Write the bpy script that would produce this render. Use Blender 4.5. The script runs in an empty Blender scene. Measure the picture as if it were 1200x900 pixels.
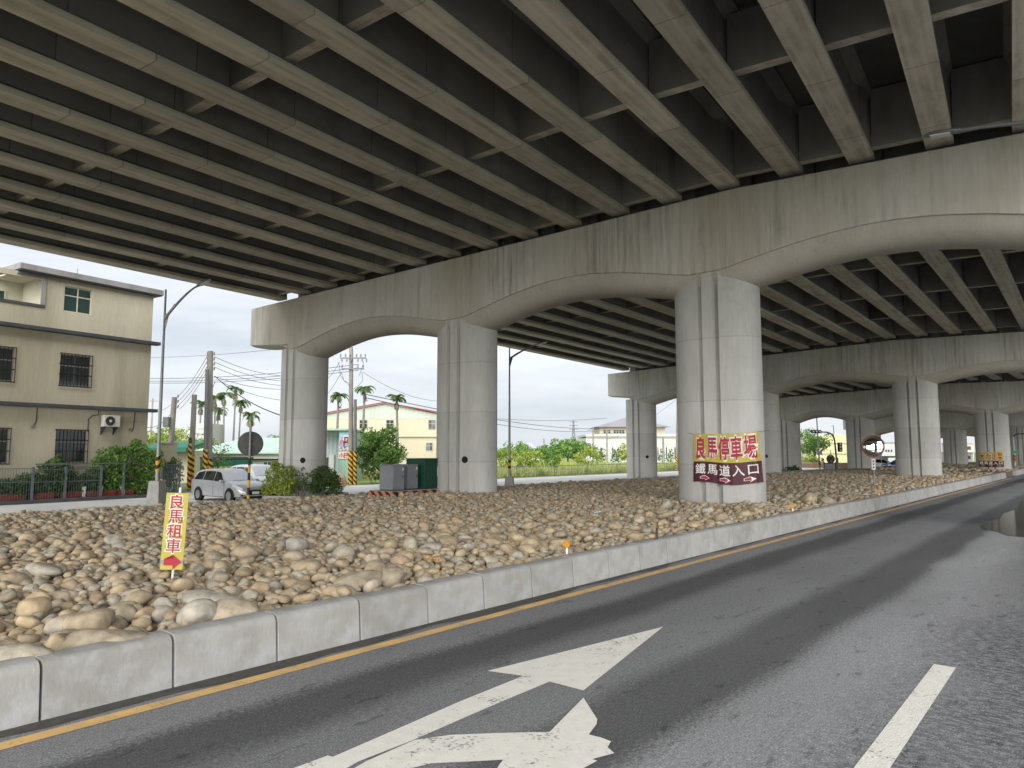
import bpy, bmesh, math, random
import numpy as np
from mathutils import Vector, Matrix
C = bpy.context
SC = C.scene
COL = SC.collection
R_ = math.radians
PI = math.pi

# ------------------------------------------------------------------ camera, sky, sun, exposure
FPX = 845.0
PITCH = math.atan(80 / 845.0)
CAMZ = 2.0
cam = bpy.data.objects.new('camera', bpy.data.cameras.new('camera'))
COL.objects.link(cam)
cam.location = (0, 0, CAMZ)
cam.rotation_euler = (PI / 2 + PITCH, 0, 0)
cam.data.sensor_width = 36.0
cam.data.lens = 36.0 * FPX / 1200.0
cam.data.clip_start = 0.1
cam.data.clip_end = 6000
SC.camera = cam

SUN_EL, SUN_AZ = R_(29), R_(188)          # azimuth clockwise from +Y
world = bpy.data.worlds.new('World')
SC.world = world
world.use_nodes = True
wn, wl = world.node_tree.nodes, world.node_tree.links
wn.clear()
w_out = wn.new('ShaderNodeOutputWorld')
sky = wn.new('ShaderNodeTexSky')
sky.sky_type = 'NISHITA'
sky.sun_disc = False
sky.sun_elevation = SUN_EL
sky.sun_rotation = SUN_AZ
sky.air_density = 1.0
sky.dust_density = 2.0
bg_sky = wn.new('ShaderNodeBackground')
bg_sky.inputs['Strength'].default_value = 0.06
wl.new(sky.outputs[0], bg_sky.inputs[0])
tc = wn.new('ShaderNodeTexCoord')
mp = wn.new('ShaderNodeMapping')
mp.inputs['Scale'].default_value = (1.0, 1.0, 5.0)
wl.new(tc.outputs['Generated'], mp.inputs[0])
nz = wn.new('ShaderNodeTexNoise')
nz.inputs['Scale'].default_value = 2.3
nz.inputs['Detail'].default_value = 7
nz.inputs['Roughness'].default_value = 0.52
wl.new(mp.outputs[0], nz.inputs['Vector'])
rp = wn.new('ShaderNodeValToRGB')
e = rp.color_ramp.elements
e[0].position, e[0].color = 0.36, (0.62, 0.68, 0.76, 1)
e[1].position, e[1].color = 0.64, (0.93, 0.96, 1.0, 1)
m_ = e.new(0.50); m_.color = (0.78, 0.82, 0.88, 1)
wl.new(nz.outputs['Fac'], rp.inputs[0])
bg_cl = wn.new('ShaderNodeBackground')
bg_cl.inputs['Strength'].default_value = 0.405
wl.new(rp.outputs[0], bg_cl.inputs[0])
mx = wn.new('ShaderNodeMixShader')
mx.inputs[0].default_value = 0.90
wl.new(bg_sky.outputs[0], mx.inputs[1])
wl.new(bg_cl.outputs[0], mx.inputs[2])
wl.new(mx.outputs[0], w_out.inputs[0])

sun = bpy.data.objects.new('sun', bpy.data.lights.new('sun', 'SUN'))
COL.objects.link(sun)
sun.data.energy = 2.9
sun.data.angle = R_(85)
sun.data.color = (1.0, 0.965, 0.91)
sd = Vector((math.sin(SUN_AZ) * math.cos(SUN_EL), math.cos(SUN_AZ) * math.cos(SUN_EL), math.sin(SUN_EL)))
sun.rotation_euler = sd.to_track_quat('Z', 'Y').to_euler()
sun.location = (20, -20, 40)

SC.view_settings.view_transform = 'Standard'
SC.view_settings.look = 'None'
SC.view_settings.exposure = 1.45
SC.view_settings.gamma = 1.0
SC.view_settings.use_curve_mapping = False
SC.render.engine = 'CYCLES'
SC.cycles.max_bounces = 8
SC.cycles.diffuse_bounces = 5
SC.cycles.use_denoising = True

# ------------------------------------------------------------------ helpers
rng = np.random.default_rng(7)
random.seed(7)
O2 = np.array([4.11, 14.86])               # a joint of the kerb: origin of the road's own axes
AZ = R_(39.5)
DV = np.array([math.sin(AZ), math.cos(AZ)])   # along the road
RV = np.array([DV[1], -DV[0]])                # to the road's right


def rd(s, r):                               # road axes -> world xy
    q = O2 + DV * s + RV * r
    return float(q[0]), float(q[1])


def at(u, v, z=0.0):                        # where a sight line meets height z
    xc, yc = (u - 600) / FPX, (450 - v) / FPX
    c, s = math.cos(PITCH), math.sin(PITCH)
    d = (xc, c - yc * s, s + yc * c)
    k = (z - CAMZ) / d[2]
    return (d[0] * k, d[1] * k, z)


def atd(u, v, y):                           # where a sight line meets the distance y
    xc, yc = (u - 600) / FPX, (450 - v) / FPX
    c, s = math.cos(PITCH), math.sin(PITCH)
    d = (xc, c - yc * s, s + yc * c)
    k = y / d[1]
    return (d[0] * k, y, CAMZ + d[2] * k)


class MB:
    """collects shapes for one mesh; mats hold a material index per face"""

    def __init__(self):
        self.v, self.f, self.m = [], [], []

    def add(self, vs, fs, mi=0):
        n = len(self.v)
        self.v += [tuple(map(float, p)) for p in vs]
        self.f += [tuple(i + n for i in q) for q in fs]
        self.m += [mi] * len(fs)
        return self

    def box(self, c, s, rz=0.0, mi=0, taper=1.0, M=None):
        x, y, z = s[0] / 2, s[1] / 2, s[2] / 2
        p = [(-x, -y, -z), (x, -y, -z), (x, y, -z), (-x, y, -z)]
        p += [(a * taper, b * taper, z) for a, b in ((-x, -y), (x, -y), (x, y), (-x, y))]
        ca, sa = math.cos(rz), math.sin(rz)
        p = [(c[0] + a * ca - b * sa, c[1] + a * sa + b * ca, c[2] + d) for a, b, d in p]
        if M is not None:
            p = [tuple(M @ Vector(q)) for q in p]
        return self.add(p, [(3, 2, 1, 0), (4, 5, 6, 7), (0, 1, 5, 4), (1, 2, 6, 5), (2, 3, 7, 6), (3, 0, 4, 7)], mi)

    def bx(self, x0, x1, y0, y1, z0, z1, mi=0):
        return self.box(((x0 + x1) / 2, (y0 + y1) / 2, (z0 + z1) / 2), (x1 - x0, y1 - y0, z1 - z0), 0, mi)

    def tube(self, pts, r, n=8, caps=True, mi=0):
        pts = [Vector(p) for p in pts]
        rs = r if isinstance(r, (list, tuple)) else [r] * len(pts)
        ring = []
        up = None
        for i, p in enumerate(pts):
            t = (pts[min(i + 1, len(pts) - 1)] - pts[max(i - 1, 0)]).normalized()
            if up is None:
                up = Vector((0, 0, 1)) if abs(t.z) < 0.9 else Vector((1, 0, 0))
            a = t.cross(up)
            if a.length < 1e-5:
                a = t.orthogonal()
            a.normalize()
            b = a.cross(t).normalized()
            up = b
            ring.append([tuple(p + (a * math.cos(k * 2 * PI / n) + b * math.sin(k * 2 * PI / n)) * rs[i]) for k in range(n)])
        vs = [q for rr in ring for q in rr]
        fs = []
        for i in range(len(pts) - 1):
            for k in range(n):
                k2 = (k + 1) % n
                fs.append((i * n + k, i * n + k2, (i + 1) * n + k2, (i + 1) * n + k))
        if caps:
            fs.append(tuple(range(n - 1, -1, -1)))
            fs.append(tuple((len(pts) - 1) * n + k for k in range(n)))
        return self.add(vs, fs, mi)

    def lathe(self, prof, c=(0, 0, 0), n=24, M=None, mi=0):
        vs, fs = [], []
        for r, z in prof:
            for k in range(n):
                a = 2 * PI * k / n
                vs.append((c[0] + r * math.cos(a), c[1] + r * math.sin(a), c[2] + z))
        if M is not None:
            vs = [tuple(M @ Vector(q)) for q in vs]
        for i in range(len(prof) - 1):
            for k in range(n):
                k2 = (k + 1) % n
                fs.append((i * n + k, i * n + k2, (i + 1) * n + k2, (i + 1) * n + k))
        if prof[0][0] > 1e-4:
            fs.append(tuple(range(n - 1, -1, -1)))
        if prof[-1][0] > 1e-4:
            fs.append(tuple((len(prof) - 1) * n + k for k in range(n)))
        return self.add(vs, fs, mi)

    def prism(self, poly, z0, z1, mi=0):     # poly ccw in xy
        n = len(poly)
        vs = [(x, y, z0) for x, y in poly] + [(x, y, z1) for x, y in poly]
        fs = [tuple(range(n - 1, -1, -1)), tuple(range(n, 2 * n))]
        fs += [(k, (k + 1) % n, n + (k + 1) % n, n + k) for k in range(n)]
        return self.add(vs, fs, mi)

    def mesh(self, name, mats, smooth=None, off=(0, 0, 0)):
        me = bpy.data.meshes.new(name)
        if any(off):
            v = [(a - off[0], b - off[1], c - off[2]) for a, b, c in self.v]
        else:
            v = self.v
        me.from_pydata(v, [], self.f)
        mats = mats if isinstance(mats, (list, tuple)) else [mats]
        for m in mats:
            me.materials.append(m)
        if len(mats) > 1:
            me.polygons.foreach_set('material_index', self.m)
        me.update()
        if smooth is not None:
            smooth_by_angle(me, smooth)
        return me

    def build(self, name, mats, parent=None, smooth=None, world=False, bevel=0):
        """world=True: the vertices are in world space and move into the parent's unrotated frame"""
        off = tuple(parent.location) if (parent is not None and world) else (0, 0, 0)
        if parent is not None and world and parent.parent is not None:
            p = parent
            o = Vector((0, 0, 0))
            while p is not None:
                o += Vector(p.location)
                p = p.parent
            off = tuple(o)
        o = link(name, self.mesh(name, mats, smooth, off), parent)
        if bevel:
            b = o.modifiers.new('bevel', 'BEVEL')
            b.width = bevel
            b.segments = 2
            b.limit_method = 'ANGLE'
        return o


def smooth_by_angle(me, deg):
    me.polygons.foreach_set('use_smooth', [True] * len(me.polygons))
    me.set_sharp_from_angle(angle=R_(deg))


def link(name, data, parent=None):
    o = bpy.data.objects.new(name, data)
    COL.objects.link(o)
    if parent is not None:
        o.parent = parent
    return o


def tag(o, label=None, cat=None, group=None, kind=None):
    if label: o['label'] = label
    if cat: o['category'] = cat
    if group: o['group'] = group
    if kind: o['kind'] = kind
    return o


def thing(name, loc, label, cat, group=None, rz=0.0):
    o = link(name, None)
    o.location = loc
    o.rotation_euler = (0, 0, rz)
    return tag(o, label, cat, group)


def copy_tree(o, parent=None):
    c = o.copy()
    COL.objects.link(c)
    c.parent = parent
    for ch in [x for x in bpy.data.objects if x.parent == o]:
        copy_tree(ch, c)
    return c


# ------------------------------------------------------------------ materials
def mat(name, c1, c2=None, scale=4.0, rough=0.8, stretch=(1, 1, 1), bump=0.0, bscale=None, metal=0.0,
        spec=0.4, detail=6, rnd=0.0, lo=0.35, hi=0.65, coord='Object', third=None, s3=0.5):
    m = bpy.data.materials.new(name)
    m.use_nodes = True
    n, l = m.node_tree.nodes, m.node_tree.links
    b = n['Principled BSDF']
    b.inputs['Roughness'].default_value = rough
    b.inputs['Metallic'].default_value = metal
    b.inputs['Specular IOR Level'].default_value = spec
    if c2 is None:
        c2 = tuple(x * 0.86 for x in c1)
    t = n.new('ShaderNodeTexCoord')
    mpn = n.new('ShaderNodeMapping')
    mpn.inputs['Scale'].default_value = stretch
    l.new(t.outputs[coord], mpn.inputs[0])
    vec = mpn.outputs[0]
    if rnd:
        oi = n.new('ShaderNodeObjectInfo')
        ad = n.new('ShaderNodeVectorMath'); ad.operation = 'ADD'
        sc_ = n.new('ShaderNodeVectorMath'); sc_.operation = 'SCALE'
        cb = n.new('ShaderNodeCombineXYZ')
        for i in range(3): l.new(oi.outputs['Random'], cb.inputs[i])
        l.new(cb.outputs[0], sc_.inputs[0]); sc_.inputs['Scale'].default_value = 37.0
        l.new(mpn.outputs[0], ad.inputs[0]); l.new(sc_.outputs[0], ad.inputs[1])
        vec = ad.outputs[0]
    nzz = n.new('ShaderNodeTexNoise')
    nzz.inputs['Scale'].default_value = scale
    nzz.inputs['Detail'].default_value = detail
    nzz.inputs['Roughness'].default_value = 0.6
    l.new(vec, nzz.inputs['Vector'])
    r = n.new('ShaderNodeValToRGB')
    r.color_ramp.elements[0].position = lo
    r.color_ramp.elements[1].position = hi
    r.color_ramp.elements[0].color = (*c1, 1)
    r.color_ramp.elements[1].color = (*c2, 1)
    l.new(nzz.outputs['Fac'], r.inputs[0])
    colour = r.outputs[0]
    if third is not None:
        n3 = n.new('ShaderNodeTexNoise')
        n3.inputs['Scale'].default_value = s3
        n3.inputs['Detail'].default_value = 4
        l.new(t.outputs[coord], n3.inputs['Vector'])
        r3 = n.new('ShaderNodeValToRGB')
        r3.color_ramp.elements[0].position = 0.42
        r3.color_ramp.elements[1].position = 0.66
        l.new(n3.outputs['Fac'], r3.inputs[0])
        mxx = n.new('ShaderNodeMix'); mxx.data_type = 'RGBA'
        l.new(r3.outputs[0], mxx.inputs['Factor'])
        l.new(colour, mxx.inputs['A'])
        mxx.inputs['B'].default_value = (*third, 1)
        colour = mxx.outputs['Result']
    if rnd:
        hv = n.new('ShaderNodeHueSaturation')
        mr = n.new('ShaderNodeMapRange')
        mr.inputs['To Min'].default_value = 1 - rnd
        mr.inputs['To Max'].default_value = 1 + rnd
        l.new(oi.outputs['Random'], mr.inputs['Value'])
        l.new(mr.outputs[0], hv.inputs['Value'])
        l.new(colour, hv.inputs['Color'])
        colour = hv.outputs[0]
    l.new(colour, b.inputs['Base Color'])
    if bump:
        nb = n.new('ShaderNodeTexNoise')
        nb.inputs['Scale'].default_value = bscale or scale * 6
        nb.inputs['Detail'].default_value = 5
        l.new(mpn.outputs[0], nb.inputs['Vector'])
        bp_ = n.new('ShaderNodeBump')
        bp_.inputs['Strength'].default_value = bump
        bp_.inputs['Distance'].default_value = 0.02
        l.new(nb.outputs['Fac'], bp_.inputs['Height'])
        l.new(bp_.outputs[0], b.inputs['Normal'])
    m['principled'] = b.name
    return m


def streak_concrete(name, base, dark, light, joints=None, sx=2.6, streak=0.55, brown=None, runs=None):
    """board-marked concrete with rain streaks that run down the face; joints: spacing of pour lines"""
    m = bpy.data.materials.new(name)
    m.use_nodes = True
    n, l = m.node_tree.nodes, m.node_tree.links
    b = n['Principled BSDF']
    b.inputs['Roughness'].default_value = 0.85
    b.inputs['Specular IOR Level'].default_value = 0.25
    t = n.new('ShaderNodeTexCoord')
    oi = n.new('ShaderNodeObjectInfo')
    cb = n.new('ShaderNodeCombineXYZ')
    mul = n.new('ShaderNodeMath'); mul.operation = 'MULTIPLY'; mul.inputs[1].default_value = 61.0
    l.new(oi.outputs['Random'], mul.inputs[0])
    l.new(mul.outputs[0], cb.inputs[0]); l.new(mul.outputs[0], cb.inputs[1])
    ad = n.new('ShaderNodeVectorMath'); ad.operation = 'ADD'
    l.new(t.outputs['Object'], ad.inputs[0]); l.new(cb.outputs[0], ad.inputs[1])

    def noise(scale, st, det=6, rough=0.6):
        mpn = n.new('ShaderNodeMapping'); mpn.inputs['Scale'].default_value = st
        l.new(ad.outputs[0], mpn.inputs[0])
        q = n.new('ShaderNodeTexNoise')
        q.inputs['Scale'].default_value = scale; q.inputs['Detail'].default_value = det
        q.inputs['Roughness'].default_value = rough
        l.new(mpn.outputs[0], q.inputs['Vector'])
        return q.outputs['Fac']

    def ramp(f, a, c, p, q):
        r = n.new('ShaderNodeValToRGB')
        r.color_ramp.elements[0].position, r.color_ramp.elements[0].color = p, (*a, 1)
        r.color_ramp.elements[1].position, r.color_ramp.elements[1].color = q, (*c, 1)
        l.new(f, r.inputs[0]); return r.outputs[0]

    def mix(f, a, c, mode='MIX', k=None):
        x = n.new('ShaderNodeMix'); x.data_type = 'RGBA'; x.blend_type = mode
        if f is not None: l.new(f, x.inputs['Factor'])
        else: x.inputs['Factor'].default_value = k
        l.new(a, x.inputs['A']) if not isinstance(a, tuple) else setattr(x.inputs['A'], 'default_value', (*a, 1))
        l.new(c, x.inputs['B']) if not isinstance(c, tuple) else setattr(x.inputs['B'], 'default_value', (*c, 1))
        return x.outputs['Result']
    big = ramp(noise(0.35, (1, 1, 0.6), 4), base, light, 0.4, 0.62)
    if brown is not None:
        big = mix(ramp(noise(0.16, (1, 1, 0.3), 3), (0, 0, 0), (1, 1, 1), 0.46, 0.6), big, brown)
    st = ramp(noise(sx, (1, 1, 0.045), 5, 0.7), (1, 1, 1), (1 - streak,) * 3, 0.44, 0.72)
    gate = ramp(noise(0.5, (1, 1, 0.25), 4), (0.15,) * 3, (1, 1, 1), 0.42, 0.62)
    c = mix(gate, big, mix(None, big, st, 'MULTIPLY', 1.0))
    fine = ramp(noise(14, (1, 1, 0.12), 4), (0.90,) * 3, (1.05,) * 3, 0.3, 0.7)
    c = mix(None, c, fine, 'MULTIPLY', 0.8)
    blot = ramp(noise(1.7, (1, 1, 1), 8, 0.7), (1, 1, 1), dark, 0.58, 0.80)
    c = mix(None, c, blot, 'MULTIPLY', 0.55)
    pit = ramp(noise(22, (1, 1, 1), 3), (1, 1, 1), (0.72,) * 3, 0.66, 0.72)
    c = mix(None, c, pit, 'MULTIPLY', 0.7)
    if runs:                                            # old rain stains that follow the two grooves
        s2 = n.new('ShaderNodeSeparateXYZ'); l.new(t.outputs['Object'], s2.inputs[0])
        ab = n.new('ShaderNodeMath'); ab.operation = 'ABSOLUTE'; l.new(s2.outputs[0], ab.inputs[0])
        cp = n.new('ShaderNodeMath'); cp.operation = 'COMPARE'; l.new(ab.outputs[0], cp.inputs[0]); cp.inputs[1].default_value = runs; cp.inputs[2].default_value = 0.07
        k_ = n.new('ShaderNodeMath'); k_.operation = 'MULTIPLY'
        l.new(cp.outputs[0], k_.inputs[0]); l.new(ramp(noise(1.2, (2, 2, 0.4), 4), (0.45,) * 3, (1, 1, 1), 0.35, 0.6), k_.inputs[1])
        c = mix(k_.outputs[0], c, mix(None, c, (0.66, 0.65, 0.63), 'MULTIPLY', 1.0))
    if joints:
        sp = n.new('ShaderNodeSeparateXYZ'); l.new(t.outputs['Object'], sp.inputs[0])
        dv = n.new('ShaderNodeMath'); dv.operation = 'DIVIDE'; dv.inputs[1].default_value = joints
        l.new(sp.outputs[2], dv.inputs[0])
        fr = n.new('ShaderNodeMath'); fr.operation = 'FRACT'; l.new(dv.outputs[0], fr.inputs[0])
        wob = n.new('ShaderNodeMath'); wob.operation = 'MULTIPLY_ADD'
        l.new(noise(2.0, (1, 1, 0.1), 3), wob.inputs[0]); wob.inputs[1].default_value = 0.012; l.new(fr.outputs[0], wob.inputs[2])
        jr = n.new('ShaderNodeValToRGB')
        el = jr.color_ramp.elements
        el[0].position, el[0].color = 0.0, (1, 1, 1, 1)
        el[1].position, el[1].color = 0.040, (1.0, 1.0, 1.0, 1)
        q = el.new(0.006); q.color = (0.62, 0.62, 0.62, 1)
        q = el.new(0.012); q.color = (0.70, 0.70, 0.70, 1)
        q = el.new(0.018); q.color = (0.95, 0.95, 0.95, 1)
        l.new(wob.outputs[0], jr.inputs[0])
        c = mix(None, c, jr.outputs[0], 'MULTIPLY', 0.8)
        # each pour has its own tone
        fl = n.new('ShaderNodeMath'); fl.operation = 'FLOOR'; l.new(dv.outputs[0], fl.inputs[0])
        wn_ = n.new('ShaderNodeTexWhiteNoise'); wn_.noise_dimensions = '1D'
        a2 = n.new('ShaderNodeMath'); a2.operation = 'ADD'; l.new(fl.outputs[0], a2.inputs[0]); l.new(mul.outputs[0], a2.inputs[1])
        l.new(a2.outputs[0], wn_.inputs['W'])
        tone = ramp(wn_.outputs['Value'], (0.90,) * 3, (1.04,) * 3, 0, 1)
        c = mix(None, c, tone, 'MULTIPLY', 1.0)
    l.new(c, b.inputs['Base Color'])
    bp_ = n.new('ShaderNodeBump'); bp_.inputs['Strength'].default_value = 0.25; bp_.inputs['Distance'].default_value = 0.02
    l.new(noise(9, (1, 1, 0.35), 6), bp_.inputs['Height'])
    l.new(bp_.outputs[0], b.inputs['Normal'])
    return m


M = {}
M['cap'] = streak_concrete('cap_concrete', (0.53, 0.515, 0.465), (0.62, 0.59, 0.52), (0.60, 0.595, 0.57), sx=5.5, streak=0.58, brown=(0.48, 0.45, 0.385))
M['soffit'] = streak_concrete('soffit_concrete', (0.43, 0.41, 0.355), (0.50, 0.38, 0.30), (0.48, 0.46, 0.41), sx=1.2, streak=0.15)
M['column'] = streak_concrete('column_concrete', (0.47, 0.47, 0.45), (0.72, 0.71, 0.68), (0.56, 0.56, 0.54), joints=2.05, sx=1.8, streak=0.18, runs=0.28)
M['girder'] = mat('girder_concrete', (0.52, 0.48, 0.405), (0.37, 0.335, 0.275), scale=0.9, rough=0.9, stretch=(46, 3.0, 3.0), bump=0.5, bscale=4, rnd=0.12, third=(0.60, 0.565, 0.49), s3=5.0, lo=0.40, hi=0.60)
M['web'] = mat('shaded_web_concrete', (0.30, 0.29, 0.265), (0.19, 0.185, 0.17), scale=0.9, rough=0.92, stretch=(22, 2.0, 0.8), bump=0.3, bscale=6, rnd=0.08, third=(0.24, 0.23, 0.21), s3=2.0)  # same concrete, darkened to paint in the shade between the girders
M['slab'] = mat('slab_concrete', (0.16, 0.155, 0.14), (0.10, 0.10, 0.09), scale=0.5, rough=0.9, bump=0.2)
M['kerb'] = mat('kerb_concrete', (0.30, 0.295, 0.275), (0.375, 0.37, 0.355), scale=2.6, rough=0.85, stretch=(1, 1, 0.6), bump=0.25, bscale=30, rnd=0.09, third=(0.39, 0.395, 0.40), s3=5.0, detail=8)



def cast_seams(m, per_unit, depth=0.62):
    """joints between the casting forms, with each length between two joints of its own tone"""
    n, l = m.node_tree.nodes, m.node_tree.links
    b = n['Principled BSDF']
    src = b.inputs['Base Color'].links[0].from_socket
    t = n.new('ShaderNodeTexCoord'); sp = n.new('ShaderNodeSeparateXYZ'); l.new(t.outputs['Object'], sp.inputs[0])
    oi = n.new('ShaderNodeObjectInfo')
    def mm(op, a, c=None, d=None):
        q = n.new('ShaderNodeMath'); q.operation = op
        for i, x in enumerate((a, c, d)):
            if x is None: continue
            if isinstance(x, (int, float)): q.inputs[i].default_value = x
            else: l.new(x, q.inputs[i])
        return q.outputs[0]
    u = mm('MULTIPLY_ADD', sp.outputs[0], per_unit, mm('MULTIPLY', oi.outputs['Random'], 7.3))
    fr, fl = mm('FRACT', u), mm('FLOOR', u)
    wn_ = n.new('ShaderNodeTexWhiteNoise'); wn_.noise_dimensions = '2D'
    cb = n.new('ShaderNodeCombineXYZ'); l.new(fl, cb.inputs[0]); l.new(oi.outputs['Random'], cb.inputs[1]); l.new(cb.outputs[0], wn_.inputs['Vector'])
    tone = mm('MULTIPLY_ADD', wn_.outputs['Value'], 0.22, 0.88)
    seam = mm('MULTIPLY_ADD', mm('LESS_THAN', fr, 0.010), depth - 1.0, 1.0)
    k = mm('MULTIPLY', tone, seam)
    vm = n.new('ShaderNodeVectorMath'); vm.operation = 'SCALE'
    l.new(src, vm.inputs[0]); l.new(k, vm.inputs['Scale'])
    l.new(vm.outputs[0], b.inputs['Base Color'])


cast_seams(M['girder'], 9.0)
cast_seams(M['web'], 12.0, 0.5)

# ------------------------------------------------------------------ the ground
def sheet(name, poly, z, m, kind='structure'):
    mb = MB()
    mb.add([(x, y, z) for x, y in poly], [tuple(range(len(poly)))])
    return tag(mb.build(name, m), kind=kind)


M['ground'] = mat('dry_ground', (0.20, 0.20, 0.17), (0.13, 0.16, 0.09), scale=0.08, rough=0.95, third=(0.10, 0.15, 0.05), s3=0.02)
sheet('ground', [(-2500, -900), (2500, -900), (2500, 3500), (-2500, 3500)], -0.46, M['ground'])


def asphalt():
    m = bpy.data.materials.new('asphalt')
    m.use_nodes = True
    n, l = m.node_tree.nodes, m.node_tree.links
    b = n['Principled BSDF']
    t = n.new('ShaderNodeTexCoord')
    sp = n.new('ShaderNodeSeparateXYZ')
    l.new(t.outputs['Object'], sp.inputs[0])

    def noise(scale, st=(1, 1, 1), det=5, rough=0.6):
        mpn = n.new('ShaderNodeMapping'); mpn.inputs['Scale'].default_value = st
        l.new(t.outputs['Object'], mpn.inputs[0])
        q = n.new('ShaderNodeTexNoise'); q.inputs['Scale'].default_value = scale
        q.inputs['Detail'].default_value = det; q.inputs['Roughness'].default_value = rough
        l.new(mpn.outputs[0], q.inputs['Vector'])
        return q.outputs['Fac']

    def ramp(f, stops):
        r = n.new('ShaderNodeValToRGB')
        el = r.color_ramp.elements
        el[0].position, el[0].color = stops[0][0], (*stops[0][1], 1)
        el[1].position, el[1].color = stops[-1][0], (*stops[-1][1], 1)
        for p, c in stops[1:-1]:
            q = el.new(p); q.color = (*c, 1)
        l.new(f, r.inputs[0]); return r.outputs[0]

    def math_(op, a, c=None, d=None):
        q = n.new('ShaderNodeMath'); q.operation = op
        for i, x in enumerate((a, c, d)):
            if x is None: continue
            if isinstance(x, (int, float)): q.inputs[i].default_value = x
            else: l.new(x, q.inputs[i])
        return q.outputs[0]

    def mul(a, c, k=1.0):
        x = n.new('ShaderNodeMix'); x.data_type = 'RGBA'; x.blend_type = 'MULTIPLY'
        x.inputs['Factor'].default_value = k
        l.new(a, x.inputs['A']); l.new(c, x.inputs['B']); return x.outputs['Result']

    def mixc(f, a, c):
        x = n.new('ShaderNodeMix'); x.data_type = 'RGBA'
        l.new(f, x.inputs['Factor']); l.new(a, x.inputs['A'])
        if isinstance(c, tuple): x.inputs['B'].default_value = (*c, 1)
        else: l.new(c, x.inputs['B'])
        return x.outputs['Result']
    # r (local y, to the right of the kerb) wobbled, over a 0..12 m ramp: the wheel tracks are darker
    wob = math_('ADD', math_('MULTIPLY_ADD', noise(0.5, (0.5, 1, 1), 3, 0.5), 0.5, -0.25), math_('MULTIPLY_ADD', noise(26, (1, 1, 1), 3, 0.6), 0.55, -0.275))
    rr = math_('DIVIDE', math_('SUBTRACT', wob, sp.outputs[1]), 12.0)
    g = lambda x: (x * 2.05, x * 2.1, x * 2.2)
    base = ramp(rr, [(0.0, g(0.105)), (0.070, g(0.115)), (0.086, g(0.046)), (0.125, g(0.048)), (0.148, g(0.100)), (0.235, g(0.112)),
                     (0.255, g(0.058)), (0.308, g(0.056)), (0.326, g(0.140)), (0.375, g(0.165)), (0.43, g(0.125)), (0.55, g(0.085)), (1.0, g(0.08))])
    patch = ramp(noise(0.5, (0.4, 1, 1), 5), [(0.3, (0.86,) * 3), (0.7, (1.14,) * 3)])
    c = mul(base, patch)
    grain = ramp(noise(75, (1, 1, 1), 2, 0.5), [(0.30, (0.42,) * 3), (0.50, (0.96,) * 3), (0.65, (1.15,) * 3), (0.73, (2.3,) * 3)])
    c = mul(c, grain, 1.0)
    grain2 = ramp(noise(24, (0.7, 1.3, 1), 4), [(0.35, (0.74,) * 3), (0.62, (1.18,) * 3)])
    c = mul(c, grain2, 0.6)
    # damp ripples on the far side of the lane line
    wet = math_('MULTIPLY', ramp(rr, [(0.34, (0,) * 3), (0.44, (1,) * 3)]), ramp(noise(0.45, (0.5, 1, 1), 4), [(0.30, (0.25,) * 3), (0.50, (1,) * 3)]))
    rip = ramp(noise(13, (1.7, 0.8, 1), 5), [(0.44, (0,) * 3), (0.54, (1,) * 3)])
    wet = math_('MULTIPLY', wet, rip)
    c = mixc(math_('MULTIPLY', wet, 0.62), c, (0.050, 0.052, 0.058))
    cr = ramp(noise(3.2, (0.6, 1.6, 1), 7, 0.75), [(0.585, (1,) * 3), (0.625, (0.58,) * 3)])
    c = mul(c, cr, 0.9)
    l.new(c, b.inputs['Base Color'])
    ro = n.new('ShaderNodeMapRange'); l.new(wet, ro.inputs[0])
    ro.inputs['To Min'].default_value = 0.80; ro.inputs['To Max'].default_value = 0.45
    l.new(ro.outputs[0], b.inputs['Roughness'])
    b.inputs['Specular IOR Level'].default_value = 0.35
    bp_ = n.new('ShaderNodeBump'); bp_.inputs['Strength'].default_value = 0.5; bp_.inputs['Distance'].default_value = 0.006
    l.new(noise(80, (1, 1, 1), 3), bp_.inputs['Height'])
    l.new(bp_.outputs[0], b.inputs['Normal'])
    return m


M['asphalt'] = asphalt()
road = MB()                                  # local x along the road, local -y to its right
road.add([(-60, 0.35, 0), (-60, -26, 0), (160, -26, 0), (160, 0.35, 0)], [(0, 1, 2, 3)])
road.add([(54.6, 14, 0), (54.6, 0.35, 0), (61.5, 0.35, 0), (61.5, 14, 0)], [(0, 1, 2, 3)])
ro = tag(road.build('road', M['asphalt']), kind='structure')
ro.location = (O2[0], O2[1], 0)
ro.rotation_euler = (0, 0, PI / 2 - AZ)


def on_road(name, poly_sr, z, m, kind='structure'):
    o = sheet(name, [(s, -r) for s, r in poly_sr], z, m, kind)
    o.location = (O2[0], O2[1], 0)
    o.rotation_euler = (0, 0, PI / 2 - AZ)
    return o


M['paving'] = mat('light_paving', (0.58, 0.58, 0.56), (0.46, 0.46, 0.44), scale=0.8, rough=0.85, bump=0.2, third=(0.62, 0.615, 0.60), s3=0.35)
on_road('street', [(-60, -25.0), (-60, -36.4), (150, -36.4), (150, -25.0)][::-1], -0.40, M['paving'])
M['yellow_paint'] = mat('worn_yellow_paint', (0.78, 0.50, 0.18), (0.68, 0.44, 0.17), scale=7, rough=0.7, third=(0.52, 0.38, 0.20), s3=3.0)
M['white_paint'] = mat('worn_white_paint', (0.84, 0.83, 0.77), (0.74, 0.73, 0.68), scale=9, rough=0.65, bump=0.3, bscale=60, third=(0.79, 0.78, 0.72), s3=3.0)


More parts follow.
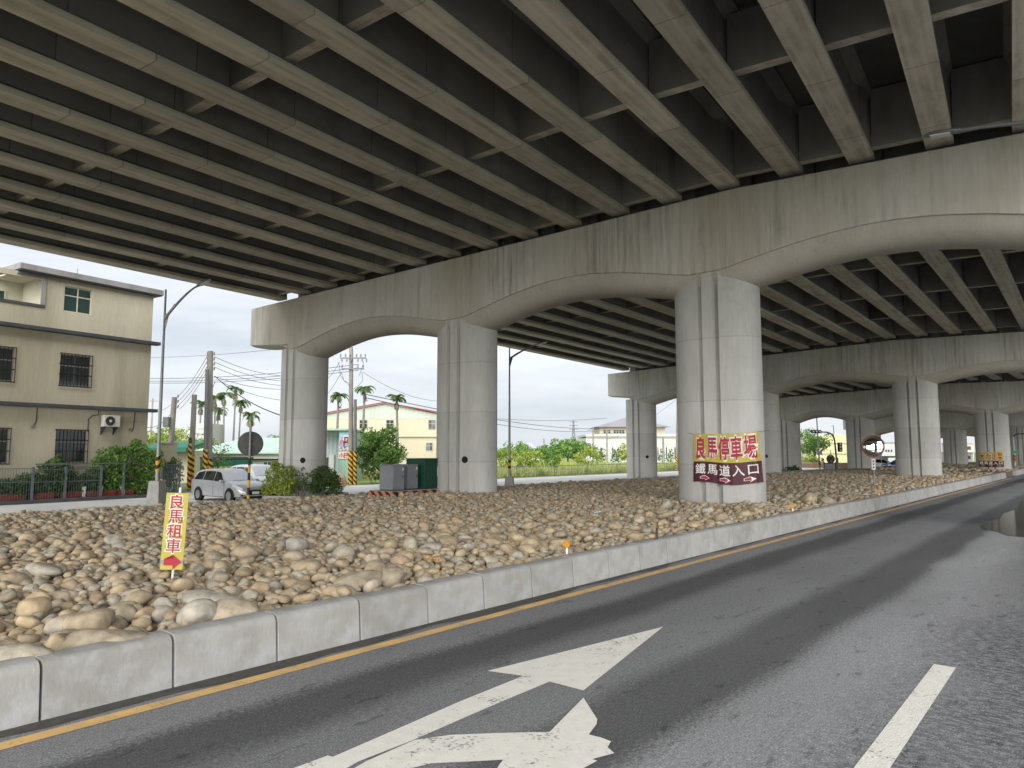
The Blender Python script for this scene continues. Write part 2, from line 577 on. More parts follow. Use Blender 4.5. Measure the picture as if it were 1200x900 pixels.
def worn(m, under, lo, hi):
    """specks and rubbed patches where the road shows through the paint"""
    n, l = m.node_tree.nodes, m.node_tree.links
    b = n['Principled BSDF']
    src = b.inputs['Base Color'].links[0].from_socket
    t = n.new('ShaderNodeTexCoord')
    f = []
    for sc, dt in ((34.0, 4), (2.6, 5)):
        q = n.new('ShaderNodeTexNoise'); q.inputs['Scale'].default_value = sc; q.inputs['Detail'].default_value = dt; q.inputs['Roughness'].default_value = 0.65
        l.new(t.outputs['Object'], q.inputs['Vector']); f.append(q.outputs['Fac'])
    ad = n.new('ShaderNodeMath'); ad.operation = 'ADD'; l.new(f[0], ad.inputs[0]); l.new(f[1], ad.inputs[1])
    r = n.new('ShaderNodeMapRange'); r.inputs['From Min'].default_value = lo; r.inputs['From Max'].default_value = hi; l.new(ad.outputs[0], r.inputs['Value'])
    x = n.new('ShaderNodeMix'); x.data_type = 'RGBA'
    l.new(r.outputs[0], x.inputs['Factor']); l.new(src, x.inputs['A']); x.inputs['B'].default_value = (*under, 1)
    l.new(x.outputs['Result'], b.inputs['Base Color'])


worn(M['white_paint'], (0.24, 0.245, 0.25), 1.12, 1.26)
worn(M['yellow_paint'], (0.20, 0.19, 0.17), 1.10, 1.26)
on_road('edge_line_marking', [(-60, 0.25), (-60, 0.40), (53.8, 0.40), (53.8, 0.25)], 0.004, M['yellow_paint'])
on_road('lane_line_marking', [(-10.2, 4.92), (-10.2, 5.10), (-6.1, 5.06), (-6.1, 4.88)], 0.004, M['white_paint'])
# damp grit strip at the foot of the kerb
M['damp_grit'] = mat('damp_grit', (0.055, 0.052, 0.046), (0.085, 0.08, 0.072), scale=9, rough=0.7, bump=0.4)
pts = [(x, 0.005) for x in np.arange(-16, 53, 0.5)]
back = [(x, max(0.03, 0.20 + 0.05 * math.sin(x * 1.7) + 0.05 * math.sin(x * 4.1) - 0.12 * max(0, min(1, (x + 6) / 5)))) for x in np.arange(-16, 53, 0.5)][::-1]
on_road('gutter_grit', (pts + back)[::-1], 0.003, M['damp_grit'], 'stuff')


def px_poly(pix):
    return [at(u, v, 0)[:2] for u, v in pix]


arrow_a = px_poly([(777.5, 734.6), (571, 786.7), (613, 792.5), (540, 822), (458, 858), (390, 887.5), (384, 886), (330, 906), (250, 945), (330, 945), (420, 893), (484, 868), (566, 832), (644, 799.2), (683.7, 809.6)])
sheet('straight_arrow_marking', arrow_a, 0.004, M['white_paint'])
arrow_b = px_poly([(683.7, 818.7), (644, 859), (590, 860), (527.5, 862.5), (486, 868.5), (430, 893), (348, 940), (420, 960), (470, 905), (505, 896), (548, 894), (590, 891.7), (586, 896), (575, 915), (640, 925), (700, 893), (694, 891), (720, 884), (712, 877), (716, 870), (704, 865.5), (690, 862), (699, 850), (700, 844)])
sheet('turn_arrow_marking', arrow_b, 0.008, M['white_paint'])

# puddle along the right lane
M['puddle'] = mat('puddle_water', (0.020, 0.022, 0.020), (0.035, 0.037, 0.034), scale=1.5, rough=0.09, spec=0.5, bump=0.05, bscale=1.2)
pud = [(9.4, 3.45), (8.4, 3.62), (7.9, 4.0), (7.1, 4.25), (6.8, 4.8), (6.2, 5.3), (6.4, 6.6), (5.8, 8.0), (7.0, 10.5), (12, 12), (22, 11), (34, 10), (40, 7), (36, 3.9), (29, 3.25), (22, 3.4), (17, 3.65), (14.6, 3.5), (12.2, 3.62), (11.0, 3.42), (10.1, 3.55)]
on_road('puddle', pud, 0.006, M['puddle'])

# ------------------------------------------------------------------ the stone bed inside the kerbs
def zbed(r):
    k = -r
    if k <= 14.5:
        return 0.30
    if k >= 26:
        return -0.42
    q = (k - 14.5) / 11.5
    return 0.30 - 0.72 * q


M['bed_soil'] = mat('bed_soil', (0.17, 0.14, 0.10), (0.25, 0.21, 0.15), scale=3, rough=0.95, bump=0.4)
mb = MB()
prof = [-0.28, -14.5, -18, -22, -26.0]
for a_, b_ in ((-30, 54.0), (62.0, 150)):
    vs = [(s, -r, zbed(r)) for s in (a_, b_) for r in prof]
    n = len(prof)
    mb.add(vs, [(i, n + i, n + i + 1, i + 1) for i in range(n - 1)])
    for e_ in (0, n):
        mb.add([vs[e_ + i] for i in range(n)] + [(vs[e_][0], 26.0, -0.44), (vs[e_][0], 0.28, -0.44)], [tuple(range(n + 2))])
o = tag(mb.build('stone_bed_ground', M['bed_soil']), kind='structure')
o.location = (O2[0], O2[1], 0)
o.rotation_euler = (0, 0, PI / 2 - AZ)


def ico(sub):
    bm = bmesh.new()
    bmesh.ops.create_icosphere(bm, subdivisions=sub, radius=1.0)
    v = np.array([p.co[:] for p in bm.verts])
    f = np.array([[q.index for q in g.verts] for g in bm.faces])
    bm.free()
    return v, f


ICO = {k: ico(k) for k in (1, 2, 3)}


def stone_shape(sub, seed):
    """a water-worn cobble: a sphere pushed about by a few broad lobes"""
    g = np.random.default_rng(seed)
    v, f = ICO[sub]
    v = v.copy()
    rad = np.ones(len(v))
    for _ in range(10):
        d = g.normal(size=3); d /= np.linalg.norm(d)
        k = v @ d
        rad += g.uniform(-0.10, 0.13) * np.clip(k, 0, 1) ** 2
    for _ in range(5):                                   # flattened facets
        d = g.normal(size=3); d /= np.linalg.norm(d)
        lim = g.uniform(0.60, 0.88)
        k = (v @ d) * rad
        over = np.clip(k - lim, 0, None)
        v = v - 0.75 * over[:, None] * d[None] / rad[:, None]
    return v * rad[:, None], f


STONES = {s: [stone_shape(s, 100 + i) for i in range(14)] for s in (1, 2, 3)}


def stone_material(single=False):
    m = bpy.data.materials.new('river_stone')
    m.use_nodes = True
    n, l = m.node_tree.nodes, m.node_tree.links
    b = n['Principled BSDF']
    b.inputs['Roughness'].default_value = 0.85
    b.inputs['Specular IOR Level'].default_value = 0.25
    oi = n.new('ShaderNodeObjectInfo')
    at_ = n.new('ShaderNodeAttribute'); at_.attribute_name = 'tone'
    ad = n.new('ShaderNodeMath'); ad.operation = 'ADD'
    if not single: l.new(oi.outputs['Random'], ad.inputs[0])
    else: ad.inputs[0].default_value = 0.0
    l.new(at_.outputs['Fac'], ad.inputs[1])
    fr = n.new('ShaderNodeMath'); fr.operation = 'FRACT'; l.new(ad.outputs[0], fr.inputs[0])
    r = n.new('ShaderNodeValToRGB')
    stops = [(0.0, (0.38, 0.305, 0.205)), (0.15, (0.47, 0.38, 0.255)), (0.30, (0.41, 0.345, 0.25)), (0.42, (0.52, 0.415, 0.27)), (0.55, (0.36, 0.315, 0.24)),
             (0.66, (0.46, 0.39, 0.28)), (0.76, (0.42, 0.40, 0.35)), (0.88, (0.46, 0.42, 0.34)), (0.95, (0.46, 0.345, 0.23)), (1.0, (0.36, 0.34, 0.30))]
    el = r.color_ramp.elements
    el[0].position, el[0].color = stops[0][0], (*stops[0][1], 1)
    el[1].position, el[1].color = stops[-1][0], (*stops[-1][1], 1)
    for p, c in stops[1:-1]:
        q = el.new(p); q.color = (*c, 1)
    l.new(fr.outputs[0], r.inputs[0])
    t = n.new('ShaderNodeTexCoord')
    nz_ = n.new('ShaderNodeTexNoise'); nz_.inputs['Scale'].default_value = 9; nz_.inputs['Detail'].default_value = 6
    ge = n.new('ShaderNodeNewGeometry')
    l.new(ge.outputs['Position'], nz_.inputs['Vector'])
    r2 = n.new('ShaderNodeValToRGB')
    r2.color_ramp.elements[0].position, r2.color_ramp.elements[0].color = 0.32, (0.66, 0.65, 0.64, 1)
    r2.color_ramp.elements[1].position, r2.color_ramp.elements[1].color = 0.68, (1.14, 1.13, 1.10, 1)
    l.new(nz_.outputs['Fac'], r2.inputs[0])
    x = n.new('ShaderNodeMix'); x.data_type = 'RGBA'; x.blend_type = 'MULTIPLY'; x.inputs['Factor'].default_value = 1
    l.new(r.outputs[0], x.inputs['A']); l.new(r2.outputs[0], x.inputs['B'])
    l.new(x.outputs['Result'], b.inputs['Base Color'])
    nb = n.new('ShaderNodeTexNoise'); nb.inputs['Scale'].default_value = 22; nb.inputs['Detail'].default_value = 7; nb.inputs['Roughness'].default_value = 0.65
    l.new(ge.outputs['Position'], nb.inputs['Vector'])
    bp_ = n.new('ShaderNodeBump'); bp_.inputs['Strength'].default_value = 0.55; bp_.inputs['Distance'].default_value = 0.02
    l.new(nb.outputs['Fac'], bp_.inputs['Height']); l.new(bp_.outputs[0], b.inputs['Normal'])
    return m


M['stone'] = stone_material()
M['stone_big'] = stone_material(True)


def stone_field():
    g = np.random.default_rng(21)
    S, Rr, L, lay = [], [], [], []

    def layer(s0, s1, r0, r1, cell, med, sig, layer_i, keep=1.0):
        ns, nr = int((s1 - s0) / cell), int((r1 - r0) / cell)
        a, b = np.meshgrid(np.arange(ns), np.arange(nr), indexing='ij')
        s = s0 + (a.ravel() + 0.5 + 0.5 * (b.ravel() % 2) + g.uniform(-.42, .42, ns * nr)) * cell
        r = r0 + (b.ravel() + 0.5 + g.uniform(-.42, .42, ns * nr)) * cell
        k = g.uniform(size=ns * nr) < keep
        s, r = s[k], r[k]
        S.append(s); Rr.append(r); L.append(np.exp(g.normal(math.log(med), sig, len(s)))); lay.append(np.full(len(s), layer_i))
    # near half: every stone modelled; further the same sizes, a little sparser underneath
    layer(-15, 14, -16, -0.36, 0.138, 0.072, 0.26, 0)
    layer(-15, 14, -16, -0.42, 0.195, 0.085, 0.28, 1, 0.80)
    layer(-15, 14, -16, -4.5, 0.70, 0.115, 0.30, 2, 0.25)
    layer(-15, 14, -4.5, -0.50, 0.55, 0.140, 0.30, 2, 0.42)
    layer(14, 54, -15, -0.40, 0.195, 0.093, 0.25, 0)
    layer(14, 54, -15, -0.46, 0.34, 0.115, 0.28, 1, 0.8)
    layer(-6, 54, -26, -16, 0.27, 0.115, 0.24, 0)
    layer(-6, 54, -26, -16, 0.55, 0.140, 0.25, 1, 0.6)
    layer(62.3, 100, -12, -0.4, 0.50, 0.19, 0.22, 0)
    s, r, a, ly = (np.concatenate(q) for q in (S, Rr, L, lay))
    a = np.clip(a, 0.05, 0.33)
    x = O2[0] + DV[0] * s + RV[0] * r
    y = O2[1] + DV[1] * s + RV[1] * r
    yc = y
    u = 600 + FPX * x / np.maximum(yc, 0.5)
    keep = (yc > 3.0) & (u > -130) & (u < 1330)
    for cx, cy, cr in PIER_FEET:
        keep &= (x - cx) ** 2 + (y - cy) ** 2 > cr * cr
    s, r, a, ly, x, y = (q[keep] for q in (s, r, a, ly, x, y))
    z = np.array([zbed(q) for q in r]) + ly * 0.042 + g.uniform(-0.015, 0.022, len(s)) + 0.018 * np.sin(x * 1.1) * np.sin(y * 0.9)
    z -= np.clip(0.9 + r, 0, 0.6) * 0.10             # a little lower beside the kerb
    asp_b = g.uniform(0.60, 0.95, len(s)); asp_c = g.uniform(0.42, 0.70, len(s))
    yaw = g.uniform(0, 2 * PI, len(s)); t1 = g.normal(0, 0.26, len(s)); t2 = g.normal(0, 0.22, len(s))
    z = z + a * asp_c * 0.45
    tone = g.uniform(0, 1, len(s))
    shape = g.integers(0, 14, len(s))
    return x, y, z, a, asp_b, asp_c, yaw, t1, t2, tone, shape, ly


def rot_mats(yaw, t1, t2):
    c, s = np.cos(yaw), np.sin(yaw)
    z0, o1 = np.zeros_like(c), np.ones_like(c)
    Rz = np.stack([np.stack([c, -s, z0], -1), np.stack([s, c, z0], -1), np.stack([z0, z0, o1], -1)], -2)
    c, s = np.cos(t1), np.sin(t1)
    Rx = np.stack([np.stack([o1, z0, z0], -1), np.stack([z0, c, -s], -1), np.stack([z0, s, c], -1)], -2)
    c, s = np.cos(t2), np.sin(t2)
    Ry = np.stack([np.stack([c, z0, s], -1), np.stack([z0, o1, z0], -1), np.stack([-s, z0, c], -1)], -2)
    return Rz @ Rx @ Ry


def big_mesh(name, verts, faces, tone, m):
    me = bpy.data.meshes.new(name)
    me.vertices.add(len(verts)); me.vertices.foreach_set('co', verts.astype(np.float32).ravel())
    k = faces.shape[1]
    me.loops.add(faces.size); me.loops.foreach_set('vertex_index', faces.astype(np.int32).ravel())
    me.polygons.add(len(faces))
    me.polygons.foreach_set('loop_start', np.arange(0, faces.size, k, dtype=np.int32))
    me.polygons.foreach_set('loop_total', np.full(len(faces), k, dtype=np.int32))
    me.polygons.foreach_set('use_smooth', np.ones(len(faces), dtype=bool))
    if tone is not None:
        at_ = me.attributes.new('tone', 'FLOAT', 'POINT')
        at_.data.foreach_set('value', tone.astype(np.float32))
    me.materials.append(m)
    me.update(calc_edges=True)
    return me


def build_stones():
    x, y, z, a, ab, ac, yaw, t1, t2, tone, shape, ly = stone_field()
    dist = np.hypot(x, y)
    u = 600 + FPX * x / y
    v = 450 + FPX * (CAMZ - z) / y + 80
    vis = (u > 15) & (u < 1185) & (v < 880) & (ly >= 1)
    score = np.where(vis, a / dist * (1 + 0.25 * ly), 0)
    pick = np.argsort(-score)[:285]
    single = np.zeros(len(x), bool); single[pick] = True
    RM = rot_mats(yaw, t1, t2)
    data = []
    for i, (vv, ff) in enumerate(STONES[3]):
        data.append(big_mesh('river_stone', vv, ff, None, M['stone']))
    for i in pick:
        big_ = a[i] > 0.30
        o = link('river_stone', data[shape[i]])
        mtx = Matrix([list(RM[i][k] * np.array([a[i], a[i] * ab[i], a[i] * ac[i]])) + [0] for k in range(3)] + [[0, 0, 0, 1]])
        mtx.translation = (x[i], y[i], z[i])
        o.matrix_world = mtx
        tag(o, 'rounded tan river stone lying among the loose stones behind the kerb', 'stone', 'river stones in the stone bed')
    rest = ~single
    V, F, T = [], [], []
    off = 0
    for lod, sel in ((3, rest & (dist < 8.5)), (2, rest & (dist >= 8.5) & (dist < 19)), (1, rest & (dist >= 19))):
        for k in range(14):
            idx = np.nonzero(sel & (shape == k))[0]
            if not len(idx): continue
            vv, ff = STONES[lod][k]
            sc = np.stack([a[idx], a[idx] * ab[idx], a[idx] * ac[idx]], -1)
            P = np.einsum('nij,nvj->nvi', RM[idx], vv[None] * sc[:, None, :]) + np.stack([x[idx], y[idx], z[idx]], -1)[:, None, :]
            V.append(P.reshape(-1, 3))
            F.append((ff[None] + (off + np.arange(len(idx)) * len(vv))[:, None, None]).reshape(-1, 3))
            T.append(np.repeat(tone[idx], len(vv)))
            off += len(idx) * len(vv)
    o = link('river_stones', big_mesh('river_stones', np.concatenate(V), np.concatenate(F), np.concatenate(T), M['stone']))
    tag(o, kind='stuff')
    print('stones', len(x), 'faces', sum(len(q) for q in F))


# ------------------------------------------------------------------ the viaduct
A_, B_ = 1.407, 0.879                       # half width of a column across and along the bridge
PIERS = [
    dict(P=(-12.40, -4.00), phi=R_(32.4), cols=[-11, 0, 11], t0=-25.5, t1=14.5, ztop=lambda t: 10.62 - 0.029 * abs(t - 1)),
    dict(P=(6.911, 24.0), phi=0.64165, cols=[-22.06, -11.03, 0, 11.03], t0=-25.55, t1=14.5, ztop=lambda t: 10.50 - 0.029 * abs(t - 1)),
    dict(P=(28.218, 50.356), phi=0.71881, cols=[-22.06, -11.03, 0, 11.03], t0=-23.75 - 1.2, t1=14.5, ztop=lambda t: 9.86 - 0.0285 * abs(t + 1)),
    dict(P=(37.4, 77.6), phi=R_(45), cols=[-8, 0, 12, 23], t0=-11.0, t1=26.5, ztop=lambda t: 8.74 - 0.028 * abs(t - 9)),
    dict(P=(60.0, 98.0), phi=R_(48), cols=[-11, 0, 7.6, 19], t0=-14.5, t1=22.5, ztop=lambda t: 8.0 - 0.028 * abs(t - 5)),
    dict(P=(83.0, 119.0), phi=R_(51), cols=[-14, -3, 8], t0=-17.5, t1=12, ztop=lambda t: 7.5 - 0.02 * abs(t)),
]
PIER_FEET = [(-4.2, 30.3, 1.75), (-4.9, 28.9, 1.2), (-4.36, 9.28, 0.17), (-4.30, 9.05, 0.2), (-4.25, 8.75, 0.16)]
for p in PIERS:
    c_ = np.array([math.cos(p['phi']), -math.sin(p['phi'])])
    for t in p['cols']:
        q = np.array(p['P']) + c_ * t
        PIER_FEET.append((q[0], q[1], 1.15))


def column_outline(k=1.0):
    """rounded oblong with two half-round grooves down each long face"""
    pts = []
    n_ = 2.5
    ts = np.linspace(0, 2 * PI, 73)[:-1]
    for t in ts:
        ct, st = math.cos(t), math.sin(t)
        xx = A_ * k * math.copysign(abs(ct) ** (2 / n_), ct)
        yy = B_ * k * math.copysign(abs(st) ** (2 / n_), st)
        if abs(xx) < 0.46 and abs(st) > 0.5:
            continue
        pts.append((xx, yy))
    # ccw: the back face (+y) comes between angles 0 and pi
    def face(sgn):
        q = []
        for gx in (0.28, -0.28):
            for j in range(7):
                a = PI * j / 6
                q.append((gx + 0.10 * math.copysign(abs(math.cos(a)) ** 0.7, math.cos(a)), B_ * k * 0.998 - 0.14 * math.sin(a) ** 0.8))
        return [(x_ * sgn, y_ * sgn) for x_, y_ in q]
    right = [p for p in pts if p[0] >= 0.46]
    left = [p for p in pts if p[0] <= -0.46]
    right.sort(key=lambda p: p[1])
    left.sort(key=lambda p: -p[1])
    return right + face(1) + left + face(-1)


OUT = column_outline()


def pier_depths(p, t):
    """height of the front face below its top, and how far the rounded soffit hangs below that"""
    cols = p['cols']
    d_end, d_mid, d_col, e_mid = 2.0, 1.80, 2.58, 0.72
    lo = [c for c in cols if c <= t]
    hi = [c for c in cols if c > t]
    if lo and hi:
        a, b = lo[-1], hi[0]
        h = (b - a) / 2
        u = min(t - a, b - t)
        k = max(0.0, min(1.0, (u - 0.55) / (h - 0.55)))
        return d_col - (d_col - d_mid) * math.sin(k * PI / 2) ** 1.1, e_mid
    edge = abs(t - (p['t1'] if lo else p['t0']))
    c = cols[-1] if lo else cols[0]
    span = abs((p['t1'] if lo else p['t0']) - c)
    k = max(0.0, min(1.0, (span - edge - 0.6) / (span - 0.6)))
    d0 = 2.30 if not lo else d_col
    return d0 - (d0 - d_end) * k, 0.10 if edge < span - 0.9 else 0.10 + (0.62) * (edge - span + 0.9) / 0.9


def build_pier(p, i, label):
    root = thing('bridge_pier', (p['P'][0], p['P'][1], -0.45), label, 'bridge pier', 'viaduct piers', rz=-p['phi'])
    z0 = -0.45
    # cap: local x = across the bridge, local y = along it
    ts = sorted(set([p['t0'], p['t1']] + list(np.arange(p['t0'], p['t1'], 0.3)) + [c + d for c in p['cols'] for d in (-0.55, -0.3, 0, .3, .55)]))
    ts = [t for j, t in enumerate(ts) if j == 0 or t - ts[j - 1] > 0.02]
    face, soff = MB(), MB()
    W = 0.955
    prof = []
    for t in ts:
        d, e_ = pier_depths(p, t)
        prof.append((t, p['ztop'](t) - z0, p['ztop'](t) - d - z0, e_))
    n = len(prof)
    # the flat-sided upper beam
    vs = []
    for t, zt, zc, e_ in prof:
        vs += [(t, -W, zc), (t, -W, zt), (t, W, zt), (t, W, zc)]
    fs = []
    for j in range(n - 1):
        a, b = 4 * j, 4 * j + 4
        for k in range(4):
            k2 = (k + 1) % 4
            fs.append((a + k, b + k, b + k2, a + k2))
    fs += [(0, 1, 2, 3), (4 * n - 1, 4 * n - 2, 4 * n - 3, 4 * n - 4)]
    face.add(vs, fs)
    face.build('cap_beam', M['cap'], root, bevel=0.03)
    # the rounded belly below it
    K = 13
    vs, fs = [], []
    for t, zt, zc, e_ in prof:
        for k in range(K):
            a = PI * k / (K - 1)
            ca, sa = math.cos(a), math.sin(a)
            vs.append((t, -0.875 * math.copysign(abs(ca) ** 0.85, ca), zc + 0.01 - e_ * sa ** 0.9))
    for j in range(n - 1):
        for k in range(K - 1):
            a = j * K + k
            fs.append((a, a + 1, a + K + 1, a + K))
    fs += [tuple(range(K)), tuple((n - 1) * K + k for k in range(K - 1, -1, -1))]
    soff.add(vs, fs)
    soff.build('rounded_soffit', M['soffit'], root, smooth=40)
    for t in p['cols']:
        cm = MB()
        zt = p['ztop'](t) - pier_depths(p, t)[0] - z0 + 0.06
        cm.prism(OUT, -0.3, zt)
        o = cm.build('column', M['column'], root, smooth=35)
        o.location = (t, 0, 0)
        if i in (1, 2) and t < -5 and t > -23:
            h = MB()
            hx = 0.98 if t < -15 else 0.62
            fy = lambda q: -B_ * (1 - (q / A_) ** 2.5) ** (1 / 2.5)
            yy = fy(hx)
            ang = math.atan2(fy(hx + 0.02) - fy(hx - 0.02), 0.04)
            h.lathe([(0.0, 0.012), (0.10, 0.012), (0.125, 0.02), (0.14, 0.012), (0.14, -0.05)], M=Matrix.Translation((hx, yy, 2.15 if t > -15 else 2.05)) @ Matrix.Rotation(ang, 4, 'Z') @ Matrix.Rotation(PI / 2, 4, 'X'), n=20)
            h.build('drain_hole', M['black_hole'], o)
    return root


M['black_hole'] = mat('drain_hole_black', (0.012, 0.012, 0.012), rough=0.9)
PL = ['bridge pier behind the camera that carries the near end of the girders',
      'nearest bridge pier, its long cap beam crossing the view above the yellow parking banner',
      'second bridge pier, framed below the arches of the nearest pier',
      'third bridge pier, with the small yellow and black banner on its column',
      'fourth bridge pier, seen in the gap behind the third pier',
      'farthest bridge pier, low at the far end of the viaduct']
for i, p in enumerate(PIERS):
    if i in (1, 2, 3, 4, 5):
        build_pier(p, i, PL[i])


def pier_point(p, t, z=None):
    c_ = (math.cos(p['phi']), -math.sin(p['phi']))
    return Vector((p['P'][0] + c_[0] * t, p['P'][1] + c_[1] * t, p['ztop'](t) if z is None else z))


def girder_mesh():
    """precast I girder, one unit long, bottom flange at z = 0, thick web at both ends"""
    H = 1.95
    def sec(web):
        h = [(0.34, 0.0), (0.34, 0.15), (web, 0.30 if web < 0.3 else 0.17), (web, H - 0.28), (0.42, H - 0.14), (0.42, H)]
        return [(y, z) for y, z in h] + [(-y, z) for y, z in h[::-1]]
    st = [(0.0, 0.33), (0.035, 0.33), (0.055, 0.105), (0.945, 0.105), (0.965, 0.33), (1.0, 0.33)]
    mb = MB()
    n = 12
    for x, w in st:
        mb.v += [(x, y, z) for y, z in sec(w)]
    for j in range(len(st) - 1):
        for k in range(n):
            k2 = (k + 1) % n
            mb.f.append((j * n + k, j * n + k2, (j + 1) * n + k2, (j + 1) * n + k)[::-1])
            mb.m.append(1 if k in (1, 2, 3, 4, 6, 7, 8, 9) else 0)  # faces above the flange edge get the shade-darkened colour
    mb.f.append(tuple(range(n)))
    mb.f.append(tuple(range((len(st) - 1) * n, len(st) * n))[::-1])
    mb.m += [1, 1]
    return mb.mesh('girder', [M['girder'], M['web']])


GM = girder_mesh()
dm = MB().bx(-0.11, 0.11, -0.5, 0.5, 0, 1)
dm.m = [0, 1, 1, 1, 1, 1]  # pale underside; the other faces have shade put into their colour
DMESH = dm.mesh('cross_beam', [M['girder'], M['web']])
GT = {1: [0.75 + 2.0 * k for k in range(-12, 7)]}
GT[0] = GT[1]; GT[2] = GT[1]
GT[3] = list(np.linspace(-10.3, 24.5, 19))
GT[4] = list(np.linspace(-13.3, 21.5, 19))
GT[5] = list(np.linspace(-16.8, 11, 19))
LIFT = 0.16


def build_span(i, label, beams=True):
    p, q = PIERS[i], PIERS[i + 1]
    mid = (pier_point(p, 0) + pier_point(q, 0)) / 2
    root = thing('bridge_deck', (mid.x, mid.y, 9.0), label, 'bridge deck', 'viaduct deck spans')
    ends = []
    for a, b in zip(GT[i], GT[i + 1]):
        P, Q = pier_point(p, a), pier_point(q, b)
        P.z += LIFT; Q.z += LIFT
        d = (Q - P)
        L = d.length
        d.normalize()
        P2, Q2 = P + d * 0.55, Q - d * 0.55
        if i == 0:
            Q2 = Q - d * 0.62
        ends.append((P2, Q2))
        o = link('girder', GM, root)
        X = d
        Y = Vector((0, 0, 1)).cross(X).normalized()
        Z = X.cross(Y)
        m = Matrix((X * (Q2 - P2).length, Y, Z)).transposed().to_4x4()
        m.translation = P2 - root.location
        o.matrix_local = m
    if beams:
        for f in (0.0125, 0.2, 0.4, 0.6, 0.8, 0.9875):
            endb = f < 0.1 or f > 0.9
            for (a0, a1), (b0, b1) in zip(ends[:-1], ends[1:]):
                A1, B1 = a0.lerp(a1, f), b0.lerp(b1, f)
                mid_ = (A1 + B1) / 2
                d = B1 - A1
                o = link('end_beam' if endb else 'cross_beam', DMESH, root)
                Y = Vector((d.x, d.y, d.z)).normalized()
                X = Y.cross(Vector((0, 0, 1))).normalized()
                Z = X.cross(Y)
                z0 = 0.18 if endb else 0.30
                gap = 0.68 if endb else 0.24
                m = Matrix((X * (1.3 if endb else 1.35), Y * (d.length - gap), Z * (1.9 - z0 if endb else 1.42))).transposed().to_4x4()
                m.translation = mid_ + Z * z0 - root.location
                o.matrix_local = m
    # slab, its edge overhang and the parapets
    sm = MB()
    H = 1.95
    nseg = len(ends)
    row = []
    for k, (P, Q) in enumerate(ends):
        row.append((P, Q))
    dl = (row[0][0] - row[1][0]).normalized()
    dr = (row[-1][0] - row[-2][0]).normalized()
    first = (row[0][0] + dl * 1.25, row[0][1] + dl * 1.25)
    last = (row[-1][0] + dr * 1.5, row[-1][1] + dr * 1.5)
    row = [first] + row + [last]
    vs = []
    for P, Q in row:
        d = (Q - P).normalized() * 0.55
        for pt in (P - d, Q + d):
            vs += [(pt.x, pt.y, pt.z + H + 0.002), (pt.x, pt.y, pt.z + H + 0.26)]
    fs = []
    for k in range(len(row) - 1):
        a, b = 4 * k, 4 * k + 4
        fs += [(a, b, b + 2, a + 2), (a + 1, a + 3, b + 3, b + 1), (a, a + 1, b + 1, b), (a + 2, b + 2, b + 3, a + 3)]
    fs += [(0, 2, 3, 1)]
    e_ = 4 * (len(row) - 1)
    fs += [(e_, e_ + 1, e_ + 3, e_ + 2)]
    sm.add(vs, fs)
    sm.build('slab', M['slab'], root, world=True)
    for (P, Q), sgn in ((first, dl), (last, dr)):
        pm = MB()
        d = (Q - P).normalized() * 0.55
        P, Q = P - d, Q + d
        w = sgn * 0.25
        z0_, z1_ = H - 0.12, H + 1.05
        c4 = []
        for pt in (P, Q):
            for off in (sgn * 0.004, w):
                for z in (z0_, z1_):
                    c4.append((pt.x + off.x, pt.y + off.y, pt.z + z))
        pm.add(c4, [(0, 1, 3, 2), (4, 6, 7, 5), (0, 2, 6, 4), (1, 5, 7, 3), (0, 4, 5, 1), (2, 3, 7, 6)])
        pm.build('parapet', M['soffit'], root, world=True)
    return root


SL = ['nearest viaduct deck span, its girders overhead running toward the nearest pier',
      'second viaduct deck span, seen below the nearest cap beam',
      'third viaduct deck span, a dark strip of girder ends above the second cap beam',
      'fourth viaduct deck span behind the third pier',
      'farthest viaduct deck span beyond the fourth pier']
for i in range(5):
    build_span(i, SL[i], beams=(i < 2))
build_stones()
BIG = [(241, 702, 0.34, 0.62, 0.36, 20, 0.80, 'broad flat grey stone lying just below the upright yellow sign'),
       (272, 716, 0.27, 0.70, 0.50, -10, 0.90, 'long grey stone against the kerb right of the broad flat one'),
       (233, 720, 0.20, 0.85, 0.75, 30, 0.78, 'grey boulder touching the kerb below the broad flat stone'),
       (130, 748, 0.34, 0.55, 0.34, 0, 0.56, 'long low stone half sunk by the kerb at the lower left'),
       (22, 768, 0.24, 0.7, 0.45, 15, 0.86, 'pale flat stone by the kerb at the left edge of the photograph'),
       (458, 676, 0.19, 0.85, 0.80, 0, 0.55, 'upright brown boulder standing against the kerb near the middle'),
       (422, 680, 0.33, 0.60, 0.42, 35, 0.56, 'long sloping brown stone beside the upright boulder near the kerb'),
       (52, 668, 0.27, 0.6, 0.42, -15, 0.80, 'flat grey stone lying left of the upright yellow sign'),
       (505, 642, 0.24, 0.65, 0.45, 10, 0.78, 'flat grey stone among small cobbles in the middle of the bed'),
       (352, 664, 0.22, 0.7, 0.5, -30, 0.20, 'large rounded tan stone right of the upright yellow sign')]
for k, (u, v, a_, kb, kc, yw, tone_, lb) in enumerate(BIG):
    vv, ff = stone_shape(3, 900 + k)
    x, y, z = at(u, v, 0.42)
    me = big_mesh('river_stone', vv * np.array([a_, a_ * kb, a_ * kc]), ff, np.full(len(vv), tone_), M['stone_big'])
    o = link('river_stone', me)
    o.location = (x, y, 0.40)
    o.rotation_euler = (R_(6) * math.sin(k * 2.3), R_(6) * math.cos(k * 1.7), R_(yw))
    tag(o, lb, 'stone', 'large stones near the kerb')

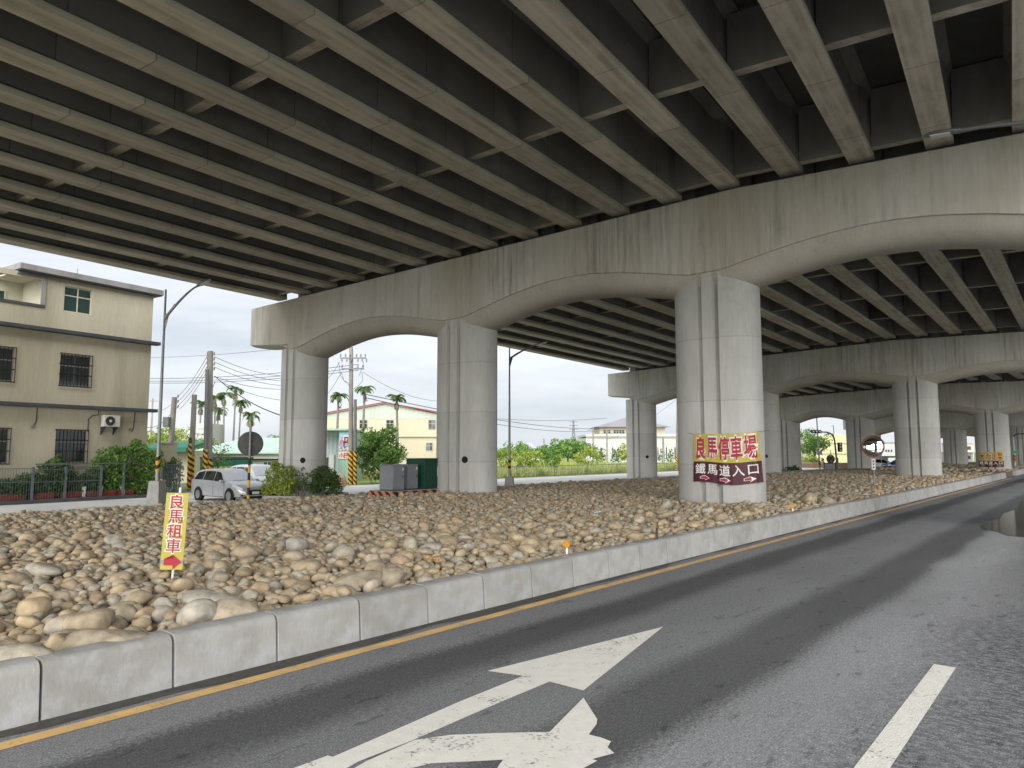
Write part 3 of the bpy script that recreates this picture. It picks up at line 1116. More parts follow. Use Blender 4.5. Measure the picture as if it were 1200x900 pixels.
# ------------------------------------------------------------------ kerb blocks
def kerb_mesh():
    prof = [(0.0, -0.05), (-0.030, 0.36), (-0.036, 0.385), (-0.050, 0.408), (-0.070, 0.424), (-0.095, 0.432), (-0.26, 0.438), (-0.28, 0.43), (-0.29, -0.05)]
    mb = MB()
    n = len(prof)
    L = 0.4895
    xs = (-L, -L + 0.003, L - 0.003, L)
    for j, x in enumerate(xs):
        k = 0.003 if j in (0, 3) else 0.0
        for r, z in prof:
            mb.v.append((x, -(r - k if r > -0.15 else r + k), z - (k if z > 0.1 else 0)))
    for j in range(3):
        for k in range(n):
            k2 = (k + 1) % n
            mb.f.append((j * n + k, j * n + k2, (j + 1) * n + k2, (j + 1) * n + k))
    mb.f.append(tuple(range(n))[::-1]); mb.f.append(tuple(range(3 * n, 4 * n)))
    mb.m = [0] * len(mb.f)
    me = mb.mesh('kerb_block', M['kerb'], 28)
    bm = bmesh.new(); bm.from_mesh(me); bmesh.ops.recalc_face_normals(bm, faces=bm.faces); bm.to_mesh(me); bm.free()
    return me


KM = kerb_mesh()
for k in range(-14, 54):
    o = link('kerb_block', KM)
    x, y = rd(k + 0.5, random.uniform(-0.006, 0.006))
    o.location = (x, y, random.uniform(-0.008, 0.004))
    o.rotation_euler = (0, random.uniform(-.004, .004), PI / 2 - AZ + random.uniform(-0.004, 0.004))
    tag(o, 'pale concrete kerb block in the long row between the stones and the road', 'kerb block', 'kerb blocks along the road')
for j in range(5):                                     # the nose where the kerb turns into the cross street
    a = R_(90 * (j + 0.5) / 5)
    o = link('kerb_block', KM)
    x, y = rd(53.9 + 1.15 * math.sin(a), -1.2 + 1.2 * math.cos(a))
    o.location = (x, y, -0.004)
    o.scale = (0.42, 1, 1)
    o.rotation_euler = (0, 0, PI / 2 - AZ + a)
    tag(o, 'short kerb block in the rounded end of the row by the cross street', 'kerb block', 'kerb blocks at the rounded end')
for k in range(12):
    o = link('kerb_block', KM)
    x, y = rd(62.6 + k, 0)
    o.location = (x, y, 0)
    o.rotation_euler = (0, 0, PI / 2 - AZ)
    tag(o, 'pale kerb block in the row past the cross street', 'kerb block', 'kerb blocks past the cross street')

# ------------------------------------------------------------------ lettering
def glyphs(body, bold=0.0, sx=1.0, sy=1.0):
    """outline of a text as flat triangles (verts, faces), centred on 0 with its real extents"""
    cu = bpy.data.curves.new('text', 'FONT')
    cu.body = body
    cu.size = 1.0
    cu.resolution_u = 3
    cu.offset = bold
    cu.fill_mode = 'FRONT'
    o = bpy.data.objects.new('text', cu)
    COL.objects.link(o)
    dg = C.evaluated_depsgraph_get()
    dg.update()
    me = bpy.data.meshes.new_from_object(o.evaluated_get(dg))
    v = np.array([p.co[:2] for p in me.vertices]) if len(me.vertices) else np.zeros((0, 2))
    f = [tuple(p.vertices) for p in me.polygons]
    bpy.data.objects.remove(o); bpy.data.curves.remove(cu); bpy.data.meshes.remove(me)
    if len(v):
        v = v - (v.max(0) + v.min(0)) / 2
        v = v * np.array([sx, sy])
    return v, f


def fit_glyph(ch, w, h, bold):
    v, f = glyphs(ch, bold)
    if not len(v):
        return v, f
    return v * np.array([w, h]) / 0.93, f


ARROW = [(-0.5, -0.22), (0.02, -0.22), (0.02, -0.5), (0.5, 0.0), (0.02, 0.5), (0.02, 0.22), (-0.5, 0.22)]


def flat_poly(poly):
    bm = bmesh.new()
    vs = [bm.verts.new((x, y, 0)) for x, y in poly]
    bm.faces.new(vs)
    bmesh.ops.triangulate(bm, faces=bm.faces)
    v = np.array([p.co[:2] for p in bm.verts]); f = [tuple(q.index for q in g.verts) for g in bm.faces]
    bm.verts.index_update()
    f = [tuple(q.index for q in g.verts) for g in bm.faces]
    bm.free()
    return v, f


M['yellow_board'] = mat('yellow_sign_face', (0.52, 0.45, 0.075), (0.44, 0.38, 0.065), scale=3, rough=0.5)
M['red_ink'] = mat('red_lettering', (0.44, 0.022, 0.045), (0.36, 0.025, 0.045), scale=5, rough=0.5)
M['white_ink'] = mat('white_lettering', (0.78, 0.77, 0.76), (0.72, 0.71, 0.70), scale=5, rough=0.5)
M['maroon'] = mat('maroon_banner_cloth', (0.075, 0.008, 0.022), (0.055, 0.007, 0.017), scale=3, rough=0.45)
M['galv'] = mat('galvanised_steel', (0.30, 0.31, 0.32), (0.23, 0.24, 0.25), scale=6, rough=0.5, metal=0.5)
M['pole_grey'] = mat('grey_painted_pole', (0.20, 0.21, 0.22), (0.16, 0.17, 0.18), scale=3, rough=0.55, metal=0.3)
M['dark_metal'] = mat('dark_metal', (0.035, 0.036, 0.038), (0.05, 0.05, 0.05), scale=5, rough=0.5)
M['glass'] = mat('dark_window_glass', (0.030, 0.038, 0.040), (0.05, 0.06, 0.06), scale=0.7, rough=0.06, spec=0.7)
M['concrete'] = mat('plain_concrete', (0.40, 0.395, 0.375), (0.30, 0.295, 0.28), scale=3, rough=0.9, bump=0.25)
M['old_concrete'] = mat('old_pole_concrete', (0.30, 0.285, 0.25), (0.20, 0.19, 0.165), scale=3, stretch=(1, 1, 0.3), rough=0.9, bump=0.25)


def stripes(name, c1, c2, period=0.3, slope=1.0, fan=True):
    """diagonal hazard stripes painted round a post (object z plus x)"""
    m = bpy.data.materials.new(name)
    m.use_nodes = True
    n, l = m.node_tree.nodes, m.node_tree.links
    b = n['Principled BSDF']; b.inputs['Roughness'].default_value = 0.6
    t = n.new('ShaderNodeTexCoord'); sp = n.new('ShaderNodeSeparateXYZ'); l.new(t.outputs['Object'], sp.inputs[0])
    a = n.new('ShaderNodeMath'); a.operation = 'MULTIPLY_ADD'; a.inputs[1].default_value = slope
    l.new(sp.outputs[0], a.inputs[0]); l.new(sp.outputs[2], a.inputs[2])
    d = n.new('ShaderNodeMath'); d.operation = 'DIVIDE'; d.inputs[1].default_value = period; l.new(a.outputs[0], d.inputs[0])
    f = n.new('ShaderNodeMath'); f.operation = 'FRACT'; l.new(d.outputs[0], f.inputs[0])
    g = n.new('ShaderNodeMath'); g.operation = 'GREATER_THAN'; g.inputs[1].default_value = 0.5; l.new(f.outputs[0], g.inputs[0])
    x = n.new('ShaderNodeMix'); x.data_type = 'RGBA'
    l.new(g.outputs[0], x.inputs['Factor']); x.inputs['A'].default_value = (*c1, 1); x.inputs['B'].default_value = (*c2, 1)
    l.new(x.outputs['Result'], b.inputs['Base Color'])
    return m


M['hazard'] = stripes('yellow_black_stripes', (0.68, 0.36, 0.02), (0.018, 0.018, 0.018), 0.36, 1.0)
M['hazard_band'] = stripes('yellow_black_rings', (0.68, 0.40, 0.02), (0.018, 0.018, 0.018), 0.62, 0.0)
M['hazard_red'] = stripes('red_black_stripes', (0.50, 0.17, 0.09), (0.025, 0.022, 0.022), 0.55, 1.0)

# the upright yellow sign standing in the stones
sx_, sy_, _ = at(197, 675, 0.40)
t = thing('upright_sign', (sx_, sy_, 0.36), 'tall narrow yellow sign with red lettering standing among the stones', 'sign', rz=R_(14))
t.location.z = 0.45
t.location.x += 0.035
t.rotation_euler = (0, R_(2.5), R_(14))
MB().bx(-0.137, 0.137, -0.006, 0.006, 0.03, 1.02).build('board', M['yellow_board'], t, bevel=0.003)
MB().tube([(0.02, 0.022, -0.35), (0.02, 0.022, 1.09)], 0.016, 8).build('post', M['white_ink'], t)
for j, ch in enumerate('良馬租車'):
    for nm, bold, off, m in (('letter_outline', 0.045, 0.0085, 'white_ink'), ('letter', 0.012, 0.0105, 'red_ink')):
        v, f = fit_glyph(ch, 0.178 * (1.08 if bold > 0.03 else 1), 0.178 * (1.08 if bold > 0.03 else 1), bold)
        mb = MB()
        mb.add([(a, -off, b + 0.905 - 0.190 * j) for a, b in v], f)
        mb.build(nm, M[m], t)
v, f = flat_poly(ARROW)
mb = MB(); mb.bx(-0.138, 0.138, -0.009, -0.0065, 0.105, 0.155)
mb.build('tape', M['galv'], t)
mb = MB(); mb.add([(a * 0.215 + 0.01, -0.0115, b * 0.19 + 0.128) for a, b in v], f)
mb.build('arrow', M['red_ink'], t)


# the banner tied round the column, following its curve and its own folds
def banner(pier, t0, x0, x1, z0, z1, split, top, low, label, drop=0.12, fold=0.042, lean=0.16, small=''):
    c_ = pier_point(pier, t0, -0.45)
    t = thing('banner', (c_.x, c_.y, 0), label, 'banner', rz=-pier['phi'])

    def S(u, v, off=0.0):
        """u, v in 0..1 -> point on the hanging cloth"""
        x = x0 + (x1 - x0) * u + lean * (1 - v) * (u - 0.35)
        xx = min(abs(x), 1.30)
        y = -(B_ * (1 - (xx / A_) ** 2.5) ** (1 / 2.5)) - 0.045
        w = fold * (math.sin(9 * u + 2.0 * v) * 0.4 + math.sin(21 * u - 3 * v + 1) * 0.25 + 0.55 * math.exp(-((u - 0.60 + 0.05 * v) / 0.06) ** 2)) * (0.5 + 0.6 * (1 - v))
        y -= abs(w) + off
        z = z0 + (z1 - z0) * v - drop * 0.4 * math.sin(PI * u) * (1 if v > .5 else 0.4) + drop * 0.35 * math.sin(7 * u + 0.5) * (1 - v)
        z += 0.03 * (u - .5) * 2 * v
        return (x, y, z)

    def grid(v0, v1, nu=48, nv=14):
        vs = [S(i / nu, v0 + (v1 - v0) * j / nv) for j in range(nv + 1) for i in range(nu + 1)]
        fs = [(j * (nu + 1) + i, j * (nu + 1) + i + 1, (j + 1) * (nu + 1) + i + 1, (j + 1) * (nu + 1) + i) for j in range(nv) for i in range(nu)]
        return vs, fs
    for nm, v0, v1, m in (('yellow_cloth', split, 1, 'yellow_board'), ('maroon_cloth', 0, split, 'maroon')):
        mb = MB(); mb.add(*grid(v0, v1))
        mb.build(nm, M[m], t, smooth=80)

    def stamp(nm, v2, f, cu, cv, m, off):
        mb = MB()
        W, H = (x1 - x0), (z1 - z0)
        mb.add([S(cu + a / W, cv + b / H, off) for a, b in v2], f)
        mb.build(nm, M[m], t)
    W, H = (x1 - x0), (z1 - z0)
    for j, ch in enumerate(top):
        wid_ = 0.76 if small else 0.93
        cw, ch_ = W * wid_ / len(top) * 0.92, H * (1 - split) * 0.80
        cu = (j + 0.5) / len(top) * wid_ + 0.035
        cv = split + (1 - split) * 0.50
        v2, f = fit_glyph(ch, cw * 1.05, ch_ * 1.05, 0.05); stamp('letter_outline', v2, f, cu, cv, 'white_ink', 0.014)
        v2, f = fit_glyph(ch, cw * 0.96, ch_ * 0.97, 0.022); stamp('letter', v2, f, cu, cv, 'red_ink', 0.024)
    for j, ch in enumerate(small):
        v2, f = fit_glyph(ch, W * 0.16, H * (1 - split) * 0.38, 0.02); stamp('letter', v2, f, 0.88, split + (1 - split) * (0.72 - 0.44 * j), 'red_ink', 0.016)
    for j, ch in enumerate(low):
        cw, ch_ = W / len(low) * 0.78, H * split * 0.50
        cu = (j + 0.5) / len(low) * 0.95 + 0.025
        v2, f = fit_glyph(ch, cw, ch_, 0.012); stamp('letter', v2, f, cu, split * 0.64, 'white_ink', 0.012)
    va, fa = flat_poly(ARROW)
    for cu in (0.19, 0.50, 0.83):
        stamp('arrow_outline', va * np.array([W * 0.155, H * 0.108]), fa, cu, split * 0.20, 'white_ink', 0.012)
        stamp('arrow', va * np.array([W * 0.135, H * 0.080]), fa, cu, split * 0.20, 'red_ink', 0.016)
    for sgn, u in ((-1, 0), (1, 1)):
        p = Vector(S(u, 0.99))
        q = Vector((p.x + sgn * 0.22, p.y + 0.03 if sgn < 0 else p.y + 0.3, p.z + 0.05))
        MB().tube([p, q], 0.006, 5).build('cord', M['dark_metal'], t)
    return t


banner(PIERS[1], 0, -0.54, 1.44, 1.03, 2.63, 0.42, '良馬停車場', '鐵馬道入口',
       'yellow and maroon banner with big red lettering tied round the nearest grooved column')
banner(PIERS[3], 12, -1.05, 0.98, 0.62, 2.02, 0.42, '大力士', '鐵馬道入口',
       'small yellow and black banner low on the far column by the end of the kerb', fold=0.012, lean=0.0, drop=0.03, small='租車')

# ------------------------------------------------------------------ little things along the kerb
M['reflector'] = mat('orange_reflector', (0.55, 0.26, 0.015), (0.46, 0.22, 0.02), scale=20, rough=0.3)
RL = ['round orange reflector on a short post behind the nearest kerb blocks', 'round orange reflector on the kerb below the banner column', 'round orange reflector on the kerb near the round mirror on its post',
      'round orange reflector on the kerb in front of the second column by the road', 'farthest round orange reflector on the kerb, near the cross street']
for (u, v, s_), lb in zip([(663, 640, 1), (925, 597, 1), (1026, 579.5, 1), (1079.5, 570, 1), (1113, 564.5, 1)], RL):
    lo_, hi_ = -14.0, 53.0
    for _ in range(40):                                 # the place along the kerb's back edge that this reflector stands at
        md = (lo_ + hi_) / 2
        qx, qy = rd(md, -0.36)
        if 600 + FPX * qx / qy < u: lo_ = md
        else: hi_ = md
    x, y = rd(lo_, -0.36)
    t = thing('kerb_reflector', (x, y, 0.30), lb, 'reflector', 'reflectors along the kerb', rz=R_(-20))
    MB().tube([(0, 0.01, -0.1), (0, 0.01, 0.27)], 0.018, 8).build('post', M['white_ink'], t)
    MB().lathe([(0.0, 0.02), (0.058, 0.02), (0.062, 0.012), (0.062, -0.012), (0.0, -0.012)], M=Matrix.Translation((0, 0, 0.27)) @ Matrix.Rotation(PI / 2, 4, 'X'), n=20).build('disc', M['reflector'], t, smooth=40)
x, y, _ = at(769, 634, 0.40)
t = thing('broken_post', (x, y, 0.3), 'short dark stub of a broken reflector post beside the kerb', 'post')
MB().tube([(0, 0, 0), (0.01, 0, 0.18), (0.015, 0, 0.34)], [0.022, 0.022, 0.02], 8).build('stub', M['dark_metal'], t)

M['mirror'] = mat('mirror_face', (0.80, 0.82, 0.84), (0.80, 0.82, 0.84), rough=0.02, metal=1.0)
M['mirror_rim'] = mat('faded_red_rim', (0.26, 0.09, 0.065), (0.20, 0.08, 0.06), scale=8, rough=0.6)
M['mirror_back'] = mat('weathered_mirror_back', (0.105, 0.112, 0.108), (0.070, 0.075, 0.073), scale=4, rough=0.7)
M['plate_white'] = mat('white_plate', (0.74, 0.75, 0.75), (0.70, 0.71, 0.71), rough=0.6)


def dome(Rr, h, n=10):
    return [(Rr * math.sin(PI / 2 * k / n), h * math.cos(PI / 2 * k / n)) for k in range(n + 1)]


# convex mirror with its face to the road
x, y, _ = at(1025, 570, 0.33)
t = thing('traffic_mirror', (x, y, 0.22), 'round traffic mirror with a red rim on a thin post in the stones', 'traffic mirror', rz=R_(-20))
zc = 2.05
RX = Matrix.Translation((0, -0.08, zc)) @ Matrix.Rotation(PI / 2 - 0.06, 4, 'X')
MB().lathe(dome(0.475, 0.105), M=RX, n=40).build('mirror_face', M['mirror'], t, smooth=60)
MB().lathe([(0.47, -0.03), (0.47, 0.012), (0.49, 0.03), (0.515, 0.012), (0.515, -0.03)], M=RX, n=40).build('rim', M['mirror_rim'], t, smooth=40)
MB().lathe([(0.0, -0.09), (0.3, -0.08), (0.50, -0.03)], M=RX, n=40).build('back_shell', M['mirror_back'], t, smooth=60)
MB().lathe([(0.515, 0.0), (0.53, 0.0), (0.53, 0.16), (0.522, 0.16), (0.515, 0.0)], M=RX @ Matrix.Rotation(0, 4, 'Z'), n=40)
hood = MB()
for k in range(15):
    a0 = R_(15 + 10 * k)
    hood.v += [tuple(RX @ Vector((0.522 * math.cos(a0), 0.522 * math.sin(a0), 0.0))), tuple(RX @ Vector((0.535 * math.cos(a0), 0.535 * math.sin(a0), 0.10)))]
hood.f = [(2 * k, 2 * k + 1, 2 * k + 3, 2 * k + 2) for k in range(14)]; hood.m = [0] * 14
o = hood.build('hood', M['dark_metal'], t, smooth=60)
sm_ = o.modifiers.new('thick', 'SOLIDIFY'); sm_.thickness = 0.006
MB().tube([(0, 0.06, -0.25), (0, 0.06, 2.2)], 0.038, 10).build('post', M['galv'], t)
MB().bx(-0.085, 0.085, 0.008, 0.018, 0.92, 1.46).build('number_plate', M['plate_white'], t)
for k, z in enumerate((1.34, 1.20, 1.04)):
    MB().bx(-0.035, 0.035, 0.002, 0.006, z - 0.04, z + 0.04).build('plate_mark', M['dark_metal'], t)

# the mirror seen from behind, on a black and yellow post
x, y = at(291, 583, 0.10)[:2]
t = thing('traffic_mirror', (x, y, -0.05), 'round traffic mirror seen from behind on a black and yellow post by the silver car', 'traffic mirror', rz=R_(12))
zc = 2.05 + 0.36
RX = Matrix.Translation((0.0, 0.10, zc)) @ Matrix.Rotation(-PI / 2, 4, 'X')
MB().lathe(dome(0.49, 0.10), M=RX, n=40).build('mirror_face', M['mirror'], t, smooth=60)
mb = MB().lathe([(0.0, -0.085), (0.12, -0.083), (0.34, -0.06), (0.50, -0.015), (0.525, 0.0), (0.525, 0.025), (0.49, 0.03)], M=RX, n=40)
mb.build('back_shell', M['mirror_back'], t, smooth=50)
br = MB()
for k in range(4):
    a = PI / 4 + k * PI / 2
    br.tube([(0.06 * math.cos(a), 0.0, zc + 0.06 * math.sin(a)), (0.30 * math.cos(a), 0.035, zc + 0.30 * math.sin(a))], 0.013, 5)
br.build('bracket', M['dark_metal'], t)
MB().tube([(0, -0.03, 1.78), (0, -0.03, 3.15)], 0.05, 10).build('upper_post', M['galv'], t)
o = MB().tube([(0, 0, 0), (0, 0, 1.85)], 0.056, 10).build('striped_post', M['hazard_band'], t)
o.location = (0, -0.03, -0.05)

# ------------------------------------------------------------------ cabinets by the second column
M['cab_grey'] = mat('grey_cabinet_paint', (0.215, 0.23, 0.25), (0.185, 0.20, 0.22), scale=2, rough=0.5)
M['cab_green'] = mat('dark_green_cabinet_paint', (0.006, 0.058, 0.036), (0.005, 0.046, 0.028), scale=2, rough=0.45)
CV = (math.cos(PIERS[1]['phi']), -math.sin(PIERS[1]['phi']))
NV = (math.sin(PIERS[1]['phi']), math.cos(PIERS[1]['phi']))


def cabinet(cx, cy, Lc, Wn, z1, paint, label, doors, group=None):
    """cx, cy: the upright edge nearest the camera; Lc back along the pier line, Wn along the bridge"""
    t = thing('electric_cabinet', (cx - CV[0] * Lc / 2 + NV[0] * Wn / 2, cy - CV[1] * Lc / 2 + NV[1] * Wn / 2, 0.44), label, 'electric cabinet', group, rz=-PIERS[1]['phi'])
    h = z1 - 0.44
    MB().bx(-Lc / 2, Lc / 2, -Wn / 2, Wn / 2, 0.08, h - 0.045).build('housing', M[paint], t, bevel=0.01)
    MB().bx(-Lc / 2 - 0.025, Lc / 2 + 0.025, -Wn / 2 - 0.025, Wn / 2 + 0.025, h - 0.045, h).build('lid', M[paint], t, bevel=0.012)
    MB().bx(-Lc / 2 + 0.02, Lc / 2 - 0.02, -Wn / 2 + 0.02, Wn / 2 - 0.02, -0.2, 0.08).build('plinth', M['dark_metal'], t)
    w = Wn / doors
    for k in range(doors):
        y0 = -Wn / 2 + k * w
        o = MB().bx(Lc / 2, Lc / 2 + 0.014, y0 + 0.02, y0 + w - 0.02, 0.14, h - 0.08).build('door', M[paint], t, bevel=0.004)
        hy = y0 + (0.10 if k % 2 else w - 0.10)
        MB().bx(Lc / 2 + 0.014, Lc / 2 + 0.035, hy - 0.012, hy + 0.012, h * 0.5, h * 0.5 + 0.12).build('handle', M['dark_metal'], o)
    vm = MB()
    for k in range(5):
        vm.bx(-Lc * 0.3, Lc * 0.3, -Wn / 2 - 0.008, -Wn / 2, 0.22 + k * 0.05, 0.245 + k * 0.05)
    vm.build('vent', M[paint], t)
    MB().bx(Lc / 2 + 0.014, Lc / 2 + 0.018, Wn / 2 - 0.13, Wn / 2 - 0.06, h - 0.22, h - 0.12).build('plate', M['plate_white'], t)
    return t, Lc, Wn, h


cabinet(-4.70, 28.6, 0.745, 0.64, 1.50, 'cab_grey', 'grey electric cabinet at the left end of the striped plinth', 1, 'grey cabinets on the striped plinth')
cabinet(-4.26, 29.6, 0.745, 0.615, 1.51, 'cab_grey', 'grey electric cabinet standing between its grey twin and the green one', 1, 'grey cabinets on the striped plinth')
t, Lc, Wn, h = cabinet(-3.62, 30.0, 1.06, 1.125, 1.75, 'cab_green', 'dark green electric cabinet beside the second grooved column', 2)
MB().bx(Lc / 2 + 0.016, Lc / 2 + 0.020, 0.20, 0.33, h * 0.42, h * 0.72).build('notice', M['plate_white'], t)
t = thing('striped_plinth', (-4.70, 28.6, 0.0), 'low concrete plinth edged in red and black stripes under the cabinets', 'plinth', rz=-PIERS[1]['phi'])
MB().bx(-1.15, 0.16, -0.16, 3.5, -0.3, 0.48).build('slab', M['concrete'], t)
o = MB().bx(0.163, 0.19, -0.16, 3.5, 0.25, 0.465).build('front_stripes', M['hazard_red'], t)
o.rotation_euler = (0, 0, 0)
es = stripes('red_black_edge', (0.50, 0.17, 0.09), (0.025, 0.022, 0.022), 0.42, 1.0)
MB().bx(-1.15, 0.16, -0.19, -0.163, 0.25, 0.465).build('side_stripes', es, t)
nn = M['hazard_red'].node_tree
for nd in nn.nodes:
    if nd.type == 'SEPXYZ':
        for lk in list(nn.links):
            if lk.from_node == nd and lk.from_socket == nd.outputs[0]:
                to = lk.to_socket; nn.links.remove(lk); nn.links.new(nd.outputs[1], to)

# ------------------------------------------------------------------ street lamps
M['pole_light'] = mat('galvanised_lamp_pole', (0.36, 0.37, 0.38), (0.29, 0.30, 0.31), scale=3, rough=0.5, metal=0.2)


def street_lamp(base, top_z, root_z, end_z, reach, az, label, group='street lamps along the back street', block=True, hz=True, r=0.085, foot=0.9):
    """base on the ground; the arm leaves the pole below its tip and rises toward az (clockwise from +Y)"""
    t = thing('street_lamp', base, label, 'street lamp', group, rz=-az)      # local +y points along the arm
    H = top_z - base[2]
    if block:
        mb = MB(); mb.box((0, 0, foot / 2), (0.62, 0.62, foot), taper=0.78); mb.build('footing', M['concrete'], t, bevel=0.02)
    MB().tube([(0, 0, 0.4), (0, 0, H * 0.5), (0, 0, H)], [r, r * 0.8, r * 0.5], 12).build('pole', M['pole_light' if hz else 'pole_grey'], t, smooth=50)
    if hz:
        o = MB().tube([(0, 0, 0), (0, 0, 0.68)], r + 0.012, 12, caps=False).build('hazard_band', M['hazard'], t, smooth=50)
        o.location = (0, 0, foot + 0.42)
        MB().bx(-r - 0.16, -r, -0.1, 0.1, foot + 0.05, foot + 0.38).build('junction_box', M['galv'], t, bevel=0.01)
    zr, ze = root_z - base[2], end_z - base[2]
    pts = [(0, r * 0.3, zr)] + [(0, reach * k, zr + (ze - zr) * (1 - (1 - k) ** 1.3)) for k in np.linspace(0.12, 1.0, 9)]
    MB().tube(pts, [0.085] + [0.065 - 0.025 * k for k in np.linspace(0, 1, 9)], 8).build('arm', M['pole_light' if hz else 'pole_grey'], t, smooth=50)
    gz = MB()
    gz.add([(0, 0.04, zr - 0.55), (0, 0.04, zr + 0.10), (0, reach * 0.30, zr + (ze - zr) * 0.46), (0, reach * 0.12, zr + 0.08)], [(0, 3, 2, 1)])
    o = gz.build('gusset', M['pole_light' if hz else 'pole_grey'], t)
    s_ = o.modifiers.new('thick', 'SOLIDIFY'); s_.thickness = 0.03; s_.offset = 0
    e1 = Vector(pts[-1]); dr = (e1 - Vector(pts[-2])).normalized()
    hd = MB()
    X = Vector((1, 0, 0)); Z = X.cross(dr)
    vs = []
    for k, w, hu, hl in ((0, 0.05, 0.05, 0.04), (0.12, 0.11, 0.07, 0.05), (0.35, 0.16, 0.075, 0.05), (0.62, 0.15, 0.05, 0.04), (0.74, 0.06, 0.02, 0.02)):
        c = e1 + dr * (k - 0.04)
        for a in range(10):
            q = 2 * PI * a / 10
            vs.append(tuple(c + X * w * math.cos(q) + Z * (hu if math.sin(q) > 0 else hl) * math.sin(q)))
    fs = [(j * 10 + a, j * 10 + (a + 1) % 10, (j + 1) * 10 + (a + 1) % 10, (j + 1) * 10 + a) for j in range(4) for a in range(10)]
    fs += [tuple(range(9, -1, -1)), tuple(range(40, 50))]
    hd.add(vs, fs)
    o = hd.build('lamp_head', M['pole_light' if hz else 'pole_grey'], t, smooth=50)
    c = e1 + dr * 0.36 - Z * 0.045
    lens = MB(); lens.box((0, 0, 0), (0.22, 0.40, 0.02), M=Matrix.Translation(c) @ Matrix((X, dr, Z)).transposed().to_4x4())
    lens.build('lens', M['lamp_lens'], o)
    return t


M['lamp_lens'] = mat('lamp_lens', (0.70, 0.70, 0.66), (0.66, 0.66, 0.62), rough=0.25)
x, y = atd(183, 587, 32.0)[:2]
street_lamp((x, y, -0.40), 9.31, 7.98, 9.42, 1.5, R_(97), 'tall grey street lamp on a concrete footing beside the three storey building', foot=1.15)
x, y = atd(597, 567, 46.5)[:2]
street_lamp((x, y, -0.40), 8.75, 8.05, 8.98, 1.85, R_(97), 'grey street lamp on the back street between the second column and the grass field', foot=0.85)
x, y, _ = atd(1138, 151, 15.5)
hx, hy, hz_ = atd(1124, 153, 15.5)
px, py = hx + RV[0] * 2.9, hy + RV[1] * 2.9
street_lamp((px, py, 0.0), hz_ + 0.25, hz_ - 0.55, hz_, 2.9, math.atan2(-RV[0], -RV[1]), 'street lamp whose pale head hangs in front of the nearest cap beam above the road', group='street lamps by the road', hz=False)

# ------------------------------------------------------------------ the three storey building on the left
BX, BY = -20.2, 40.0
M['render_wall'] = streak_concrete('tan_render', (0.53, 0.485, 0.37), (0.70, 0.67, 0.61), (0.59, 0.545, 0.43), sx=0.9, streak=0.24, brown=(0.47, 0.43, 0.32))
M['ledge'] = mat('dark_ledge_tile', (0.055, 0.060, 0.068), (0.08, 0.085, 0.09), scale=2, rough=0.6)
M['roof_slab'] = mat('grey_roof_edge', (0.30, 0.29, 0.28), (0.22, 0.215, 0.21), scale=1.5, rough=0.85, stretch=(1, 1, 0.3))
M['balcony_paint'] = mat('pale_balcony_paint', (0.60, 0.58, 0.47), (0.55, 0.53, 0.43), scale=1.2, rough=0.8)
M['window_frame'] = mat('cream_window_frame', (0.62, 0.57, 0.44), (0.58, 0.53, 0.41), rough=0.6)
M['dark_frame'] = mat('grey_window_frame', (0.26, 0.25, 0.23), rough=0.6)
M['bar_black'] = mat('black_window_bars', (0.012, 0.012, 0.012), rough=0.6)
M['green_glass'] = mat('greenish_glass', (0.035, 0.075, 0.065), (0.03, 0.06, 0.055), rough=0.05, spec=0.8)
bl = thing('residential_building', (BX, BY, -0.45), 'three storey tan rendered building with dark ledges and barred windows', 'building', rz=math.atan2(0.842, 0.540))
Z0 = 0.45                                    # local z of world zero


def bb(name, m, x0, x1, y0, y1, z0, z1, parent=bl, bevel=0):
    return MB().bx(x0, x1, y0, y1, z0 + Z0, z1 + Z0).build(name, M[m], parent, bevel=bevel)


def wall_with_holes(name, m, x0, x1, z0, z1, holes, y0, y1, parent):
    """a wall in the local xz plane with window openings; holes are (x0, x1, z0, z1)"""
    xs = sorted({x0, x1} | {h[0] for h in holes} | {h[1] for h in holes})
    zs = sorted({z0, z1} | {h[2] for h in holes} | {h[3] for h in holes})
    ix, iz = {a: i for i, a in enumerate(xs)}, {a: i for i, a in enumerate(zs)}
    inside = lambda a, b: any(h[0] < a < h[1] and h[2] < b < h[3] for h in holes)
    solid = [[not inside((xs[i] + xs[i + 1]) / 2, (zs[j] + zs[j + 1]) / 2) for j in range(len(zs) - 1)] for i in range(len(xs) - 1)]
    mb = MB()
    n = len(zs)
    mb.v = [(a, y, b + Z0) for y in (y0, y1) for a in xs for b in zs]
    N_ = len(xs) * n
    I = lambda i, j, s: s * N_ + i * n + j
    f = []
    ok = lambda i, j: 0 <= i < len(xs) - 1 and 0 <= j < len(zs) - 1 and solid[i][j]
    for i in range(len(xs) - 1):
        for j in range(len(zs) - 1):
            if not solid[i][j]: continue
            f.append((I(i, j, 0), I(i + 1, j, 0), I(i + 1, j + 1, 0), I(i, j + 1, 0)))
            f.append((I(i, j, 1), I(i, j + 1, 1), I(i + 1, j + 1, 1), I(i + 1, j, 1)))
            if not ok(i - 1, j): f.append((I(i, j, 0), I(i, j + 1, 0), I(i, j + 1, 1), I(i, j, 1)))
            if not ok(i + 1, j): f.append((I(i + 1, j, 0), I(i + 1, j, 1), I(i + 1, j + 1, 1), I(i + 1, j + 1, 0)))
            if not ok(i, j - 1): f.append((I(i, j, 0), I(i, j, 1), I(i + 1, j, 1), I(i + 1, j, 0)))
            if not ok(i, j + 1): f.append((I(i, j + 1, 0), I(i + 1, j + 1, 0), I(i + 1, j + 1, 1), I(i, j + 1, 1)))
    mb.f = f; mb.m = [0] * len(f)
    return mb.build(name, M[m], parent)


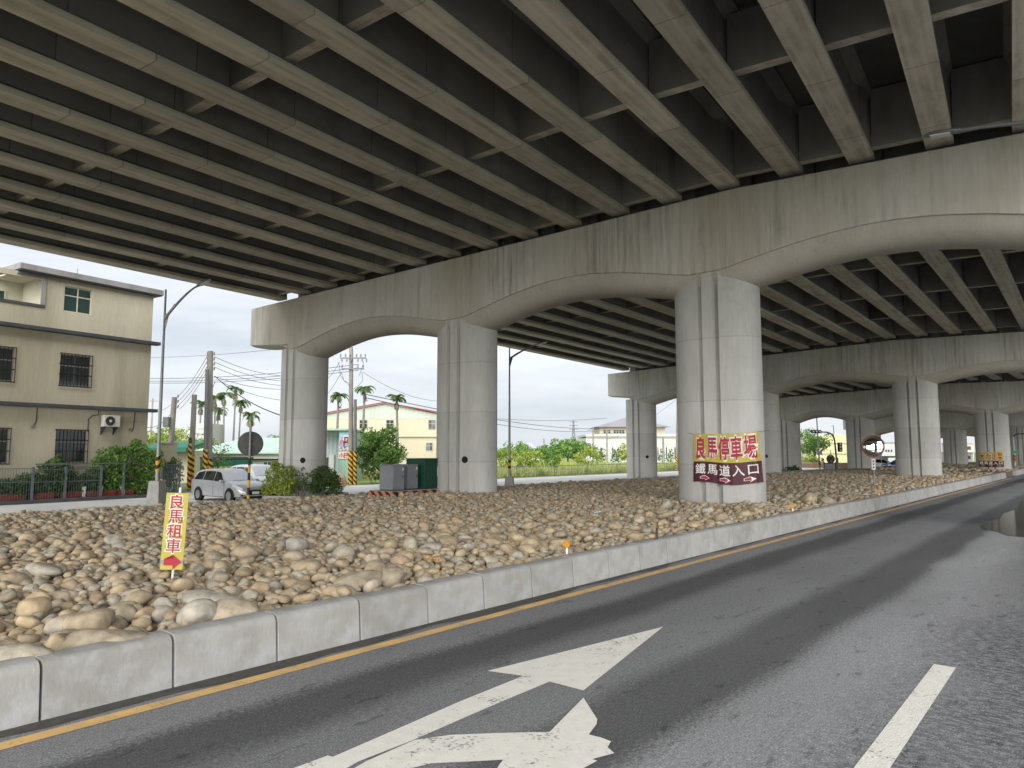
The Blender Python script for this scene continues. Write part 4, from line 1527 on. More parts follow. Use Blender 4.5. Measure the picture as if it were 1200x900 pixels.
WX = [(-4.71, -3.22), (-8.28, -6.78), (-11.8, -10.3), (-15.3, -13.8)]
holes = []
for a, b in WX:
    holes += [(a, b, 1.48, 3.10), (a, b, 5.36, 6.95)]
holes.append((-4.71, -3.33, 9.13, 10.45))
holes.append((-18, -5.72, 9.13, 10.50))                     # the open balcony on the top floor
wall_with_holes('front_wall', 'render_wall', -18, 0, -0.45, 10.75, holes, 0, 0.22, bl)
bb('side_wall', 'render_wall', -0.22, 0, 0.222, 9, -0.45, 10.75)
bb('rear_wall', 'render_wall', -18, -0.222, 8.8, 9, -0.45, 8.9)
bb('top_floor_wall', 'balcony_paint', -5.5, -5.3, 0.222, 8.7, 8.2, 10.7)
bb('balcony_back_wall', 'balcony_paint', -18, -5.502, 2.6, 2.8, 8.25, 10.7)
bb('floor_slab', 'roof_slab', -17.9, -0.23, 0.225, 8.7, 7.85, 8.2)
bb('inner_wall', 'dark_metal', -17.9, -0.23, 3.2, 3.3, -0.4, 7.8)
bb('balcony_ceiling', 'balcony_paint', -6.9, -0.3, 0.23, 8.8, 10.70, 10.76)
bb('roof', 'roof_slab', -6.95, 0.35, -0.42, 9.4, 10.80, 11.10, bevel=0.02)
bb('roof_trim', 'ledge', -6.90, 0.30, -0.37, 9.3, 10.755, 10.797)
bb('ledge', 'ledge', -18, 0.30, -0.45, -0.002, 7.95, 8.13, bevel=0.02)
bb('ledge', 'ledge', -18, 0.30, -0.45, -0.002, 4.20, 4.38, bevel=0.02)
bb('balcony_rail', 'ledge', -18, -5.60, -0.06, 0.24, 9.132, 9.27)
bb('balcony_frame', 'roof_slab', -5.80, -5.60, -0.07, -0.003, 9.272, 10.62)
bb('balcony_frame', 'roof_slab', -6.90, -5.60, -0.07, -0.003, 10.622, 10.75)
MB().tube([(-3.9, 0.5, 11.1 + Z0), (-3.9, 0.5, 11.55 + Z0)], 0.025, 6).build('roof_pipe', M['galv'], bl)


def window(x0, x1, z0, z1, y=0.10, barred=True, frame='window_frame', four=False, parent=bl):
    f = MB()
    w = 0.055
    f.bx(x0, x0 + w, y - .03, y + .03, z0 + Z0, z1 + Z0); f.bx(x1 - w, x1, y - .03, y + .03, z0 + Z0, z1 + Z0)
    f.bx(x0 + w, x1 - w, y - .03, y + .03, z0 + Z0, z0 + w + Z0); f.bx(x0 + w, x1 - w, y - .03, y + .03, z1 - w + Z0, z1 + Z0)
    xm = (x0 + x1) / 2
    f.bx(xm - w / 2, xm + w / 2, y - .028, y + .028, z0 + w + Z0, z1 - w + Z0)
    zt = z0 + (z1 - z0) * 0.64
    f.bx(x0 + w, x1 - w, y - .026, y + .026, zt - w / 2 + Z0, zt + w / 2 + Z0)
    o = f.build('window', M[frame], parent)
    MB().bx(x0 + 0.02, x1 - 0.02, y - 0.006, y + 0.006, z0 + 0.02 + Z0, z1 - 0.02 + Z0).build('pane', M['green_glass' if four else 'glass'], o)
    if barred:
        g = MB()
        yb = -0.10
        n_ = 9
        for k in range(n_ + 1):
            xx = x0 - 0.03 + (x1 - x0 + 0.06) * k / n_
            g.bx(xx - .012, xx + .012, yb - .012, yb + .012, z0 - 0.03 + Z0, z1 + 0.03 + Z0)
        for zz in (z0 - 0.03, z0 + (z1 - z0) * .36, z0 + (z1 - z0) * .70, z1 + 0.03):
            g.bx(x0 - 0.045, x1 + 0.045, yb - .02, yb + .02, zz - .022 + Z0, zz + .022 + Z0)
            for xx in (x0 - 0.03, x1 + 0.03):
                g.bx(xx - .015, xx + .015, yb, 0.0, zz - .014 + Z0, zz + .014 + Z0)
        g.build('window_bars', M['bar_black'], o)
    return o


for a, b in WX:
    window(a, b, 1.48, 3.10, frame='dark_frame'); window(a, b, 5.36, 6.95, frame='dark_frame')
window(-4.71, -3.33, 9.13, 10.45, barred=False, four=True)
window(-7.6, -6.3, 8.75, 10.2, y=2.56, barred=False, four=True)
window(-11.0, -9.6, 8.75, 10.2, y=2.56, barred=False, four=True)
M['ac_white'] = mat('ac_casing', (0.60, 0.60, 0.56), (0.52, 0.52, 0.49), scale=4, rough=0.5)
ac = thing('air_conditioner', (BX + 0.54 * -2.22 + 0.842 * 0.34, BY + 0.842 * -2.22 - 0.54 * 0.34, 3.33), 'white air conditioner unit with a round fan on brackets on the tan wall', 'air conditioner', rz=math.atan2(0.842, 0.540))
MB().bx(-0.42, 0.42, -0.16, 0.16, 0, 0.60).build('casing', M['ac_white'], ac, bevel=0.015)
MB().lathe([(0.0, 0.01), (0.2, 0.012), (0.235, 0.03), (0.25, 0.0)], M=Matrix.Translation((-0.1, -0.161, 0.3)) @ Matrix.Rotation(PI / 2, 4, 'X'), n=24).build('fan_grille', M['dark_metal'], ac, smooth=40)
MB().lathe([(0.0, 0.03), (0.07, 0.03), (0.07, 0.01)], M=Matrix.Translation((-0.1, -0.17, 0.3)) @ Matrix.Rotation(PI / 2, 4, 'X'), n=16).build('fan_hub', M['ac_white'], ac)
for sx in (-0.32, 0.32):
    mb = MB(); mb.add([(sx - .02, -0.15, -0.002), (sx + .02, -0.15, -0.002), (sx + .02, 0.32, -0.002), (sx - .02, 0.32, -0.002), (sx - .02, 0.32, -0.42), (sx + .02, 0.32, -0.42)],
                      [(0, 1, 2, 3), (3, 2, 5, 4), (0, 4, 5, 1), (0, 3, 4), (1, 5, 2)])
    mb.build('bracket', M['dark_metal'], ac)
for pts in ([(-2.7, -0.03, 4.18), (-2.72, -0.03, 3.95), (-3.0, -0.03, 3.9), (-3.2, -0.03, 3.7), (-3.2, -0.03, 3.05)], [(-5.65, -0.03, 4.18), (-5.66, -0.03, 3.5), (-5.75, -0.03, 3.3)], [(-0.75, -0.03, 4.18), (-0.8, -0.03, 3.3), (-0.9, -0.03, 3.1)]):
    MB().tube([(a, b, c + Z0) for a, b, c in pts], 0.022, 6).build('wall_cable', M['dark_metal'], bl)
for xx in (-5.8, -0.95):
    MB().bx(xx - 0.08, xx + 0.08, -0.05, -0.001, 3.16 + Z0, 3.30 + Z0).build('junction_box', M['galv'], bl)

# ------------------------------------------------------------------ leaves
def leaf_mat(name, c1, c2, c3, scale=1.2, trans=0.25):
    m = mat(name, c1, c2, scale=scale, rough=0.6, spec=0.3, coord='Object', third=c3, s3=scale * 2.3, lo=0.38, hi=0.62)
    b = m.node_tree.nodes['Principled BSDF']
    n, l = m.node_tree.nodes, m.node_tree.links
    tr = n.new('ShaderNodeBsdfTranslucent')
    src = b.inputs['Base Color'].links[0].from_socket
    l.new(src, tr.inputs[0])
    mx_ = n.new('ShaderNodeMixShader'); mx_.inputs[0].default_value = trans
    out = [x for x in n if x.type == 'OUTPUT_MATERIAL'][0]
    l.new(b.outputs[0], mx_.inputs[1]); l.new(tr.outputs[0], mx_.inputs[2]); l.new(mx_.outputs[0], out.inputs[0])
    return m


M['leaf_dark'] = leaf_mat('dark_leaves', (0.039, 0.081, 0.026), (0.078, 0.150, 0.039), (0.111, 0.182, 0.052))
M['leaf_mid'] = leaf_mat('mid_green_leaves', (0.072, 0.163, 0.036), (0.137, 0.260, 0.058), (0.195, 0.319, 0.078))
M['leaf_light'] = leaf_mat('yellow_green_leaves', (0.169, 0.286, 0.046), (0.299, 0.390, 0.065), (0.377, 0.390, 0.078))
M['leaf_palm'] = leaf_mat('palm_fronds', (0.065, 0.115, 0.040), (0.10, 0.16, 0.055), (0.14, 0.20, 0.075))
M['leaf_dry'] = leaf_mat('dry_fronds', (0.25, 0.22, 0.13), (0.18, 0.17, 0.09), (0.30, 0.27, 0.17))
M['bark'] = mat('bark', (0.16, 0.13, 0.10), (0.09, 0.075, 0.06), scale=6, stretch=(1, 1, 0.25), rough=0.95, bump=0.4)
M['palm_bark'] = mat('pale_palm_bark', (0.22, 0.21, 0.19), (0.15, 0.145, 0.13), scale=4, stretch=(1, 1, 1.5), rough=0.9)


def leaves(clumps, per, size, g, droop=0.3, aspect=0.5):
    """clumps: (x, y, z, r).  Leaf-shaped four-point faces scattered through each clump's outer volume"""
    V, n = [], 0
    for cx, cy, cz, r in clumps:
        k = max(4, int(per * r * r))
        d = g.normal(size=(k, 3)); d /= np.linalg.norm(d, axis=1)[:, None]
        rad = r * g.uniform(0.35, 1.06, k) ** 0.55
        p = d * rad[:, None] * np.array([1, 1, 0.86]) + np.array([cx, cy, cz])
        a = g.normal(size=(k, 3)); a[:, 2] -= droop; a /= np.linalg.norm(a, axis=1)[:, None]
        b = np.cross(a, g.normal(size=(k, 3))); b /= np.linalg.norm(b, axis=1)[:, None]
        s = size * g.uniform(0.6, 1.35, k)[:, None]
        V.append(np.stack([p - a * s * .5, p + b * s * aspect * .5 - a * s * 0.05, p + a * s * .5, p - b * s * aspect * .5 - a * s * 0.05], 1).reshape(-1, 3))
        n += k
    V = np.concatenate(V)
    return V, np.arange(4 * n).reshape(-1, 4)


def leaf_obj(name, clumps, per, size, m, parent, seed, **kw):
    per = per * 2.3
    g = np.random.default_rng(seed)
    V, F = leaves(clumps, per, size, g, **kw)
    me = big_mesh(name, V, F, None, m)
    me.polygons.foreach_set('use_smooth', np.zeros(len(F), dtype=bool))
    return link(name, me, parent)


def crown_clumps(rx, ry, rz, zc, n, r, seed, flat=0.0):
    g = np.random.default_rng(seed)
    out = []
    for _ in range(n):
        d = g.normal(size=3); d /= np.linalg.norm(d)
        k = g.uniform(0.45, 1.0)
        z = d[2] * rz * k
        if flat and z < 0: z *= (1 - flat)
        out.append((d[0] * rx * k, d[1] * ry * k, zc + z, r * g.uniform(0.7, 1.3)))
    return out


def tree(loc, h, rx, rz, n, r, label, seed, m='leaf_mid', per=60, size=0.3, group=None, cat='tree', trunk_r=0.16, trunk_h=None, ry=None):
    t = thing('tree', loc, label, cat, group)
    zc = h - rz
    cl = crown_clumps(rx, ry or rx, rz, zc, n, r, seed, 0.25)
    g = np.random.default_rng(seed + 5)
    mb = MB()
    th = trunk_h or zc
    mb.tube([(0, 0, -0.1), (0.08, 0.03, th * 0.5), (0.0, 0.1, th)], [trunk_r, trunk_r * 0.75, trunk_r * 0.5], 8)
    for cx, cy, cz, rr in cl[:: max(1, len(cl) // 10)]:
        z0 = th * g.uniform(0.45, 0.95)
        mb.tube([(0.04, 0.04, z0), (cx * 0.5, cy * 0.5, (z0 + cz) / 2 + 0.2), (cx, cy, cz)], [trunk_r * 0.5, trunk_r * 0.33, trunk_r * 0.12], 6)
    mb.build('trunk', M['bark'], t, smooth=50)
    leaf_obj('crown', cl, per, size, M[m], t, seed + 1)
    return t


def shrub(loc, clumps, per, size, m, label, seed, group=None, name='shrub', cat='shrub', stems=3):
    t = thing(name, loc, label, cat, group)
    leaf_obj('foliage', clumps, per * 1.6, size * 1.08, M[m], t, seed)
    mb = MB()
    for k, (cx, cy, cz, r) in enumerate(clumps[:: max(1, len(clumps) // stems)]):
        mb.tube([(cx * 0.4, cy * 0.4, -0.1), (cx * 0.8, cy * 0.8, cz * 0.6), (cx, cy, cz)], [0.03, 0.022, 0.01], 5)
    mb.build('stems', M['bark'], t)
    return t


# planting round the foot of the first column
c1 = pier_point(PIERS[1], -22.06, 0)
t = thing('planter_kerb', (c1.x, c1.y, -0.45), 'low round concrete planter edge at the foot of the far left column', 'planter')
MB().lathe([(2.15, 0.0), (2.15, 0.36), (2.35, 0.36), (2.38, 0.0)], n=40).build('edging', M['concrete'], t, smooth=30)
MB().lathe([(0.0, 0.26), (2.16, 0.26)], n=40).build('soil', M['bed_soil'], t)


def local(u, v, d, o):
    p = atd(u, v, d)
    return (p[0] - o[0], p[1] - o[1], p[2] - o[2])


def px_clumps(items, o, k=1.0):
    """(u, v, distance, radius in metres) -> clumps in the frame of origin o"""
    return [(*local(u, v, d, o), r * k) for u, v, d, r in items]


o_ = (-11.9, 35.6, -0.2)
shrub(o_, px_clumps([(317, 568, 35.5, .36), (320, 556, 35.6, .36), (327, 549, 35.6, .26), (333, 560, 35.4, .36), (339, 552, 35.5, .26), (343, 567, 35.3, .30), (328, 573, 35.2, .30), (313, 575, 35.3, .25), (322, 545, 35.5, .2), (337, 574, 35.1, .3)], o_, 1.2), 520, 0.13, 'leaf_light',
      'light green shrub on the left side of the planted column', 31, 'shrubs round the column foot')
o_ = (-10.4, 35.0, -0.2)
shrub(o_, px_clumps([(352, 566, 34.9, .26), (358, 558, 34.9, .17), (347, 573, 34.9, .2), (355, 550, 34.9, .10), (362, 572, 34.9, .17), (350, 556, 34.9, .16), (359, 566, 34.9, .15)], o_, 1.2), 420, 0.10, 'leaf_dark',
      'thin sparse shrub against the front of the planted column', 32, 'shrubs round the column foot')
o_ = (-9.2, 35.2, -0.2)
shrub(o_, px_clumps([(372, 556, 35.2, .30), (379, 552, 35.2, .28), (387, 557, 35.3, .30), (373, 568, 35.1, .33), (383, 568, 35.1, .35), (391, 568, 35.2, .30), (379, 561, 35.0, .36), (390, 562, 35.0, .3), (368, 572, 35.0, .3), (394, 573, 35.1, .28)], o_, 1.22), 900, 0.10, 'leaf_dark',
      'dense dark clipped shrub on the right side of the planted column', 33, 'shrubs round the column foot')
p_ = atd(929, 553, 80)
o_ = (p_[0], p_[1], -0.3)
shrub(o_, px_clumps([(924, 553, 80, .7), (930, 551, 80, .7), (936, 554, 80, .6), (928, 556, 80, .6)], o_), 70, 0.3, 'leaf_dark', 'green shrub at the foot of the slim far column', 34)

# plants and fence before the tan building
WM = Matrix.Translation((BX, BY, -0.45)) @ Matrix.Rotation(math.atan2(0.842, 0.540), 4, 'Z')


def wl(x, y, z):                             # building frame -> world
    p = WM @ Vector((x, y, z + 0.45))
    return (p.x, p.y, p.z)


fz = math.atan2(0.842, 0.540)
M['fence_grey'] = mat('grey_fence_paint', (0.14, 0.165, 0.18), (0.11, 0.13, 0.145), scale=4, rough=0.5, metal=0.2)
M['terracotta'] = mat('red_planter', (0.30, 0.060, 0.045), (0.22, 0.05, 0.04), scale=4, rough=0.7)
f0 = thing('garden_fence', wl(0, -1.25, -0.40), 'thin grey bar fence on posts in front of the tan building', 'fence', rz=fz)
for x in (-11.6, -8.9, -6.2, -4.75, -3.05):
    MB().bx(x - 0.05, x + 0.05, -0.05, 0.05, 0, 1.72).build('post', M['fence_grey'], f0)
for (x0, x1, zt) in ((-11.6, -6.2, 1.66), (-6.15, -3.1, 1.60)):
    pm = MB()
    for x in np.arange(x0 + 0.1, x1, 0.115):
        pm.bx(x - 0.006, x + 0.006, -0.006, 0.006, 0.12, zt)
    for z in (0.13, zt - 0.02, zt * 0.62):
        pm.bx(x0, x1, -0.014, 0.014, z - 0.016, z + 0.016)
    pm.build('bar_panel', M['fence_grey'], f0)
MB().bx(-6.1, -1.9, -0.03, 0.03, 1.80, 1.87).build('top_rail', M['fence_grey'], f0)
MB().bx(-1.95, -1.85, -0.05, 0.05, 0, 1.86).build('post', M['fence_grey'], f0)
o = MB().bx(-18, 0.6, -1.15, -0.02, -0.42, -0.24).build('garden_bed', M['bed_soil'])
o.matrix_world = WM @ Matrix.Translation((0, 0, 0.45)); tag(o, kind='structure')
for k, x in enumerate((-6.9, -5.6, -4.3, -3.4, -2.5, -1.7)):
    t = thing('trough_planter', wl(x, -0.9, -0.23), ['red trough planter under the dark climbing plant', 'red trough planter left of the tall shrub', 'red trough planter below the barred window', 'red trough planter right of the white pots', 'short red trough planter before the bushy plants', 'red trough planter nearest the street lamp'][k], 'planter', 'red planters behind the garden fence', rz=fz)
    mb = MB(); mb.box((0, 0, 0.15), (0.95, 0.32, 0.30), taper=1.12); mb.build('trough', M['terracotta'], t, bevel=0.015)
    MB().bx(-0.42, 0.42, -0.12, 0.12, 0.302, 0.32).build('soil', M['bed_soil'], t)
for k, (x, tilt) in enumerate(((-3.75, 0.0), (-2.95, 0.05), (-1.75, -0.2))):
    t = thing('white_pot', wl(x, -1.05, -0.20), ['slim white pot behind the fence, the left of three', 'slim white pot between two others behind the fence', 'slim white pot leaning to one side behind the fence'][k], 'pot', 'white pots behind the fence', rz=fz)
    t.rotation_euler = (0, tilt, fz)
    MB().lathe([(0.08, 0), (0.10, 0.25), (0.115, 0.5), (0.105, 0.5), (0.09, 0.3)], n=14).build('pot', M['plate_white'], t, smooth=40)
gp = [(-9.0, 'dark leafy plant at the edge of the photograph behind the fence', [(0, 0, .7, .5), (.3, 0, 1.1, .4), (-.4, 0, .9, .5), (.6, 0, .5, .4)], 'leaf_dark'),
      (-4.95, 'dark domed climbing plant rising over the bar fence', [(0, 0, 1.55, .42), (-.5, 0, 1.2, .42), (.5, .1, 1.2, .42), (0, 0, .9, .55), (-.75, 0, .65, .4), (.8, 0, .7, .4), (0.1, 0, 1.85, .22)], 'leaf_dark'),
      (-6.6, 'low dark plant in the planter left of the domed plant', [(0, 0, .55, .42), (-.6, 0, .6, .4), (.55, 0, .7, .42), (1.0, 0, .5, .35)], 'leaf_dark'),
      (-3.45, 'loose leafy plant under the barred window', [(0, 0, .75, .42), (.5, 0, .9, .4), (-.4, 0, .6, .35), (0.2, 0, 1.25, .22)], 'leaf_dark'),
      (-2.2, 'tall bushy shrub with lighter top beside the barred window', [(-.45, 0, 2.0, .42), (.1, 0, 1.75, .5), (-.3, .1, 1.35, .5), (.5, 0, 2.1, .38), (.35, 0, 1.2, .5), (-.1, 0, .8, .5), (-.75, 0, 1.7, .3), (.0, 0, 2.35, .25)], 'leaf_mid'),
      (-0.75, 'tall light green shrub at the corner of the tan building', [(0, 0, 2.2, .45), (.55, 0, 1.9, .45), (-.5, 0, 2.25, .4), (.1, 0, 1.5, .55), (.5, 0, 1.1, .5), (.9, 0, 1.6, .33), (-.3, 0, 2.7, .22), (.3, 0, .7, .5), (.95, 0, 2.15, .28)], 'leaf_mid')]
for k, (x, lb, cl, m) in enumerate(gp):
    shrub(wl(x, -0.75, -0.2), [(a * 0.54 - b * 0.842, a * 0.842 + b * 0.54, c, r * 1.2) for a, b, c, r in cl + [(-.5, .1, .35, .45), (.1, .1, .4, .5), (.7, .1, .35, .45), (-.9, .1, .5, .4), (1.0, .1, .5, .4), (.3, .1, .8, .42)]], 300, 0.16, m, lb, 50 + k, 'plants in front of the tan building')

# ------------------------------------------------------------------ cars
def paint(name, c, metal=0.0):
    m = mat(name, c, tuple(x * 0.97 for x in c), rough=0.32, metal=metal, spec=0.5)
    m.node_tree.nodes['Principled BSDF'].inputs['Coat Weight'].default_value = 0.7
    return m


M['silver_paint'] = paint('silver_car_paint', (0.46, 0.48, 0.51), 0.35)
M['white_car'] = paint('white_car_paint', (0.70, 0.71, 0.71))
M['blue_paint'] = paint('blue_car_paint', (0.015, 0.05, 0.24))
M['car_glass'] = mat('car_window_glass', (0.012, 0.014, 0.016), rough=0.05, spec=0.9)
M['sunshade'] = mat('windscreen_glass_bright', (0.50, 0.54, 0.60), (0.60, 0.64, 0.70), scale=1.2, rough=0.08, spec=0.8)
M['tyre'] = mat('tyre_rubber', (0.015, 0.015, 0.015), rough=0.85)
M['rim'] = mat('alloy_wheel', (0.50, 0.51, 0.52), rough=0.3, metal=0.8)
M['black_plastic'] = mat('black_plastic', (0.014, 0.014, 0.015), rough=0.45)
M['head_glass'] = mat('headlight_glass', (0.62, 0.64, 0.66), rough=0.08, spec=0.8)
M['red_lens'] = mat('red_tail_lens', (0.30, 0.015, 0.015), rough=0.15)


def interp(xs, ys, x):
    return float(np.interp(x, xs, ys))


def car(loc, rz, label, paint_m, shade=True, profile='mpv', scale=1.0, group=None):
    t = thing('parked_car', loc, label, 'car', group, rz=rz)
    t.scale = (scale, scale, scale)
    XT = [-2.30, -2.26, -2.15, -1.95, -1.70, -1.2, -0.5, 0.1, 0.35, 0.75, 1.10, 1.28, 1.60, 1.95, 2.18, 2.28, 2.32]
    ZT = [0.62, 0.96, 1.12, 1.40, 1.50, 1.565, 1.59, 1.575, 1.53, 1.32, 1.10, 1.02, 0.97, 0.88, 0.76, 0.66, 0.50]
    XB = [-2.30, -1.2, 0.6, 1.28, 1.9, 2.32]
    ZB = [1.02, 0.99, 0.93, 0.94, 0.84, 0.48]
    XW = [-2.32, -2.22, -1.9, -1.2, 0.8, 1.6, 2.0, 2.2, 2.32]
    WW = [0.66, 0.78, 0.835, 0.86, 0.86, 0.835, 0.77, 0.66, 0.46]
    top = lambda x: interp(XT, ZT, x)
    belt = lambda x: min(interp(XB, ZB, x), top(x) - 0.03)
    wid = lambda x: interp(XW, WW, x)

    def roofw(x):
        gh = max(0.0, min(1.0, (top(x) - belt(x)) / 0.55))
        return wid(x) * (0.93 - 0.19 * gh)

    def side(x, k, off=0.0):
        y = 0.985 * wid(x) + (roofw(x) - 0.985 * wid(x)) * k
        z = belt(x) + (top(x) - 0.05 - belt(x)) * k
        return y + off, z
    xs = sorted(set(np.round(np.concatenate([np.linspace(-2.3, 2.32, 47), XT]), 3)))
    ring = []
    for x in xs:
        w, zt = wid(x), top(x)
        zb = 0.22 if abs(x) < 2.1 else 0.22 + (abs(x) - 2.1) * 0.4
        zb = min(zb, zt - 0.12)
        zbelt = max(belt(x), zb + 0.06)
        rw = roofw(x)
        h = [(0.0, zb), (0.80 * w, zb), (0.97 * w, zb + 0.05), (1.0 * w, zb + (zbelt - zb) * 0.45), (1.0 * w, zb + (zbelt - zb) * 0.75), (0.985 * w, zbelt)]
        for k in (0.33, 0.66, 1.0):
            h.append((0.985 * w + (rw - 0.985 * w) * k, zbelt + max(zt - 0.05 - zbelt, 0.004) * k))
        h += [(rw * 0.90, zt - 0.015), (rw * 0.55, zt), (0.0, zt + 0.008)]
        ring.append([(x, -y, z) for y, z in h] + [(x, y, z) for y, z in h[-2:0:-1]])
    n = len(ring[0])
    mb = MB()
    mb.v = [p for r_ in ring for p in r_]
    for j in range(len(ring) - 1):
        for k in range(n):
            k2 = (k + 1) % n
            mb.f.append((j * n + k, j * n + k2, (j + 1) * n + k2, (j + 1) * n + k)[::-1])
    mb.f.append(tuple(range(n))); mb.f.append(tuple(range((len(ring) - 1) * n, len(ring) * n))[::-1])
    mb.m = [0] * len(mb.f)
    body = mb.build('body', M[paint_m], t, smooth=42)
    bm = bmesh.new(); bm.from_mesh(body.data); bmesh.ops.recalc_face_normals(bm, faces=bm.faces); bm.to_mesh(body.data); bm.free()
    # side windows: corners given along the belt and along the roof edge
    for sg in (-1, 1):
        for (b0, b1, t0, t1) in ((0.02, 1.04, 0.0, 0.42), (-0.98, -0.04, -0.98, -0.06), (-1.92, -1.05, -1.66, -1.05)):
            w = MB()
            nu, nv = 8, 4
            for j in range(nv + 1):
                k = 0.10 + 0.78 * j / nv
                for i in range(nu + 1):
                    a = i / nu
                    x = (b0 + (b1 - b0) * a) * (1 - j / nv) + (t0 + (t1 - t0) * a) * j / nv
                    y, z = side(x, k, 0.012)
                    w.v.append((x, sg * y, z))
            for j in range(nv):
                for i in range(nu):
                    q = (j * (nu + 1) + i, j * (nu + 1) + i + 1, (j + 1) * (nu + 1) + i + 1, (j + 1) * (nu + 1) + i)
                    w.f.append(q if sg < 0 else q[::-1])
            w.m = [0] * len(w.f)
            w.build('side_window', M['car_glass'], t, smooth=60)
    for nm, x0, x1, m in (('windscreen', 0.42, 1.22, 'sunshade' if shade else 'car_glass'), ('rear_window', -2.13, -1.76, 'car_glass')):
        w = MB()
        nu, nv = 10, 8
        for j in range(nv + 1):
            x = x0 + (x1 - x0) * j / nv
            for i in range(nu + 1):
                s = -1 + 2 * i / nu
                rw = roofw(x) * 0.90
                w.v.append((x + (0.012 if x0 > 0 else -0.012), s * rw, top(x) + 0.012 - 0.025 * abs(s) ** 3))
        for j in range(nv):
            for i in range(nu):
                w.f.append((j * (nu + 1) + i, (j + 1) * (nu + 1) + i, (j + 1) * (nu + 1) + i + 1, j * (nu + 1) + i + 1))
        w.m = [0] * len(w.f)
        w.build(nm, M[m], t, smooth=60)
    for x in (1.42, -1.38):
        for sg in (-1, 1):
            y = wid(x) * sg
            RX_ = Matrix.Translation((x, y * 0.985, 0.315)) @ Matrix.Rotation(-sg * PI / 2, 4, 'X')
            MB().lathe([(0.0, 0.02), (0.385, 0.021), (0.385, 0.0)], M=RX_, n=28).build('wheel_arch', M['black_plastic'], t)
            w = MB().lathe([(0.20, -0.18), (0.30, -0.18), (0.315, -0.15), (0.315, 0.02), (0.295, 0.05), (0.215, 0.05), (0.20, 0.03)], M=RX_, n=28).build('wheel', M['tyre'], t, smooth=40)
            rm = MB().lathe([(0.0, 0.032), (0.05, 0.036), (0.06, 0.028), (0.20, 0.024), (0.212, 0.046), (0.218, 0.046)], M=RX_, n=28)
            rm.build('rim', M['rim'], w, smooth=35)
            sp = MB()
            for q in range(5):
                a = 2 * PI * (q + 0.5) / 5
                sp.add([tuple(RX_ @ Vector((rr * math.cos(a + da), rr * math.sin(a + da), 0.034))) for rr, da in ((0.075, -.25), (0.175, -.30), (0.19, 0), (0.175, .30), (0.075, .25))], [(0, 1, 2, 3, 4)])
            sp.build('rim_opening', M['black_plastic'], w)
    for sg in (-1, 1):
        hl = MB()
        pts = []
        for x, z0, z1 in ((2.235, 0.60, 0.69), (2.10, 0.62, 0.76), (1.90, 0.68, 0.83), (1.66, 0.78, 0.86)):
            for z in (z0, z1):
                pts.append((x + 0.012, sg * (wid(x) * 1.0 + 0.012), z))
        hl.add(pts, [(0, 2, 3, 1), (2, 4, 5, 3), (4, 6, 7, 5)])
        hl.build('headlight', M['head_glass'], t)
        MB().box((2.18, sg * 0.60, 0.36), (0.10, 0.16, 0.09), rz=-sg * 0.5).build('fog_lamp', M['black_plastic'], t, bevel=0.01)
        MB().box((0.90, sg * 0.96, 1.00), (0.14, 0.20, 0.14), rz=0).build('wing_mirror', M[paint_m], t, bevel=0.035)
        for hx in (-0.02, -1.02):
            MB().box((hx + 0.10, sg * (wid(hx) + 0.012), 0.83), (0.18, 0.025, 0.035)).build('door_handle', M[paint_m], t, bevel=0.008)
        sm = MB()
        for hx in (0.98, -0.01, -1.02):
            sm.bx(hx - 0.006, hx + 0.006, sg * wid(hx) - 0.004, sg * wid(hx) + 0.004, 0.33, 0.90)
        sm.build('door_seam', M['black_plastic'], t)
        MB().box((-2.25, sg * 0.70, 0.98), (0.12, 0.14, 0.34)).build('tail_light', M['red_lens'], t, bevel=0.02)
    MB().bx(2.26, 2.345, -0.40, 0.40, 0.36, 0.60).build('grille', M['black_plastic'], t, bevel=0.02)
    MB().bx(2.30, 2.352, -0.45, 0.45, 0.605, 0.625).build('grille_bar', M['rim'], t)
    MB().bx(2.346, 2.358, -0.19, 0.19, 0.40, 0.53).build('number_plate', M['plate_white'], t)
    MB().bx(2.05, 2.335, -0.52, 0.52, 0.20, 0.30).build('front_lip', M['black_plastic'], t, bevel=0.02)
    return t


p_ = atd(268, 584, 36.4)
car((p_[0], p_[1], -0.40), R_(-38), 'silver people carrier parked behind the black and yellow mirror post', 'silver_paint')
p_ = atd(297, 577, 41.2)
car((p_[0] + 0.2, p_[1], -0.40), R_(-45), 'white car half hidden behind the silver people carrier', 'white_car', scale=1.08)
p_ = atd(1048, 556, 84)
car((p_[0] + 1.0, p_[1], -0.30), R_(160), 'dark blue car half hidden by the second column near the road', 'blue_paint', shade=False, scale=1.05)
p_ = atd(1033, 554, 96)
car((p_[0], p_[1], -0.40), R_(-20), 'small pale car far off between the round mirror and the column', 'white_car', shade=False)

# ------------------------------------------------------------------ poles and lines
def pole(base, top, r0, r1, label, m='old_concrete', hz=None, group='power poles', name='power_pole', lid=False):
    t = thing(name, base, label, 'power pole' if name == 'power_pole' else 'post', group)
    tx, ty, tz = top[0] - base[0], top[1] - base[1], top[2] - base[2]
    MB().tube([(0, 0, -0.2), (tx * .5, ty * .5, tz * .5), (tx, ty, tz)], [r0, (r0 + r1) / 2, r1], 12).build('shaft', M[m], t, smooth=50)
    if hz:
        k = hz / tz
        MB().tube([(0, 0, 0.02), (tx * k, ty * k, hz)], [r0 + 0.015, r0 + 0.012], 12, caps=False).build('hazard_sleeve', M['hazard'], t, smooth=50)
    return t


M['ins'] = mat('porcelain_insulator', (0.20, 0.19, 0.19), rough=0.3)


